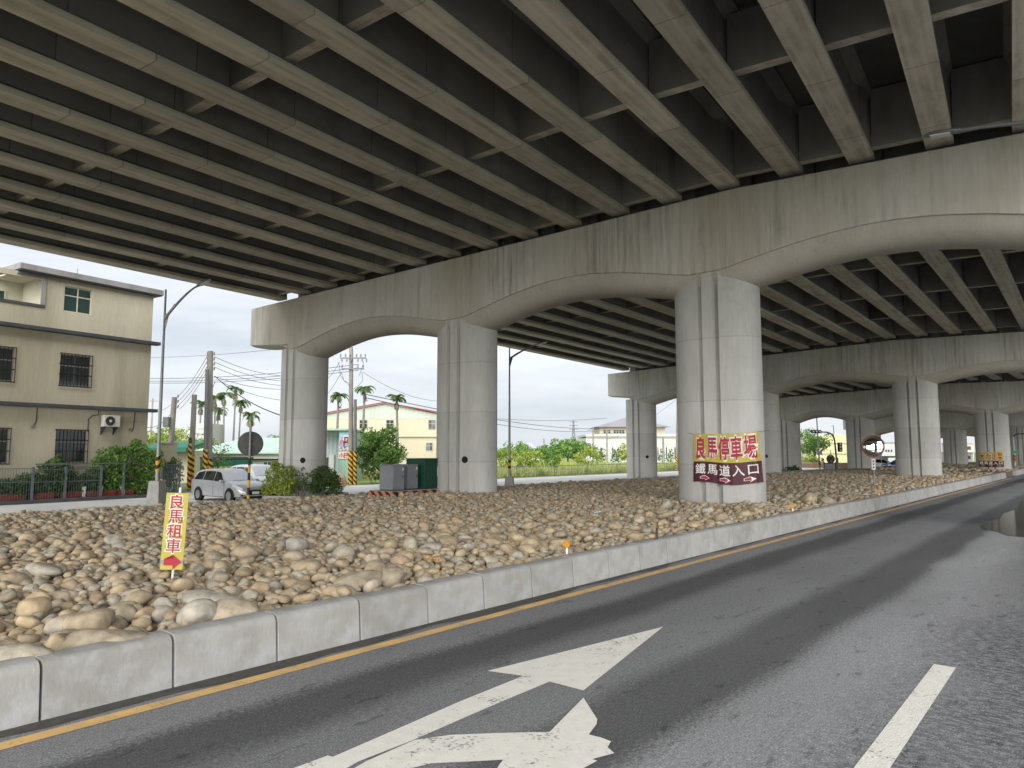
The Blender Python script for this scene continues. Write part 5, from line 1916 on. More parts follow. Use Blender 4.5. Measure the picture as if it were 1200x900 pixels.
def insulator(mb, p, h=0.22):
    x, y, z = p
    mb.tube([(x, y, z), (x, y, z + h * 0.3), (x, y, z + h * 0.35), (x, y, z + h * .6), (x, y, z + h * 0.65), (x, y, z + h)], [0.03, 0.03, 0.065, 0.05, 0.06, 0.035], 8)


D1 = 47.0
b_ = atd(244, 578, D1); p_ = atd(246.5, 411.5, D1)
pA = (b_[0], D1, -0.42)
A_top = Vector(p_)
t = pole(pA, p_, 0.24, 0.17, 'tallest grey concrete power pole right of the street lamp', hz=2.0)
im = MB()
for k, v in enumerate((416, 422, 428, 433.5)):
    for sg, u in ((-1, 243.2), (1, 251.0)):
        q = atd(u, v, D1)
        im.tube([(A_top.x - pA[0] - 0.01, 0, q[2] - pA[2]), (q[0] - pA[0], 0, q[2] - pA[2])], 0.022, 5)
        insulator(im, (q[0] - pA[0], 0, q[2] - pA[2] - 0.03), 0.24)
im.build('insulators', M['ins'], t)
b_ = atd(239.5, 578, D1 - 0.6); p_ = atd(243, 433, D1 - 0.6)
pole((b_[0], D1 - 0.6, -0.42), p_, 0.13, 0.12, 'thin dark cable duct pole strapped beside the tallest power pole', m='pole_grey', hz=2.6)
b_ = atd(222.5, 578, 48); p_ = atd(228, 462.5, 48)
pole((b_[0], 48, -0.42), p_, 0.19, 0.16, 'short concrete power pole left of the tallest one, with no arms', hz=2.2)
b_ = atd(221, 578, 47.4); p_ = atd(223, 513, 47.4)
pole((b_[0] - 0.02, 47.4, -0.42), p_, 0.10, 0.10, 'black and yellow cable guard pole in front of the short power pole', m='dark_metal', hz=3.0)
b_ = atd(196, 575, 52); p_ = atd(204.5, 465.5, 52)
t = pole((b_[0], 52, -0.42), p_, 0.22, 0.18, 'leaning concrete power pole carrying a grey transformer box')
q = atd(195.5, 494.5, 51.7)
MB().box((q[0] - b_[0], -0.3, q[2] + 0.42), (0.42, 0.4, 0.72)).build('transformer_box', M['pole_grey'], t, bevel=0.02)
im = MB()
for v in (466, 472, 478):
    q = atd(208.5, v, 52)
    im.tube([(p_[0] - b_[0] - 0.05, 0, q[2] + 0.42), (q[0] - b_[0], 0, q[2] + 0.42)], 0.02, 5)
    insulator(im, (q[0] - b_[0], 0, q[2] + 0.40), 0.24)
im.build('insulators', M['ins'], t)
p_ = atd(171, 575, 95)
q = atd(179, 467, 95)
t = pole((q[0], 95, -0.42), q, 0.14, 0.10, 'distant thin pole just right of the tan building')
am = MB()
for v in (470, 480):
    r_ = atd(179, v, 95); am.box((0, 0, r_[2] + 0.42), (1.9, 0.08, 0.08))
am.build('crossarm', M['pole_grey'], t)

D2 = 55.0
b_ = atd(411, 568, D2); p_ = atd(411.5, 407, D2)
pB = (b_[0], D2, -0.42)
t = pole(pB, p_, 0.20, 0.15, 'tall pale power pole with two crossarms beside the green shed', hz=2.5)
B_arm = []
for v, hw in ((420, 1.0), (432.5, 0.86)):
    q = atd(411.5, v, D2)
    z = q[2] + 0.42
    o = MB().box((0.02, -0.18, z), (hw * 2, 0.09, 0.10)).build('crossarm', M['pole_grey'], t)
    im = MB()
    for k in ((-1, -.6, -.25, .3, .65, 1) if v < 430 else (-1, .5, 1)):
        insulator(im, (k * hw * 0.94, -0.18, z + 0.05), 0.28)
        if v < 430:
            insulator(im, (k * hw * 0.94 + 0.12, -0.22, z - 0.32), 0.26)
        B_arm.append((pB[0] + k * hw * 0.94, D2 - 0.18, q[2] + 0.3))
    im.build('insulators', M['ins'], o)
for pts in ([(397, 424), (399, 440), (404, 447), (410, 452)], [(426, 424), (424, 432), (421, 440)], [(424, 436), (425, 446), (420, 452), (414, 456)], [(400, 436), (403, 446), (409, 449)]):
    MB().tube([(atd(u, v, D2 - .2)[0] - pB[0], -0.2, atd(u, v, D2 - .2)[2] + 0.42) for u, v in pts], 0.016, 5).build('jumper_cable', M['dark_metal'], t)
b_ = atd(416, 568, D2 - 0.5); p_ = atd(416.3, 468, D2 - 0.5)
t = pole((b_[0], D2 - 0.5, -0.42), p_, 0.13, 0.12, 'dark shorter pole right beside the pale crossarm pole', m='pole_grey', hz=2.5)
for (u, v0, d, lb) in ((695, 500, 150, 'far thin power pole left of the white hip roofed building'), (711, 503, 140, 'far power pole with a crossarm in front of the white building'), (637, 514, 150, 'far thin leaning pole above the grass field'), (777, 512, 110, 'far concrete pole right of the second pier column')):
    p_ = atd(u, v0, d)
    t = pole((p_[0] + (0.6 if u == 637 else 0), d, -0.42), p_, 0.20, 0.14, lb, group='far power poles')
    if u in (695, 711):
        MB().box((0, 0, p_[2] + 0.42 - 0.8), (2.4, 0.1, 0.1)).build('crossarm', M['pole_grey'], t)
b_ = atd(793, 550, 95); p_ = atd(794, 455, 95)
pole((b_[0], 95, -0.42), p_, 0.17, 0.13, 'pale power pole with a striped foot seen just left of the banner column', hz=2.0, group='far power poles')
p_ = atd(796.5, 470, 94.6)
pole((p_[0], 94.6, -0.42), p_, 0.15, 0.14, 'darker pole touching the pale striped power pole', m='pole_grey', hz=2.0, group='far power poles')

M['wire'] = mat('cable_black', (0.035, 0.037, 0.04), rough=0.6)
WL = [0]


def wire(p, q, sag, label, r=0.022):
    p, q = Vector(p), Vector(q)
    pts = [p.lerp(q, k) - Vector((0, 0, sag * 4 * k * (1 - k))) for k in np.linspace(0, 1, 15)]
    o = MB().tube(pts, r, 4).build('power_line', M['wire'])
    tag(o, label, 'power line', 'power lines')
    return o


def w2(u0, v0, d0, u1, v1, d1, sag, label, r=0.022):
    return wire(atd(u0, v0, d0), atd(u1, v1, d1), sag, label, r)


for k, (v0, u1, v1) in enumerate(((417, 208, 465), (423, 209, 470), (429, 209, 475), (434, 210, 480))):
    w2(243, v0, 47, u1, v1, 52, 0.25, ['topmost', 'second', 'third', 'lowest'][k] + ' of the cables sloping from the tall pole down to the leaning pole', 0.016)
for k, (v0, v1) in enumerate(((418, 441), (424, 447), (430, 452), (441, 455))):
    w2(251, v0, 47, 345, v1, 58, 0.35, ['topmost', 'second', 'third', 'lowest'][k] + ' of the cables sloping right from the tall pole behind the far left column', 0.016)
for k, (v0, v1) in enumerate(((442, 431), (445, 435), (447, 438))):
    w2(120, v0, 70, 420, v1 - 4, 56, 0.5, ['upper', 'middle', 'lower'][k] + ' of three level cables behind the tall pole running to the crossarm pole', 0.02)
w2(160, 419, 60, 360, 405, 45, 0.2, 'highest cable, crossing the sky above the tall pole', 0.012)
w2(252, 441, 47, 330, 487, 40, 0.3, 'thick cable falling steeply right of the palms', 0.03)
w2(258, 447, 47, 345, 470, 55, 0.3, 'thin cable under the thick one beside the palms', 0.015)
w2(230, 478, 48, 252, 447, 47, 0.5, 'slack cable looping from the short pole up to the tall one', 0.02)
w2(170, 500, 60, 204, 480, 52, 0.5, 'slack cable from behind the tan building to the leaning pole', 0.02)
w2(171, 478, 62, 205, 470, 52, 0.5, 'upper slack cable from the tan building to the leaning pole', 0.016)
w2(428, 462, 55, 712, 502, 140, 0.9, 'upper of two long cables over the warehouse toward the white building', 0.03)
w2(428, 466, 55, 695, 505, 150, 1.0, 'lower of two long cables over the warehouse toward the white building', 0.03)
w2(560, 489, 120, 711, 490, 140, 0.5, 'level cable low over the grass field', 0.03)
w2(795, 466, 95, 711, 515, 140, 0.8, 'cable from the striped far pole down past the white building', 0.02)
w2(376, 449, 60, 398, 424, 55, 0.3, 'short cable from behind the far left column to the crossarm', 0.016)
w2(376, 468, 60, 400, 436, 55, 0.3, 'lower short cable from behind the far left column to the crossarm', 0.016)
w2(425, 436, 55, 520, 470, 75, 0.6, 'cable from the lower crossarm over the warehouse roof', 0.016)

# ------------------------------------------------------------------ palms
def palm(loc, h, rad, label, seed, skirt=True):
    g = np.random.default_rng(seed)
    t = thing('palm_tree', loc, label, 'palm tree', 'slender palms behind the shops')
    lean = g.uniform(-0.25, 0.25, 2)
    top = Vector((lean[0], lean[1], h))
    MB().tube([(0, 0, -0.1), (lean[0] * .3, lean[1] * .3, h * .5), tuple(top)], [0.17, 0.13, 0.10], 8).build('trunk', M['palm_bark'], t, smooth=50)
    MB().tube([tuple(top), tuple(top + Vector((0, 0, 0.55)))], [0.13, 0.06], 8).build('crownshaft', M['leaf_palm'], t)
    for nm, cnt, m, el0 in (('frond', 13, 'leaf_palm', 0.80), ('dry_frond', 4 if skirt else 2, 'leaf_dry', -0.75)):
        fm = MB()
        for k in range(cnt):
            az = 2 * PI * k / cnt + g.uniform(-.3, .3)
            L = rad * g.uniform(0.9, 1.25) * (1.0 if nm == 'frond' else 0.75)
            el = el0 + g.uniform(-0.45, 0.35)
            pts = []
            p = top + Vector((0, 0, 0.45 if nm == 'frond' else 0.1)); e_ = el
            for j in range(8):
                pts.append(p.copy())
                p = p + Vector((math.cos(az) * math.cos(e_), math.sin(az) * math.cos(e_), math.sin(e_))) * L / 7
                e_ -= 0.30 if nm == 'frond' else 0.25
            fm.tube(pts, [0.025] * 7 + [0.01], 4)
            sd = Vector((-math.sin(az), math.cos(az), 0))
            for j in range(1, 8):
                for q in (0.0, 0.5):
                    if j == 7 and q: continue
                    c = pts[j] if not q else (pts[j] + pts[j + 1]) / 2
                    fw = (pts[j] - pts[j - 1]).normalized()
                    ll = L * 0.42 * math.sin(PI * (j + q + 1.2) / 9.6)
                    for sg in (-1, 1):
                        tip = c + sd * sg * ll * 0.75 + fw * ll * 0.5 - Vector((0, 0, ll * 0.42))
                        wv = fw * 0.085
                        fm.add([c - wv, c + wv, tip], [(0, 1, 2)])
        fm.build('crown' if nm == 'frond' else 'dry_fronds', M[m], t)
    return t


PL_ = [(234.7, 478, 'leftmost palm, small, left of the tall power pole'), (253, 471, 'palm hard against the right side of the tall power pole'), (254.5, 484, 'shortest palm under the one beside the tall pole'), (264, 467, 'broad green palm in the middle of the group right of the tall pole'), (275.3, 460, 'tallest palm of the group right of the tall pole'),
       (281, 476, 'palm with a brown skirt right of the tallest palm'), (296, 491, 'low palm with a shaggy dry skirt above the mirror back'), (395.5, 470, 'lone palm left of the crossarm pole'), (426, 461, 'lone palm right of the crossarm pole'), (467, 472, 'lone palm before the warehouse gable')]
for k, (u, v, lb) in enumerate(PL_):
    d = 96 + 3 * (k % 3) if k < 7 else 72
    x, y, z = atd(u, v, d)
    palm((x, y, -0.44), z + 0.44, 1.35 if k < 7 else 1.05, lb, 300 + k, skirt=(k not in (7, 8)))

# ------------------------------------------------------------------ shops and sheds behind the cars
def clad(name, c1, c2, pitch=0.25, axis=0):
    """ribbed sheet cladding: fine upright ribs in the surface"""
    m = mat(name, c1, c2, scale=0.6, rough=0.55, stretch=(1, 1, 0.4))
    n, l = m.node_tree.nodes, m.node_tree.links
    b = n['Principled BSDF']
    t = n.new('ShaderNodeTexCoord'); w = n.new('ShaderNodeTexWave')
    w.wave_type = 'BANDS'; w.bands_direction = 'XYZ'[axis]
    w.inputs['Scale'].default_value = 0.314 / pitch
    l.new(t.outputs['Object'], w.inputs['Vector'])
    bp_ = n.new('ShaderNodeBump'); bp_.inputs['Strength'].default_value = 0.8; bp_.inputs['Distance'].default_value = 0.04
    l.new(w.outputs['Fac'], bp_.inputs['Height']); l.new(bp_.outputs[0], b.inputs['Normal'])
    return m


M['clad_blue'] = clad('pale_blue_cladding', (0.40, 0.46, 0.49), (0.33, 0.39, 0.42), 0.35)
M['clad_green'] = clad('pale_green_cladding', (0.33, 0.50, 0.42), (0.28, 0.44, 0.37), 0.35)
M['clad_gable'] = clad('grey_green_cladding', (0.44, 0.48, 0.43), (0.38, 0.42, 0.37), 0.5)
M['cream_wall'] = mat('cream_wall', (0.52, 0.47, 0.36), (0.475, 0.43, 0.325), scale=0.3, rough=0.85)
M['roof_green'] = clad('pale_green_roof', (0.40, 0.53, 0.46), (0.34, 0.47, 0.41), 0.5)
M['white_wall'] = mat('white_wall', (0.46, 0.47, 0.46), (0.40, 0.41, 0.40), scale=0.4, rough=0.8)
M['grey_wall'] = mat('grey_wall', (0.38, 0.39, 0.39), (0.30, 0.31, 0.31), scale=0.4, rough=0.8)
M['red_trim'] = mat('dark_red_trim', (0.30, 0.045, 0.06), (0.25, 0.04, 0.05), rough=0.6)
M['board_green'] = mat('dark_green_board', (0.010, 0.105, 0.055), (0.008, 0.08, 0.045), scale=1, rough=0.6)
M['canopy_green'] = mat('green_canvas', (0.030, 0.165, 0.10), (0.025, 0.12, 0.075), scale=1.5, rough=0.7)
M['sky_blue'] = mat('sky_blue_panel', (0.20, 0.46, 0.68), (0.26, 0.50, 0.70), scale=0.8, rough=0.6)
M['pink_board'] = mat('pale_pink_board', (0.70, 0.55, 0.50), (0.66, 0.50, 0.46), scale=1, rough=0.6)


def zat(v, d):
    return atd(600, v, d)[2]


def xat(u, d):
    return atd(u, 530, d)[0]


def block(t, name, m, u0, u1, v0, v1, d, dep, dd=0.0):
    """a box facing the camera's way between picture edges at distance d, in thing t's frame"""
    x0, x1, z1, z0 = xat(u0, d), xat(u1, d), zat(v0, d), zat(v1, d)
    return MB().bx(x0 - t.location.x, x1 - t.location.x, d + dd - t.location.y, d + dd + dep - t.location.y, z0 - t.location.z, z1 - t.location.z).build(name, M[m], t)


def simple_window(t, u0, u1, v0, v1, d, frame='dark_metal', glass='glass', mull=1, cross=True):
    x0, x1, z1, z0 = xat(u0, d) - t.location.x, xat(u1, d) - t.location.x, zat(v0, d) - t.location.z, zat(v1, d) - t.location.z
    y = d - t.location.y
    w = max(0.05, (x1 - x0) * 0.05)
    f = MB()
    f.bx(x0, x0 + w, y - 0.06, y - 0.003, z0, z1); f.bx(x1 - w, x1, y - 0.06, y - 0.003, z0, z1)
    f.bx(x0 + w, x1 - w, y - 0.06, y - 0.003, z0, z0 + w); f.bx(x0 + w, x1 - w, y - 0.06, y - 0.003, z1 - w, z1)
    for k in range(mull):
        xm = x0 + (x1 - x0) * (k + 1) / (mull + 1)
        f.bx(xm - w / 2, xm + w / 2, y - 0.055, y - 0.003, z0 + w, z1 - w)
    if cross:
        zm = z0 + (z1 - z0) * 0.6
        f.bx(x0 + w, x1 - w, y - 0.05, y - 0.003, zm - w / 2, zm + w / 2)
    o = f.build('window', M[frame], t)
    MB().bx(x0 + w / 2, x1 - w / 2, y - 0.03, y - 0.004, z0 + w / 2, z1 - w / 2).build('pane', M[glass], o)
    return o


# white building with a pale green roof
d = 64.0
t = thing('low_white_building', (xat(285, d), d, -0.45), 'low white building with a pale green sheet roof behind the parked cars', 'building')
block(t, 'wall', 'grey_wall', 246, 362, 537, 566, d, 8)
block(t, 'fascia', 'white_wall', 222, 364, 530.5, 537.5, d, 0.4, -0.5)
r_ = MB()
x0, x1 = xat(224, d) - t.location.x, xat(366, d) - t.location.x
ze, zr = zat(530, d) + 0.45, zat(513, d + 6) + 0.45
r_.add([(x0, -0.9, ze), (x1, -0.9, ze), (x1, 6, zr), (x0 + 2.5, 6, zr), (x0, -0.9, ze - 0.12), (x1, -0.9, ze - 0.12), (x1, 6, ze - 0.12), (x0 + 2.5, 6, ze - 0.12)],
       [(0, 1, 2, 3), (4, 7, 6, 5), (0, 4, 5, 1), (1, 5, 6, 2), (2, 6, 7, 3), (3, 7, 4, 0)])
r_.build('roof', M['roof_green'], t)
simple_window(t, 309, 319, 541, 553, d, 'white_wall')
simple_window(t, 262, 274, 541, 550, d, 'white_wall')
block(t, 'notice', 'red_ink', 320, 323, 541, 546, d, 0.03, -0.05)
block(t, 'gutter', 'dark_metal', 246, 362, 538, 539, d, 0.1, -0.11)
# dark green fence board with yellow lettering
d = 53.0
t = thing('sign_board', (xat(263, d), d, -0.45), 'long dark green board with yellow lettering behind the silver car', 'sign board')
block(t, 'board', 'board_green', 235, 296, 538, 556, d, 0.1)
block(t, 'cap_rail', 'dark_metal', 234.5, 296.5, 535.5, 537.9, d, 0.18, -0.04)
for k, ch in enumerate('也去有限'):
    v, f = fit_glyph(ch, 0.40, 0.42, 0.02)
    mb = MB(); cx = xat(254 + 6.0 * k, d) - t.location.x; cz = zat(549.5, d) + 0.45
    mb.add([(cx + a, -0.012, cz + b) for a, b in v], f); mb.build('letter', M['yellow_board'], t)
for u in (240, 265, 290):
    block(t, 'post', 'dark_metal', u, u + 1.2, 536, 574, d, 0.1, 0.11)
# green canopy stall and the small structures by the leaning pole
d = 58.0
t = thing('canopy_stall', (xat(205, d), d, -0.45), 'cream stall with a green canvas canopy left of the power poles', 'stall')
block(t, 'wall', 'cream_wall', 186, 222, 528, 572, d, 3)
mb = MB()
x0, x1 = xat(170, d) - t.location.x, xat(226, d) - t.location.x
z0_, z1_ = zat(524.5, d) + 0.45, zat(517, d + 3) + 0.45
mb.add([(x0, -1.2, z0_), (x1, -1.2, z0_), (x1, 3, z1_), (x0, 3, z1_), (x0, -1.2, z0_ - 0.35), (x1, -1.2, z0_ - 0.35), (x1, 3, z1_ - 0.1), (x0, 3, z1_ - 0.1)], [(0, 1, 2, 3), (4, 7, 6, 5), (0, 4, 5, 1), (1, 5, 6, 2), (2, 6, 7, 3), (3, 7, 4, 0)])
mb.build('canopy', M['canopy_green'], t)
block(t, 'blue_valance', 'sky_blue', 172, 224, 525.5, 528.5, d, 0.05, -0.9)
d = 45.0
t = thing('control_box', (xat(194, d), d, -0.42), 'tall cream control box at the foot of the leaning pole', 'control box')
block(t, 'housing', 'cream_wall', 187, 201.5, 520, 560, d, 0.7)
block(t, 'lid', 'cream_wall', 186.5, 202, 518.6, 519.9, d, 0.85, -0.06)
block(t, 'door', 'cream_wall', 188, 200.5, 536, 558, d, 0.02, -0.022)
for u in (189, 192.5):
    block(t, 'knob', 'dark_metal', u, u + 1.0, 537.5, 539, d, 0.03, -0.056)
d = 42.0
t = thing('bar_gate', (xat(202, d), d, -0.42), 'small grey bar gate topped by a dark plant left of the silver car', 'gate')
mb = MB()
for u in np.linspace(193, 211, 10):
    x = xat(u, d) - t.location.x
    mb.bx(x - 0.015, x + 0.015, -0.02, 0.02, 0, 1.75)
for z in (0.1, 0.5, 0.9, 1.3, 1.72):
    mb.bx(xat(192.5, d) - t.location.x, xat(211.5, d) - t.location.x, -0.025, 0.025, z - 0.025, z + 0.025)
mb.build('bars', M['fence_grey'], t)
for u in (192, 211):
    block(t, 'post', 'fence_grey', u, u + 1.4, 541, 578, d, 0.1, -0.05)
o_ = (xat(202, d), d + 0.7, -0.42)
shrub(o_, px_clumps([(198, 546, d + .7, .38), (205, 544, d + .7, .42), (202, 549, d + .7, .45), (209, 549, d + .7, .33), (203, 540, d + .7, .25), (196, 556, d + .7, .4), (207, 560, d + .7, .45), (200, 566, d + .7, .4)], o_), 160, 0.16, 'leaf_dark', 'dark plant spilling over the small bar gate', 71)
p_ = atd(254, 560, 51)
tree((p_[0], 51, -0.42), zat(515, 51) + 0.42, 1.05, 1.0, 16, 0.42, 'thin young tree just right of the tall power pole', 81, 'leaf_mid', per=46, size=0.17, trunk_r=0.05)
p_ = atd(237, 560, 92)
t = thing('far_tower_house', (p_[0], 92, -0.45), 'distant pale building with dark floor bands between the power poles', 'building')
block(t, 'wall', 'white_wall', 230, 243, 496, 560, 92, 5)
for v in (501, 507, 513):
    block(t, 'window_band', 'grey_wall', 231, 242, v, v + 2.5, 92, 0.05, -0.052)
for k, (u, v, rx, h_, d_) in enumerate(((196, 499, 2.6, 0, 78), (178, 503, 2.4, 0, 76), (216, 506, 2.0, 0, 80), (232, 518, 1.9, 0, 70), (318, 511, 2.2, 0, 112))):
    x, y, z = atd(u, v, d_)
    tree((x, y, -0.45), z + 0.45, rx, (z + 0.45) * 0.40, 26, 0.85, ['bright green tree behind the leaning power pole', 'bright green tree showing beside the edge of the tan building', 'green tree between the leaning pole and the short pole', 'low green tree behind the short power pole', 'far green tree right of the palms'][k],
         90 + k, 'leaf_light' if k < 3 else 'leaf_mid', per=36, size=0.34, group='trees behind the shops')

# pale shed with red lettering, left of the crossarm pole
d = 60.0
t = thing('roadside_shed', (xat(396, d), d, -0.45), 'pale blue and green sheet shed with red lettered boards', 'shed')
block(t, 'blue_wall', 'clad_blue', 366, 397, 505, 568, d + 1.5, 4)
block(t, 'green_wall', 'clad_green', 397, 410, 503, 566, d, 5)
block(t, 'roof_edge', 'roof_green', 366, 411, 502.2, 504.4, d, 5.5, -0.25)
block(t, 'white_pillar', 'white_wall', 389, 395, 533, 566, d, 0.6, -1)
block(t, 'door', 'dark_metal', 382.5, 386.5, 536, 550, d + 1.5, 0.05, -0.055)
block(t, 'blue_board', 'sky_blue', 397.5, 408.5, 508, 527, d, 0.06, -0.065)
block(t, 'pink_board', 'pink_board', 397, 408.5, 529.5, 538, d, 0.06, -0.065)
for k, ch in enumerate('小園'):
    for nm, bold, off, m, s_ in (('letter_outline', 0.06, 0.075, 'white_ink', 1.1), ('letter', 0.035, 0.085, 'red_ink', 1.0)):
        v, f = fit_glyph(ch, 0.36 * s_, 1.02 * s_, bold)
        cx = xat(400.4 + 5.1 * k, d) - t.location.x; cz = zat(519, d) + 0.45
        mb = MB(); mb.add([(cx + a, -off, cz + b) for a, b in v], f); mb.build(nm, M[m], t)
for k, ch in enumerate('小園'):
    v, f = fit_glyph(ch, 0.34, 0.42, 0.03)
    cx = xat(400.4 + 5.1 * k, d) - t.location.x; cz = zat(533.7, d) + 0.45
    mb = MB(); mb.add([(cx + a, -0.075, cz + b) for a, b in v], f); mb.build('letter', M['red_ink'], t)
p_ = atd(400, 568, 50)
t = thing('name_stone', (p_[0], 50, -0.45), 'upright rough stone with a painted red character beside the striped pole', 'name stone')
vv, ff = stone_shape(3, 555)
mb = MB(); mb.add([(a * 0.36, b * 0.25, c * 0.62 + 0.50) for a, b, c in vv], [tuple(q) for q in ff]); mb.build('stone', M['stone'], t, smooth=60)
v, f = fit_glyph('石', 0.34, 0.42, 0.02)
mb = MB(); mb.add([(a + 0.02, -0.262, b + 0.46) for a, b in v], f); mb.build('letter', M['red_ink'], t)

# the big leafy bush-tree and the cream warehouse behind it
p_ = atd(447, 562, 56)
t = tree((p_[0], 56, -0.45), zat(502, 56) + 0.45, 1.95, 1.85, 60, 0.58, 'big bushy bright green tree between the crossarm pole and the cabinets', 120, 'leaf_mid', per=110, size=0.26, trunk_r=0.12, ry=1.6)
g_ = np.random.default_rng(3)
o_ = (p_[0], 55.2, -0.45)
shrub(o_, px_clumps([(430, 552, 55.2, .5), (441, 556, 55.2, .5), (452, 557, 55.2, .5), (462, 556, 55.2, .5), (425, 540, 55.3, .6), (430, 528, 55.4, .6), (437, 545, 55, .6)], o_), 120, 0.2, 'leaf_dark', 'dark low growth under the big bushy tree', 121)
d = 82.0
wx = xat(449.5, d)
t = thing('warehouse', (wx, d, -0.45), 'cream warehouse with a grey green gable and dark red roof edge', 'warehouse')
L_, R__ = xat(366, d) - wx, xat(533, d) - wx
zb_, ze_, zp_ = zat(491, d) + 0.45, zat(488.5, d) + 0.45, zat(472.5, d) + 0.45
MB().bx(L_, R__, 0, 22, 0, zat(490.5, d) + 0.45).build('wall', M['cream_wall'], t)
gm = MB()
gm.add([(L_, -0.02, zb_), (R__, -0.02, zb_), (R__, -0.02, ze_ + 0.1), (0, -0.02, zp_), (L_, -0.02, ze_ + 0.1)], [(0, 1, 2, 3, 4)])
gm.build('gable', M['clad_gable'], t)
rf = MB()
rf.add([(L_ - .3, -0.3, ze_ + 0.1), (0, -0.3, zp_ + 0.05), (0, 22.3, zp_ + 0.05), (L_ - .3, 22.3, ze_ + 0.1)], [(0, 1, 2, 3)])
rf.add([(R__ + .3, -0.3, ze_ + 0.1), (0, -0.3, zp_ + 0.05), (0, 22.3, zp_ + 0.05), (R__ + .3, 22.3, ze_ + 0.1)], [(3, 2, 1, 0)])
o = rf.build('roof', M['clad_gable'], t)
sm_ = o.modifiers.new('thick', 'SOLIDIFY'); sm_.thickness = 0.1
tm = MB()
for a, b in (((L_ - .35, ze_ + 0.1), (0, zp_ + 0.06)), ((0, zp_ + 0.06), (R__ + .35, ze_ + 0.1))):
    tm.add([(a[0], -0.34, a[1] - 0.06), (b[0], -0.34, b[1] - 0.06), (b[0], -0.34, b[1] + 0.08), (a[0], -0.34, a[1] + 0.08), (a[0], -0.2, a[1] - 0.06), (b[0], -0.2, b[1] - 0.06), (b[0], -0.2, b[1] + 0.08), (a[0], -0.2, a[1] + 0.08)],
           [(0, 1, 2, 3), (7, 6, 5, 4), (3, 2, 6, 7), (0, 4, 5, 1)])
tm.build('roof_edge', M['red_trim'], t)
block(t, 'band', 'cream_wall', 367, 532, 510.5, 512, d, 0.2, -0.2)
for u0, u1, v0, v1 in ((420.5, 430, 492, 502.5), (452, 461, 492, 503), (501.5, 510.5, 492, 503), (499, 507, 518.5, 528)):
    simple_window(t, u0, u1, v0, v1, d, 'grey_wall')

# ------------------------------------------------------------------ the grass field and what lies behind it
M['grass'] = leaf_mat('field_grass', (0.28, 0.36, 0.085), (0.40, 0.45, 0.13), (0.46, 0.46, 0.19), scale=0.25, trans=0.35)
M['meadow'] = mat('meadow_ground', (0.19, 0.27, 0.055), (0.27, 0.32, 0.08), scale=0.15, rough=0.95, third=(0.14, 0.22, 0.05), s3=0.06)
on_road('meadow', [(14, -37.2), (14, -220), (260, -220), (260, -37.2)], -0.43, M['meadow'])


def grass_field():
    g = np.random.default_rng(77)
    N_ = 26000
    k = g.uniform(0, 1, N_)
    r = -38.6 - 62 * k ** 1.8
    s = g.uniform(28, 108, N_)
    x = O2[0] + DV[0] * s + RV[0] * r; y = O2[1] + DV[1] * s + RV[1] * r
    u = 600 + FPX * x / y
    q = ((u > 570) & (u < 745)) | ((u > 760) & (u < 815)) | ((u > 415) & (u < 520))
    x, y, r = x[q], y[q], r[q]
    n = len(x)
    h = g.uniform(0.35, 0.95, n) * np.where(g.uniform(size=n) < 0.1, 1.5, 1) * (0.8 + 0.4 * np.sin(x * 0.5) * np.sin(y * 0.37))
    w = g.uniform(0.05, 0.16, n)
    a = g.uniform(0, PI, n)
    lx, ly = g.normal(0, 0.22, n), g.normal(0, 0.22, n)
    z0 = np.full(n, -0.46)
    P = np.stack([np.stack([x - w * np.cos(a), y - w * np.sin(a), z0], -1), np.stack([x + w * np.cos(a), y + w * np.sin(a), z0], -1), np.stack([x + lx, y + ly, z0 + h], -1)], 1).reshape(-1, 3)
    me = big_mesh('tall_grass', P, np.arange(3 * n).reshape(-1, 3), None, M['grass'])
    tag(link('tall_grass', me), kind='stuff')


grass_field()
f1 = thing('fence_base', wl(-6.0, -1.25, -0.42), 'low dark stained base strip under the thin bar fence', 'fence base', rz=fz)
MB().bx(-12, 6.4, -0.10, 0.10, 0, 0.20).build('strip', M['ledge'], f1, bevel=0.02)
f0 = thing('field_fence', (*rd(50, -36.9), -0.43), 'long low pale mesh fence along the edge of the grass field', 'fence', rz=PI / 2 - AZ)
for s in np.arange(-26, 46, 3.0):
    MB().bx(s - 0.03, s + 0.03, -0.03, 0.03, 0, 1.12).build('post', M['galv'], f0)
for z in (0.10, 1.08):
    MB().bx(-26, 45, -0.022, 0.022, z - 0.03, z + 0.03).build('rail', M['galv'], f0)
mb = MB()
for s in np.arange(-26, 45, 0.24):
    mb.bx(s - 0.006, s + 0.006, -0.006, 0.006, 0.13, 1.05)
for z in (0.4, 0.7):
    mb.bx(-26, 45, -0.006, 0.006, z - 0.006, z + 0.006)
mb.build('mesh_panel', M['galv'], f0)
bush = [(612, 538.5, 98, 1.4, 'leaf_light', 'round yellow green bush at the left of the grass field, by the street lamp'), (624, 539, 100, 1.4, 'leaf_light', 'yellow green bush right of the leftmost field bush'), (641, 532, 104, 1.35, 'leaf_mid', 'green bush before the dark tree at its left foot'),
        (645, 543, 92, 0.9, 'leaf_mid', 'small dark green bush alone in the middle of the grass'), (690, 535, 108, 1.7, 'leaf_light', 'big yellow green bush left of the white building'), (653, 537, 106, 1.0, 'leaf_light', 'pale bush under the middle of the dark tree'),
        (676, 539, 104, 0.9, 'leaf_light', 'low yellow bush between the dark tree and the big yellow bush'), (590, 536, 100, 1.5, 'leaf_light', 'yellow green bush touching the edge of the second column')]
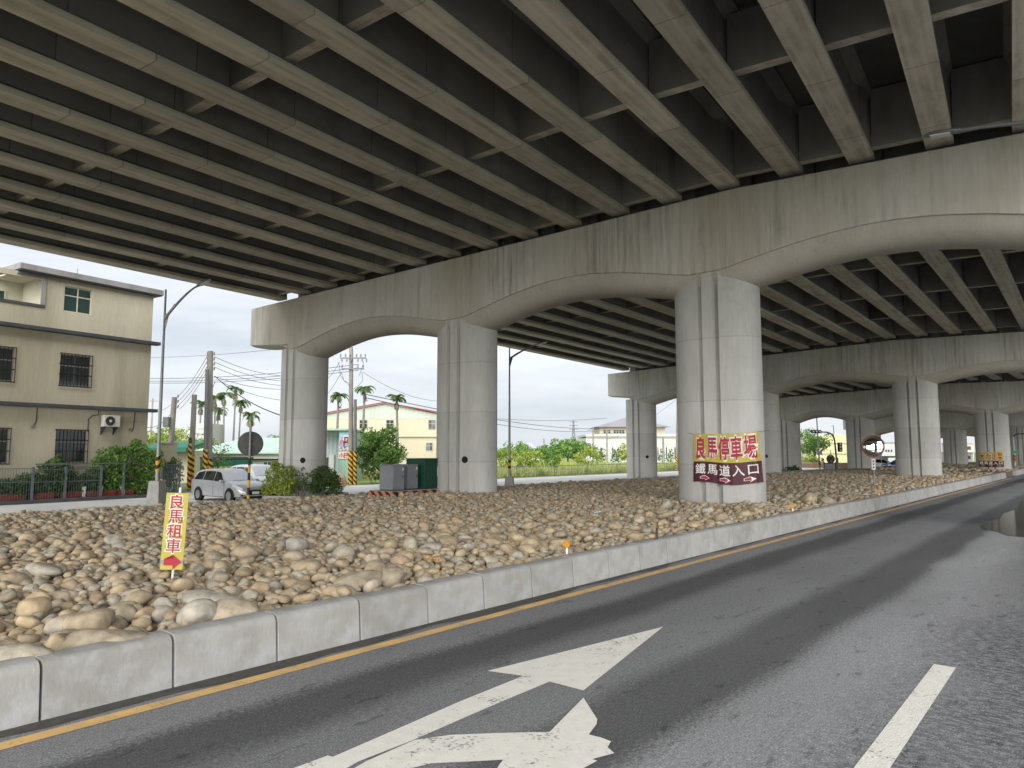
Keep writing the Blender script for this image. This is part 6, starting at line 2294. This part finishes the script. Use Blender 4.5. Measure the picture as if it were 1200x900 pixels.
for k, (u, v, d_, rr, m, lb) in enumerate(bush):
    x, y, z = atd(u, v, d_)
    cl = crown_clumps(rr, rr, rr * 0.75, z + 0.46, 14, rr * 0.42, 400 + k)
    shrub((x, y, -0.46), cl, 40, 0.30, m, lb, 420 + k, 'bushes in the grass field', name='bush', cat='bush')
for k, (u, v, d_, rx, m, lb) in enumerate(((665, 516.5, 150, 5.6, 'leaf_mid', 'large dark green spreading tree beyond the grass field'), (737, 520, 128, 2.0, 'leaf_light', 'narrow bright tree left of the second pier column'), (603, 520, 170, 4.5, 'leaf_mid', 'far tree low on the skyline right of the second column'),
                                           (520, 520, 160, 4.0, 'leaf_mid', 'far tree hidden mostly by the second column'), (640, 521, 150, 3.0, 'leaf_mid', 'green tree joined to the left side of the dark spreading tree'))):
    x, y, z = atd(u, v, d_)
    tree((x, y, -0.46), z + 0.46, rx, (z + 0.46) * 0.42, 40, rx * 0.23, lb, 440 + k, m, per=18, size=0.6, group='trees beyond the grass field', trunk_r=0.25)
# white building with the hipped roof
d = 172.0
wx = xat(745, d)
M['hip_roof'] = mat('purple_grey_roof', (0.25, 0.24, 0.265), (0.21, 0.20, 0.225), scale=0.3, rough=0.8)
t = thing('white_hall', (wx, d, -0.45), 'large white building with a purple grey hipped roof far beyond the grass', 'building')
block(t, 'wall', 'white_wall', 687, 812, 513, 552, d, 24)
block(t, 'parapet', 'white_wall', 686.5, 812.5, 508.8, 511.5, d, 24.5, -0.4)
block(t, 'band', 'grey_wall', 687, 812, 511.6, 512.9, d, 0.3, -0.25)
block(t, 'upper_storey', 'cream_wall', 706, 785, 499.5, 508.7, d, 14, 5)
e0, e1, zz0, zz1 = xat(700, d) - wx, xat(790, d) - wx, zat(499.6, d) + 0.45, zat(486, d) + 0.45
rf = MB()
rf.add([(e0, 3, zz0), (e1, 3, zz0), (e1, 21, zz0), (e0, 21, zz0), (e0 + 9, 12, zz1), (e1 - 9, 12, zz1)], [(0, 1, 5, 4), (1, 2, 5), (2, 3, 4, 5), (3, 0, 4), (3, 2, 1, 0)])
rf.build('roof', M['hip_roof'], t)
for u0, u1 in ((710.5, 719), (722.5, 736), (741, 754), (758, 770)):
    x0, x1 = xat(u0, d) - wx, xat(u1, d) - wx
    o = MB().bx(x0, x1, 4.90, 4.997, zat(507.5, d) + 0.45, zat(503, d) + 0.45).build('window', M['white_wall'], t)
    pm = MB(); n_ = 3 if u1 - u0 < 10 else 4
    for k in range(n_):
        a = x0 + (x1 - x0) * (k + 0.12) / n_; b = x0 + (x1 - x0) * (k + 0.88) / n_
        pm.bx(a, b, 4.87, 4.898, zat(507.1, d) + 0.45, zat(505.4, d) + 0.45); pm.bx(a, b, 4.87, 4.898, zat(505.0, d) + 0.45, zat(503.4, d) + 0.45)
    pm.build('pane', M['glass'], o)
for u in (691.5, 698, 704.5, 711.5, 718, 725, 771, 781, 791, 800):
    block(t, 'slot_window', 'glass', u - 0.55, u + 0.55, 524, 538, d, 0.06, -0.065)
for k, u in enumerate((703, 706.5, 719.5, 725, 776, 786)):
    x, y, z = atd(u, 537, 165)
    shrub((x, y, -0.46), [(0, 0, 1.0, 1.0), (0, 0, 2.0, .8), (0, 0, 2.9, .5)], 24, 0.4, 'leaf_dark', ['dark conical shrub at the left end of the white building', 'second dark conical shrub at the white building', 'dark conical shrub left of the pier column', 'dark conical shrub touching the pier column', 'dark conical shrub right of the pier column', 'last dark conical shrub by the striped pole'][k], 460 + k, 'conical shrubs before the white building')
# lattice tower on the skyline
d = 420.0
x, y, z = atd(672, 493, d)
t = thing('transmission_tower', (x, y, -0.45), 'slim lattice power tower on the skyline above the dark tree', 'tower')
H = z + 0.45
mb = MB()
for a in range(4):
    ca, sa = math.copysign(1, math.cos(PI / 4 + a * PI / 2)), math.copysign(1, math.sin(PI / 4 + a * PI / 2))
    mb.tube([(2.0 * ca, 2.0 * sa, 0), (0.5 * ca, 0.5 * sa, H * 0.7), (0.25 * ca, 0.25 * sa, H)], 0.16, 4)
for k in range(10):
    z0 = H * k / 10; w0 = 2.0 - 1.6 * min(1, k / 7); w1 = 2.0 - 1.6 * min(1, (k + 1) / 7)
    for sg in (-1, 1):
        mb.tube([(-w0, -w0 * sg, z0), (w1, -w1 * sg, z0 + H / 10)], 0.10, 4); mb.tube([(w0, w0 * sg, z0), (-w1, w1 * sg, z0 + H / 10)], 0.10, 4)
mb.build('lattice', M['pole_grey'], t)
mb = MB()
for f_ in (0.76, 0.87, 0.97):
    mb.tube([(-2.6, 0, H * f_), (2.6, 0, H * f_)], 0.16, 4)
mb.build('crossarm', M['pole_grey'], t)
# low far roofs on the skyline
for k, (u0, u1, v0, d_, m, lb) in enumerate(((590, 635, 522, 230, 'grey_wall', 'far low grey roofed house at the left of the field'), (618, 625, 519, 260, 'white_wall', 'tiny far block left of the leaning pole'))):
    t = thing('far_house', (xat((u0 + u1) / 2, d_), d_, -0.45), lb, 'house')
    block(t, 'wall', 'white_wall', u0, u1, v0 + 5, 550, d_, 10)
    mb = MB(); x0, x1 = xat(u0 - 1, d_) - t.location.x, xat(u1 + 1, d_) - t.location.x
    za, zb2 = zat(v0 + 5, d_) + 0.45, zat(v0, d_) + 0.45
    mb.add([(x0, -.5, za), (x1, -.5, za), (x1, 10.5, za), (x0, 10.5, za), ((x0 * .7 + x1 * .3), 5, zb2), ((x0 * .3 + x1 * .7), 5, zb2)], [(0, 1, 5, 4), (1, 2, 5), (2, 3, 4, 5), (3, 0, 4), (3, 2, 1, 0)])
    mb.build('roof', M[m], t)

# ------------------------------------------------------------------ the far end under the viaduct
M['yellow_wall'] = mat('pale_yellow_wall', (0.66, 0.63, 0.36), (0.60, 0.57, 0.32), scale=0.2, rough=0.85)
M['brown_wall'] = mat('brown_block_wall', (0.26, 0.165, 0.115), (0.21, 0.135, 0.095), scale=0.4, rough=0.9)
d = 140.0
t = thing('yellow_factory', (xat(975, d), d, -0.45), 'pale yellow gabled factory seen under the far arch', 'building')
x0, x1 = xat(954, d) - t.location.x, xat(1010, d) - t.location.x
zw, zp = zat(513, d) + 0.45, zat(508.5, d) + 0.45
mb = MB().bx(x0, x1, 0, 14, 0, zw); mb.add([(x0, 0, zw), (x1, 0, zw), ((x0 + x1) * .45, 0, zp), (x0, 14, zw), (x1, 14, zw), ((x0 + x1) * .45, 14, zp)], [(0, 1, 2), (5, 4, 3), (0, 2, 5, 3), (1, 4, 5, 2)])
mb.build('wall', M['yellow_wall'], t)
block(t, 'band', 'cream_wall', 954, 1010, 531, 531.8, d, 0.2, -0.2); block(t, 'band', 'cream_wall', 954, 1010, 519, 519.5, d, 0.2, -0.2)
t = thing('white_house', (xat(935, 126), 126, -0.45), 'white flat roofed house at the left under the far arch', 'building')
block(t, 'wall', 'white_wall', 924, 941.5, 508, 556, 126, 8)
block(t, 'roof_edge', 'grey_wall', 923.5, 942, 506.5, 507.9, 126, 8.5, -0.25)
block(t, 'pipe', 'grey_wall', 939.5, 940.2, 512, 552, 126, 0.15, -0.16)
mb = MB().lathe([(0, 0.05), (0.55, 0.05), (0.62, 0.0)], M=Matrix.Translation((xat(934.5, 126) - t.location.x, -0.01, zat(524, 126) + 0.45)) @ Matrix.Rotation(PI / 2, 4, 'X'), n=20); mb.build('round_vent', M['bark'], t)
t = thing('boundary_wall', (xat(965, 112), 112, -0.45), 'low brown block wall in front of the yellow factory', 'wall')
block(t, 'wall', 'brown_wall', 925, 1020, 543, 549.5, 112, 0.3); block(t, 'coping', 'concrete', 925, 1020, 542.2, 542.98, 112, 0.4, -0.05)
for u in (953, 980):
    block(t, 'pilaster', 'brown_wall', u, u + 0.8, 542.5, 549.5, 112, 0.1, -0.102)
x, y, z = atd(953, 499, 118)
tree((x, y, -0.45), z + 0.45, 2.8, 2.6, 30, 0.9, 'leafy tree between the white house and the yellow factory', 500, 'leaf_mid', per=40, size=0.36, trunk_r=0.25)
for k, (u, d_) in enumerate(((943, 114), (950, 114.5), (957, 114))):
    x, y, z = atd(u, 541, d_)
    shrub((x, y, -0.45), [(-.3, 0, 1.2, .75), (.5, 0, 1.1, .7), (0, 0, .6, .8)], 40, 0.3, 'leaf_light', ['bright hedge plant left of two others above the brown wall', 'bright hedge plant in the middle above the brown wall', 'bright hedge plant at the foot of the lamp post above the brown wall'][k], 510 + k, 'hedge plants above the brown wall')
# lamp post, signal mast, back of a mirror and a barrier
d = 88.0
M['pole_white'] = mat('pale_blue_pole', (0.52, 0.56, 0.60), (0.46, 0.50, 0.54), rough=0.5)
t = thing('street_lamp', (xat(960, d), d, -0.42), 'pale thin street lamp under the far arch left of the signal mast', 'street lamp', 'street lamps far off')
H = zat(488, d) + 0.42
MB().tube([(0, 0, 0), (-0.15, 0, H)], [0.11, 0.06], 8).build('pole', M['pole_white'], t)
MB().tube([(-0.15, 0, H - 0.25), (0.2, 0, H), (0.75, 0, H + 0.1)], 0.045, 6).build('arm', M['pole_white'], t)
MB().box((0.55, 0, H + 0.12), (0.6, 0.25, 0.1)).build('lamp_head', M['pole_grey'], t, bevel=0.03)
o = MB().tube([(0, 0, 0), (0, 0, 0.7)], 0.13, 8, caps=False).build('hazard_band', M['hazard'], t); o.location = (0, 0, 0.55 + 0.1)
MB().bx(-0.28, 0.28, -0.2, 0.2, 2.1, 2.6).build('control_box', M['pole_white'], t)
t = thing('traffic_signal', (xat(980.5, d - 1), d - 1, -0.42), 'traffic signal mast with one head hanging along its curved arm', 'traffic signal')
y_ = 0
P_ = lambda u, v: (xat(u, d - 1) - t.location.x, 0, zat(v, d - 1) + 0.42)
MB().tube([P_(980.5, 557), P_(979.5, 530), P_(978.5, 514), P_(976, 509), P_(970, 506.5), P_(950, 505.5)], [0.12, 0.11, 0.1, 0.09, 0.08, 0.06], 8).build('mast', M['pole_grey'], t, smooth=50)
for u0, u1, v0, v1, vert in ((950.5, 962, 504, 507.8, False), (981, 985.5, 518.5, 529.5, True)):
    a, b = P_(u0, v1), P_(u1, v0)
    o = MB().bx(a[0], b[0], -0.45, -0.12, a[2], b[2]).build('signal_head', M['black_plastic'], t, bevel=0.03)
    for k in range(3):
        q = (a[0] + (b[0] - a[0]) * ((k + .5) / 3 if not vert else .5), -0.455, a[2] + (b[2] - a[2]) * (.5 if not vert else (k + .5) / 3))
        MB().lathe([(0.0, 0.01), (0.11, 0.01), (0.12, 0.0)], M=Matrix.Translation(q) @ Matrix.Rotation(PI / 2, 4, 'X'), n=14).build('signal_lens', M['glass'], o)
MB().tube([P_(978, 513), P_(978, 498.5), P_(976, 499.5)], 0.035, 6).build('aerial', M['pole_grey'], t)
o = MB().tube([(0, 0, 0), (0, 0, 0.8)], 0.14, 8, caps=False).build('hazard_band', M['hazard'], t); o.location = (0.03, 0, 0.95)
t = thing('traffic_mirror', (xat(973.5, d - 2), d - 2, -0.42), 'small round mirror seen from behind between the lamp and the signal mast', 'traffic mirror')
P_ = lambda u, v: (xat(u, d - 2) - t.location.x, 0, zat(v, d - 2) + 0.42)
MB().tube([P_(973.5, 557), P_(973.5, 527)], 0.05, 8).build('post', M['hazard_band'], t)
MB().lathe([(0.0, -0.06), (0.3, -0.05), (0.52, 0.0), (0.5, 0.03), (0.0, 0.08)], M=Matrix.Translation((0, 0.1, P_(973.5, 538)[2])) @ Matrix.Rotation(-PI / 2, 4, 'X'), n=24).build('mirror_back', M['mirror_back'], t, smooth=50)
d = 84.0
t = thing('barrier_frame', (xat(972, d), d, -0.42), 'grey panelled road barrier frame standing before the signal mast', 'barrier')
block(t, 'panel', 'white_wall', 966, 978, 543.5, 550, d, 0.04)
for u in (964.8, 978.2):
    block(t, 'post', 'dark_metal', u, u + 0.9, 541.5, 555.5, d, 0.08)
block(t, 'rail', 'dark_metal', 965.8, 978.1, 550.2, 551, d, 0.06); block(t, 'rail', 'dark_metal', 965.8, 978.1, 542.3, 543.2, d, 0.06)
t = thing('marker_post', (xat(964.5, d - 1), d - 1, -0.42), 'short post with a red head at the left end of the barrier', 'post')
block(t, 'post', 'pole_white', 964, 965, 539.5, 556, d - 1, 0.1); block(t, 'head', 'red_ink', 963.6, 965.4, 537.3, 539.4, d - 1, 0.16, -0.03)
# pale buildings right of the slim columns
d = 150.0
t = thing('white_block', (xat(1036, d), d, -0.45), 'low white building seen between the round mirror and the near right column', 'building')
block(t, 'wall', 'white_wall', 1024, 1062, 519, 560, d, 10)
block(t, 'roof_edge', 'grey_wall', 1023.5, 1062.5, 517.5, 518.9, d, 10.4, -0.2)
for u in (1037.5, 1040.5, 1043.8):
    block(t, 'window', 'glass', u, u + 1.9, 527, 529.4, d, 0.05, -0.055)
d = 118.0
t = thing('long_shed', (xat(1036, d), d, -0.45), 'open shed with a grey roof right of the round mirror post', 'shed')
block(t, 'roof', 'grey_wall', 1028, 1060, 534.5, 536.5, d, 6)
for u in (1029, 1038, 1052):
    block(t, 'post', 'white_wall', u, u + 0.7, 536.55, 556, d, 0.2, 0.3)
block(t, 'rear_wall', 'white_wall', 1028.5, 1059, 536.6, 556, d, 0.2, 5)
d = 105.0
t = thing('street_lamp', (xat(1026.5, d), d, -0.42), 'thin street lamp just above the round mirror', 'street lamp', 'street lamps far off')
H = zat(501, d) + 0.42
MB().tube([(0, 0, 0), (0, 0, H)], [0.10, 0.06], 8).build('pole', M['pole_white'], t)
MB().tube([(0, 0, H - 0.3), (0.3, 0, H + 0.15), (1.2, 0, H + 0.5)], [0.06, 0.05, 0.05], 6).build('arm', M['pole_white'], t)
MB().box((1.3, 0, H + 0.5), (0.6, 0.25, 0.1)).build('lamp_head', M['pole_grey'], t, bevel=0.03)
d = 96.0
t = thing('green_box', (xat(1112, d), d, -0.40), 'small dark green cabinet beside a far column', 'electric cabinet')
block(t, 'housing', 'cab_green', 1108.5, 1117, 547, 553, d, 0.8); block(t, 'lid', 'cab_green', 1108, 1117.5, 546.3, 546.98, d, 0.95, -0.07)
block(t, 'plinth', 'concrete', 1108.5, 1117, 553.02, 556, d, 0.8)
for k, (u0, u1, v0, m, lb, d_) in enumerate(((1129, 1141, 520, 'cream_wall', 'far cream and tan buildings in the gap beside the banner column', 160), (1128, 1140, 531, 'white_wall', 'far white shopfront below the cream building', 130))):
    t = thing('far_building', (xat(u0, d_), d_, -0.45), lb.replace('buildings', 'building'), 'building')
    block(t, 'wall', m, u0, u1, v0, 560, d_, 8)
    block(t, 'roof_edge', 'grey_wall', u0 - .3, u1 + .3, v0 - 1.2, v0 - 0.05, d_, 8.3, -0.2)
    block(t, 'window', 'glass', u0 + 2, u1 - 3, v0 + 3, v0 + 7, d_, 0.05, -0.055)
# lamp and green road sign at the right edge
d = 80.0
t = thing('road_sign', (xat(1188.5, d), d, -0.05), 'small green road sign on a pale lamp post with a curved arm', 'road sign')
P_ = lambda u, v: (xat(u, d) - t.location.x, 0, zat(v, d) + 0.05)
MB().tube([P_(1188.5, 556), P_(1188.3, 512)], [0.10, 0.08], 8).build('pole', M['pole_white'], t)
MB().tube([P_(1188.3, 513), P_(1190, 510), P_(1193, 508.6), P_(1197, 508.3), P_(1212, 508.5)], 0.06, 6).build('arm', M['dark_metal'], t, smooth=50)
M['sign_green'] = mat('road_sign_green', (0.01, 0.22, 0.15), (0.012, 0.20, 0.14), rough=0.5)
a, b = P_(1184, 531.3), P_(1193, 528)
MB().bx(a[0], b[0], -0.16, -0.12, a[2], b[2]).build('sign_panel', M['sign_green'], t)
o = MB().tube([(0, 0, 0), (0, 0, 0.8)], 0.125, 8, caps=False).build('hazard_band', M['hazard'], t); o.location = (0, 0, 0.95)

# ------------------------------------------------------------------ scraps of litter among the stones
M['blue_scrap'] = mat('pale_blue_plastic', (0.35, 0.58, 0.70), (0.50, 0.66, 0.74), scale=20, rough=0.4)
M['orange_scrap'] = mat('orange_plastic', (0.70, 0.33, 0.06), (0.60, 0.30, 0.08), scale=20, rough=0.4)
for k, (u, v, m, w, lb) in enumerate(((700, 600, 'blue_scrap', 0.08, 'crumpled pale blue scrap on the stones left of the banner column'), (826, 598, 'blue_scrap', 0.07, 'small pale blue scrap on the stones in front of the banner column'), (508, 655, 'orange_scrap', 0.09, 'crumpled orange plastic scrap among the stones near the kerb'), (690, 592, 'plate_white', 0.06, 'tiny white scrap beside the crumpled blue one'))):
    x, y, _ = at(u, v, 0.52)
    g = np.random.default_rng(600 + k)
    mb = MB()
    n_ = 6
    mb.v = [((i / n_ - .5) * w * 2 + g.normal(0, w * .1), (j / n_ - .5) * w * 1.4 + g.normal(0, w * .1), abs(g.normal(0, w * .28))) for j in range(n_ + 1) for i in range(n_ + 1)]
    mb.f = [(j * (n_ + 1) + i, j * (n_ + 1) + i + 1, (j + 1) * (n_ + 1) + i + 1, (j + 1) * (n_ + 1) + i) for j in range(n_) for i in range(n_)]
    mb.m = [0] * len(mb.f)
    o = mb.build('plastic_scrap', M[m])
    o.location = (x, y, 0.50)
    o.rotation_euler = (0.2, -0.15, k * 1.3)
    tag(o, lb, 'litter')
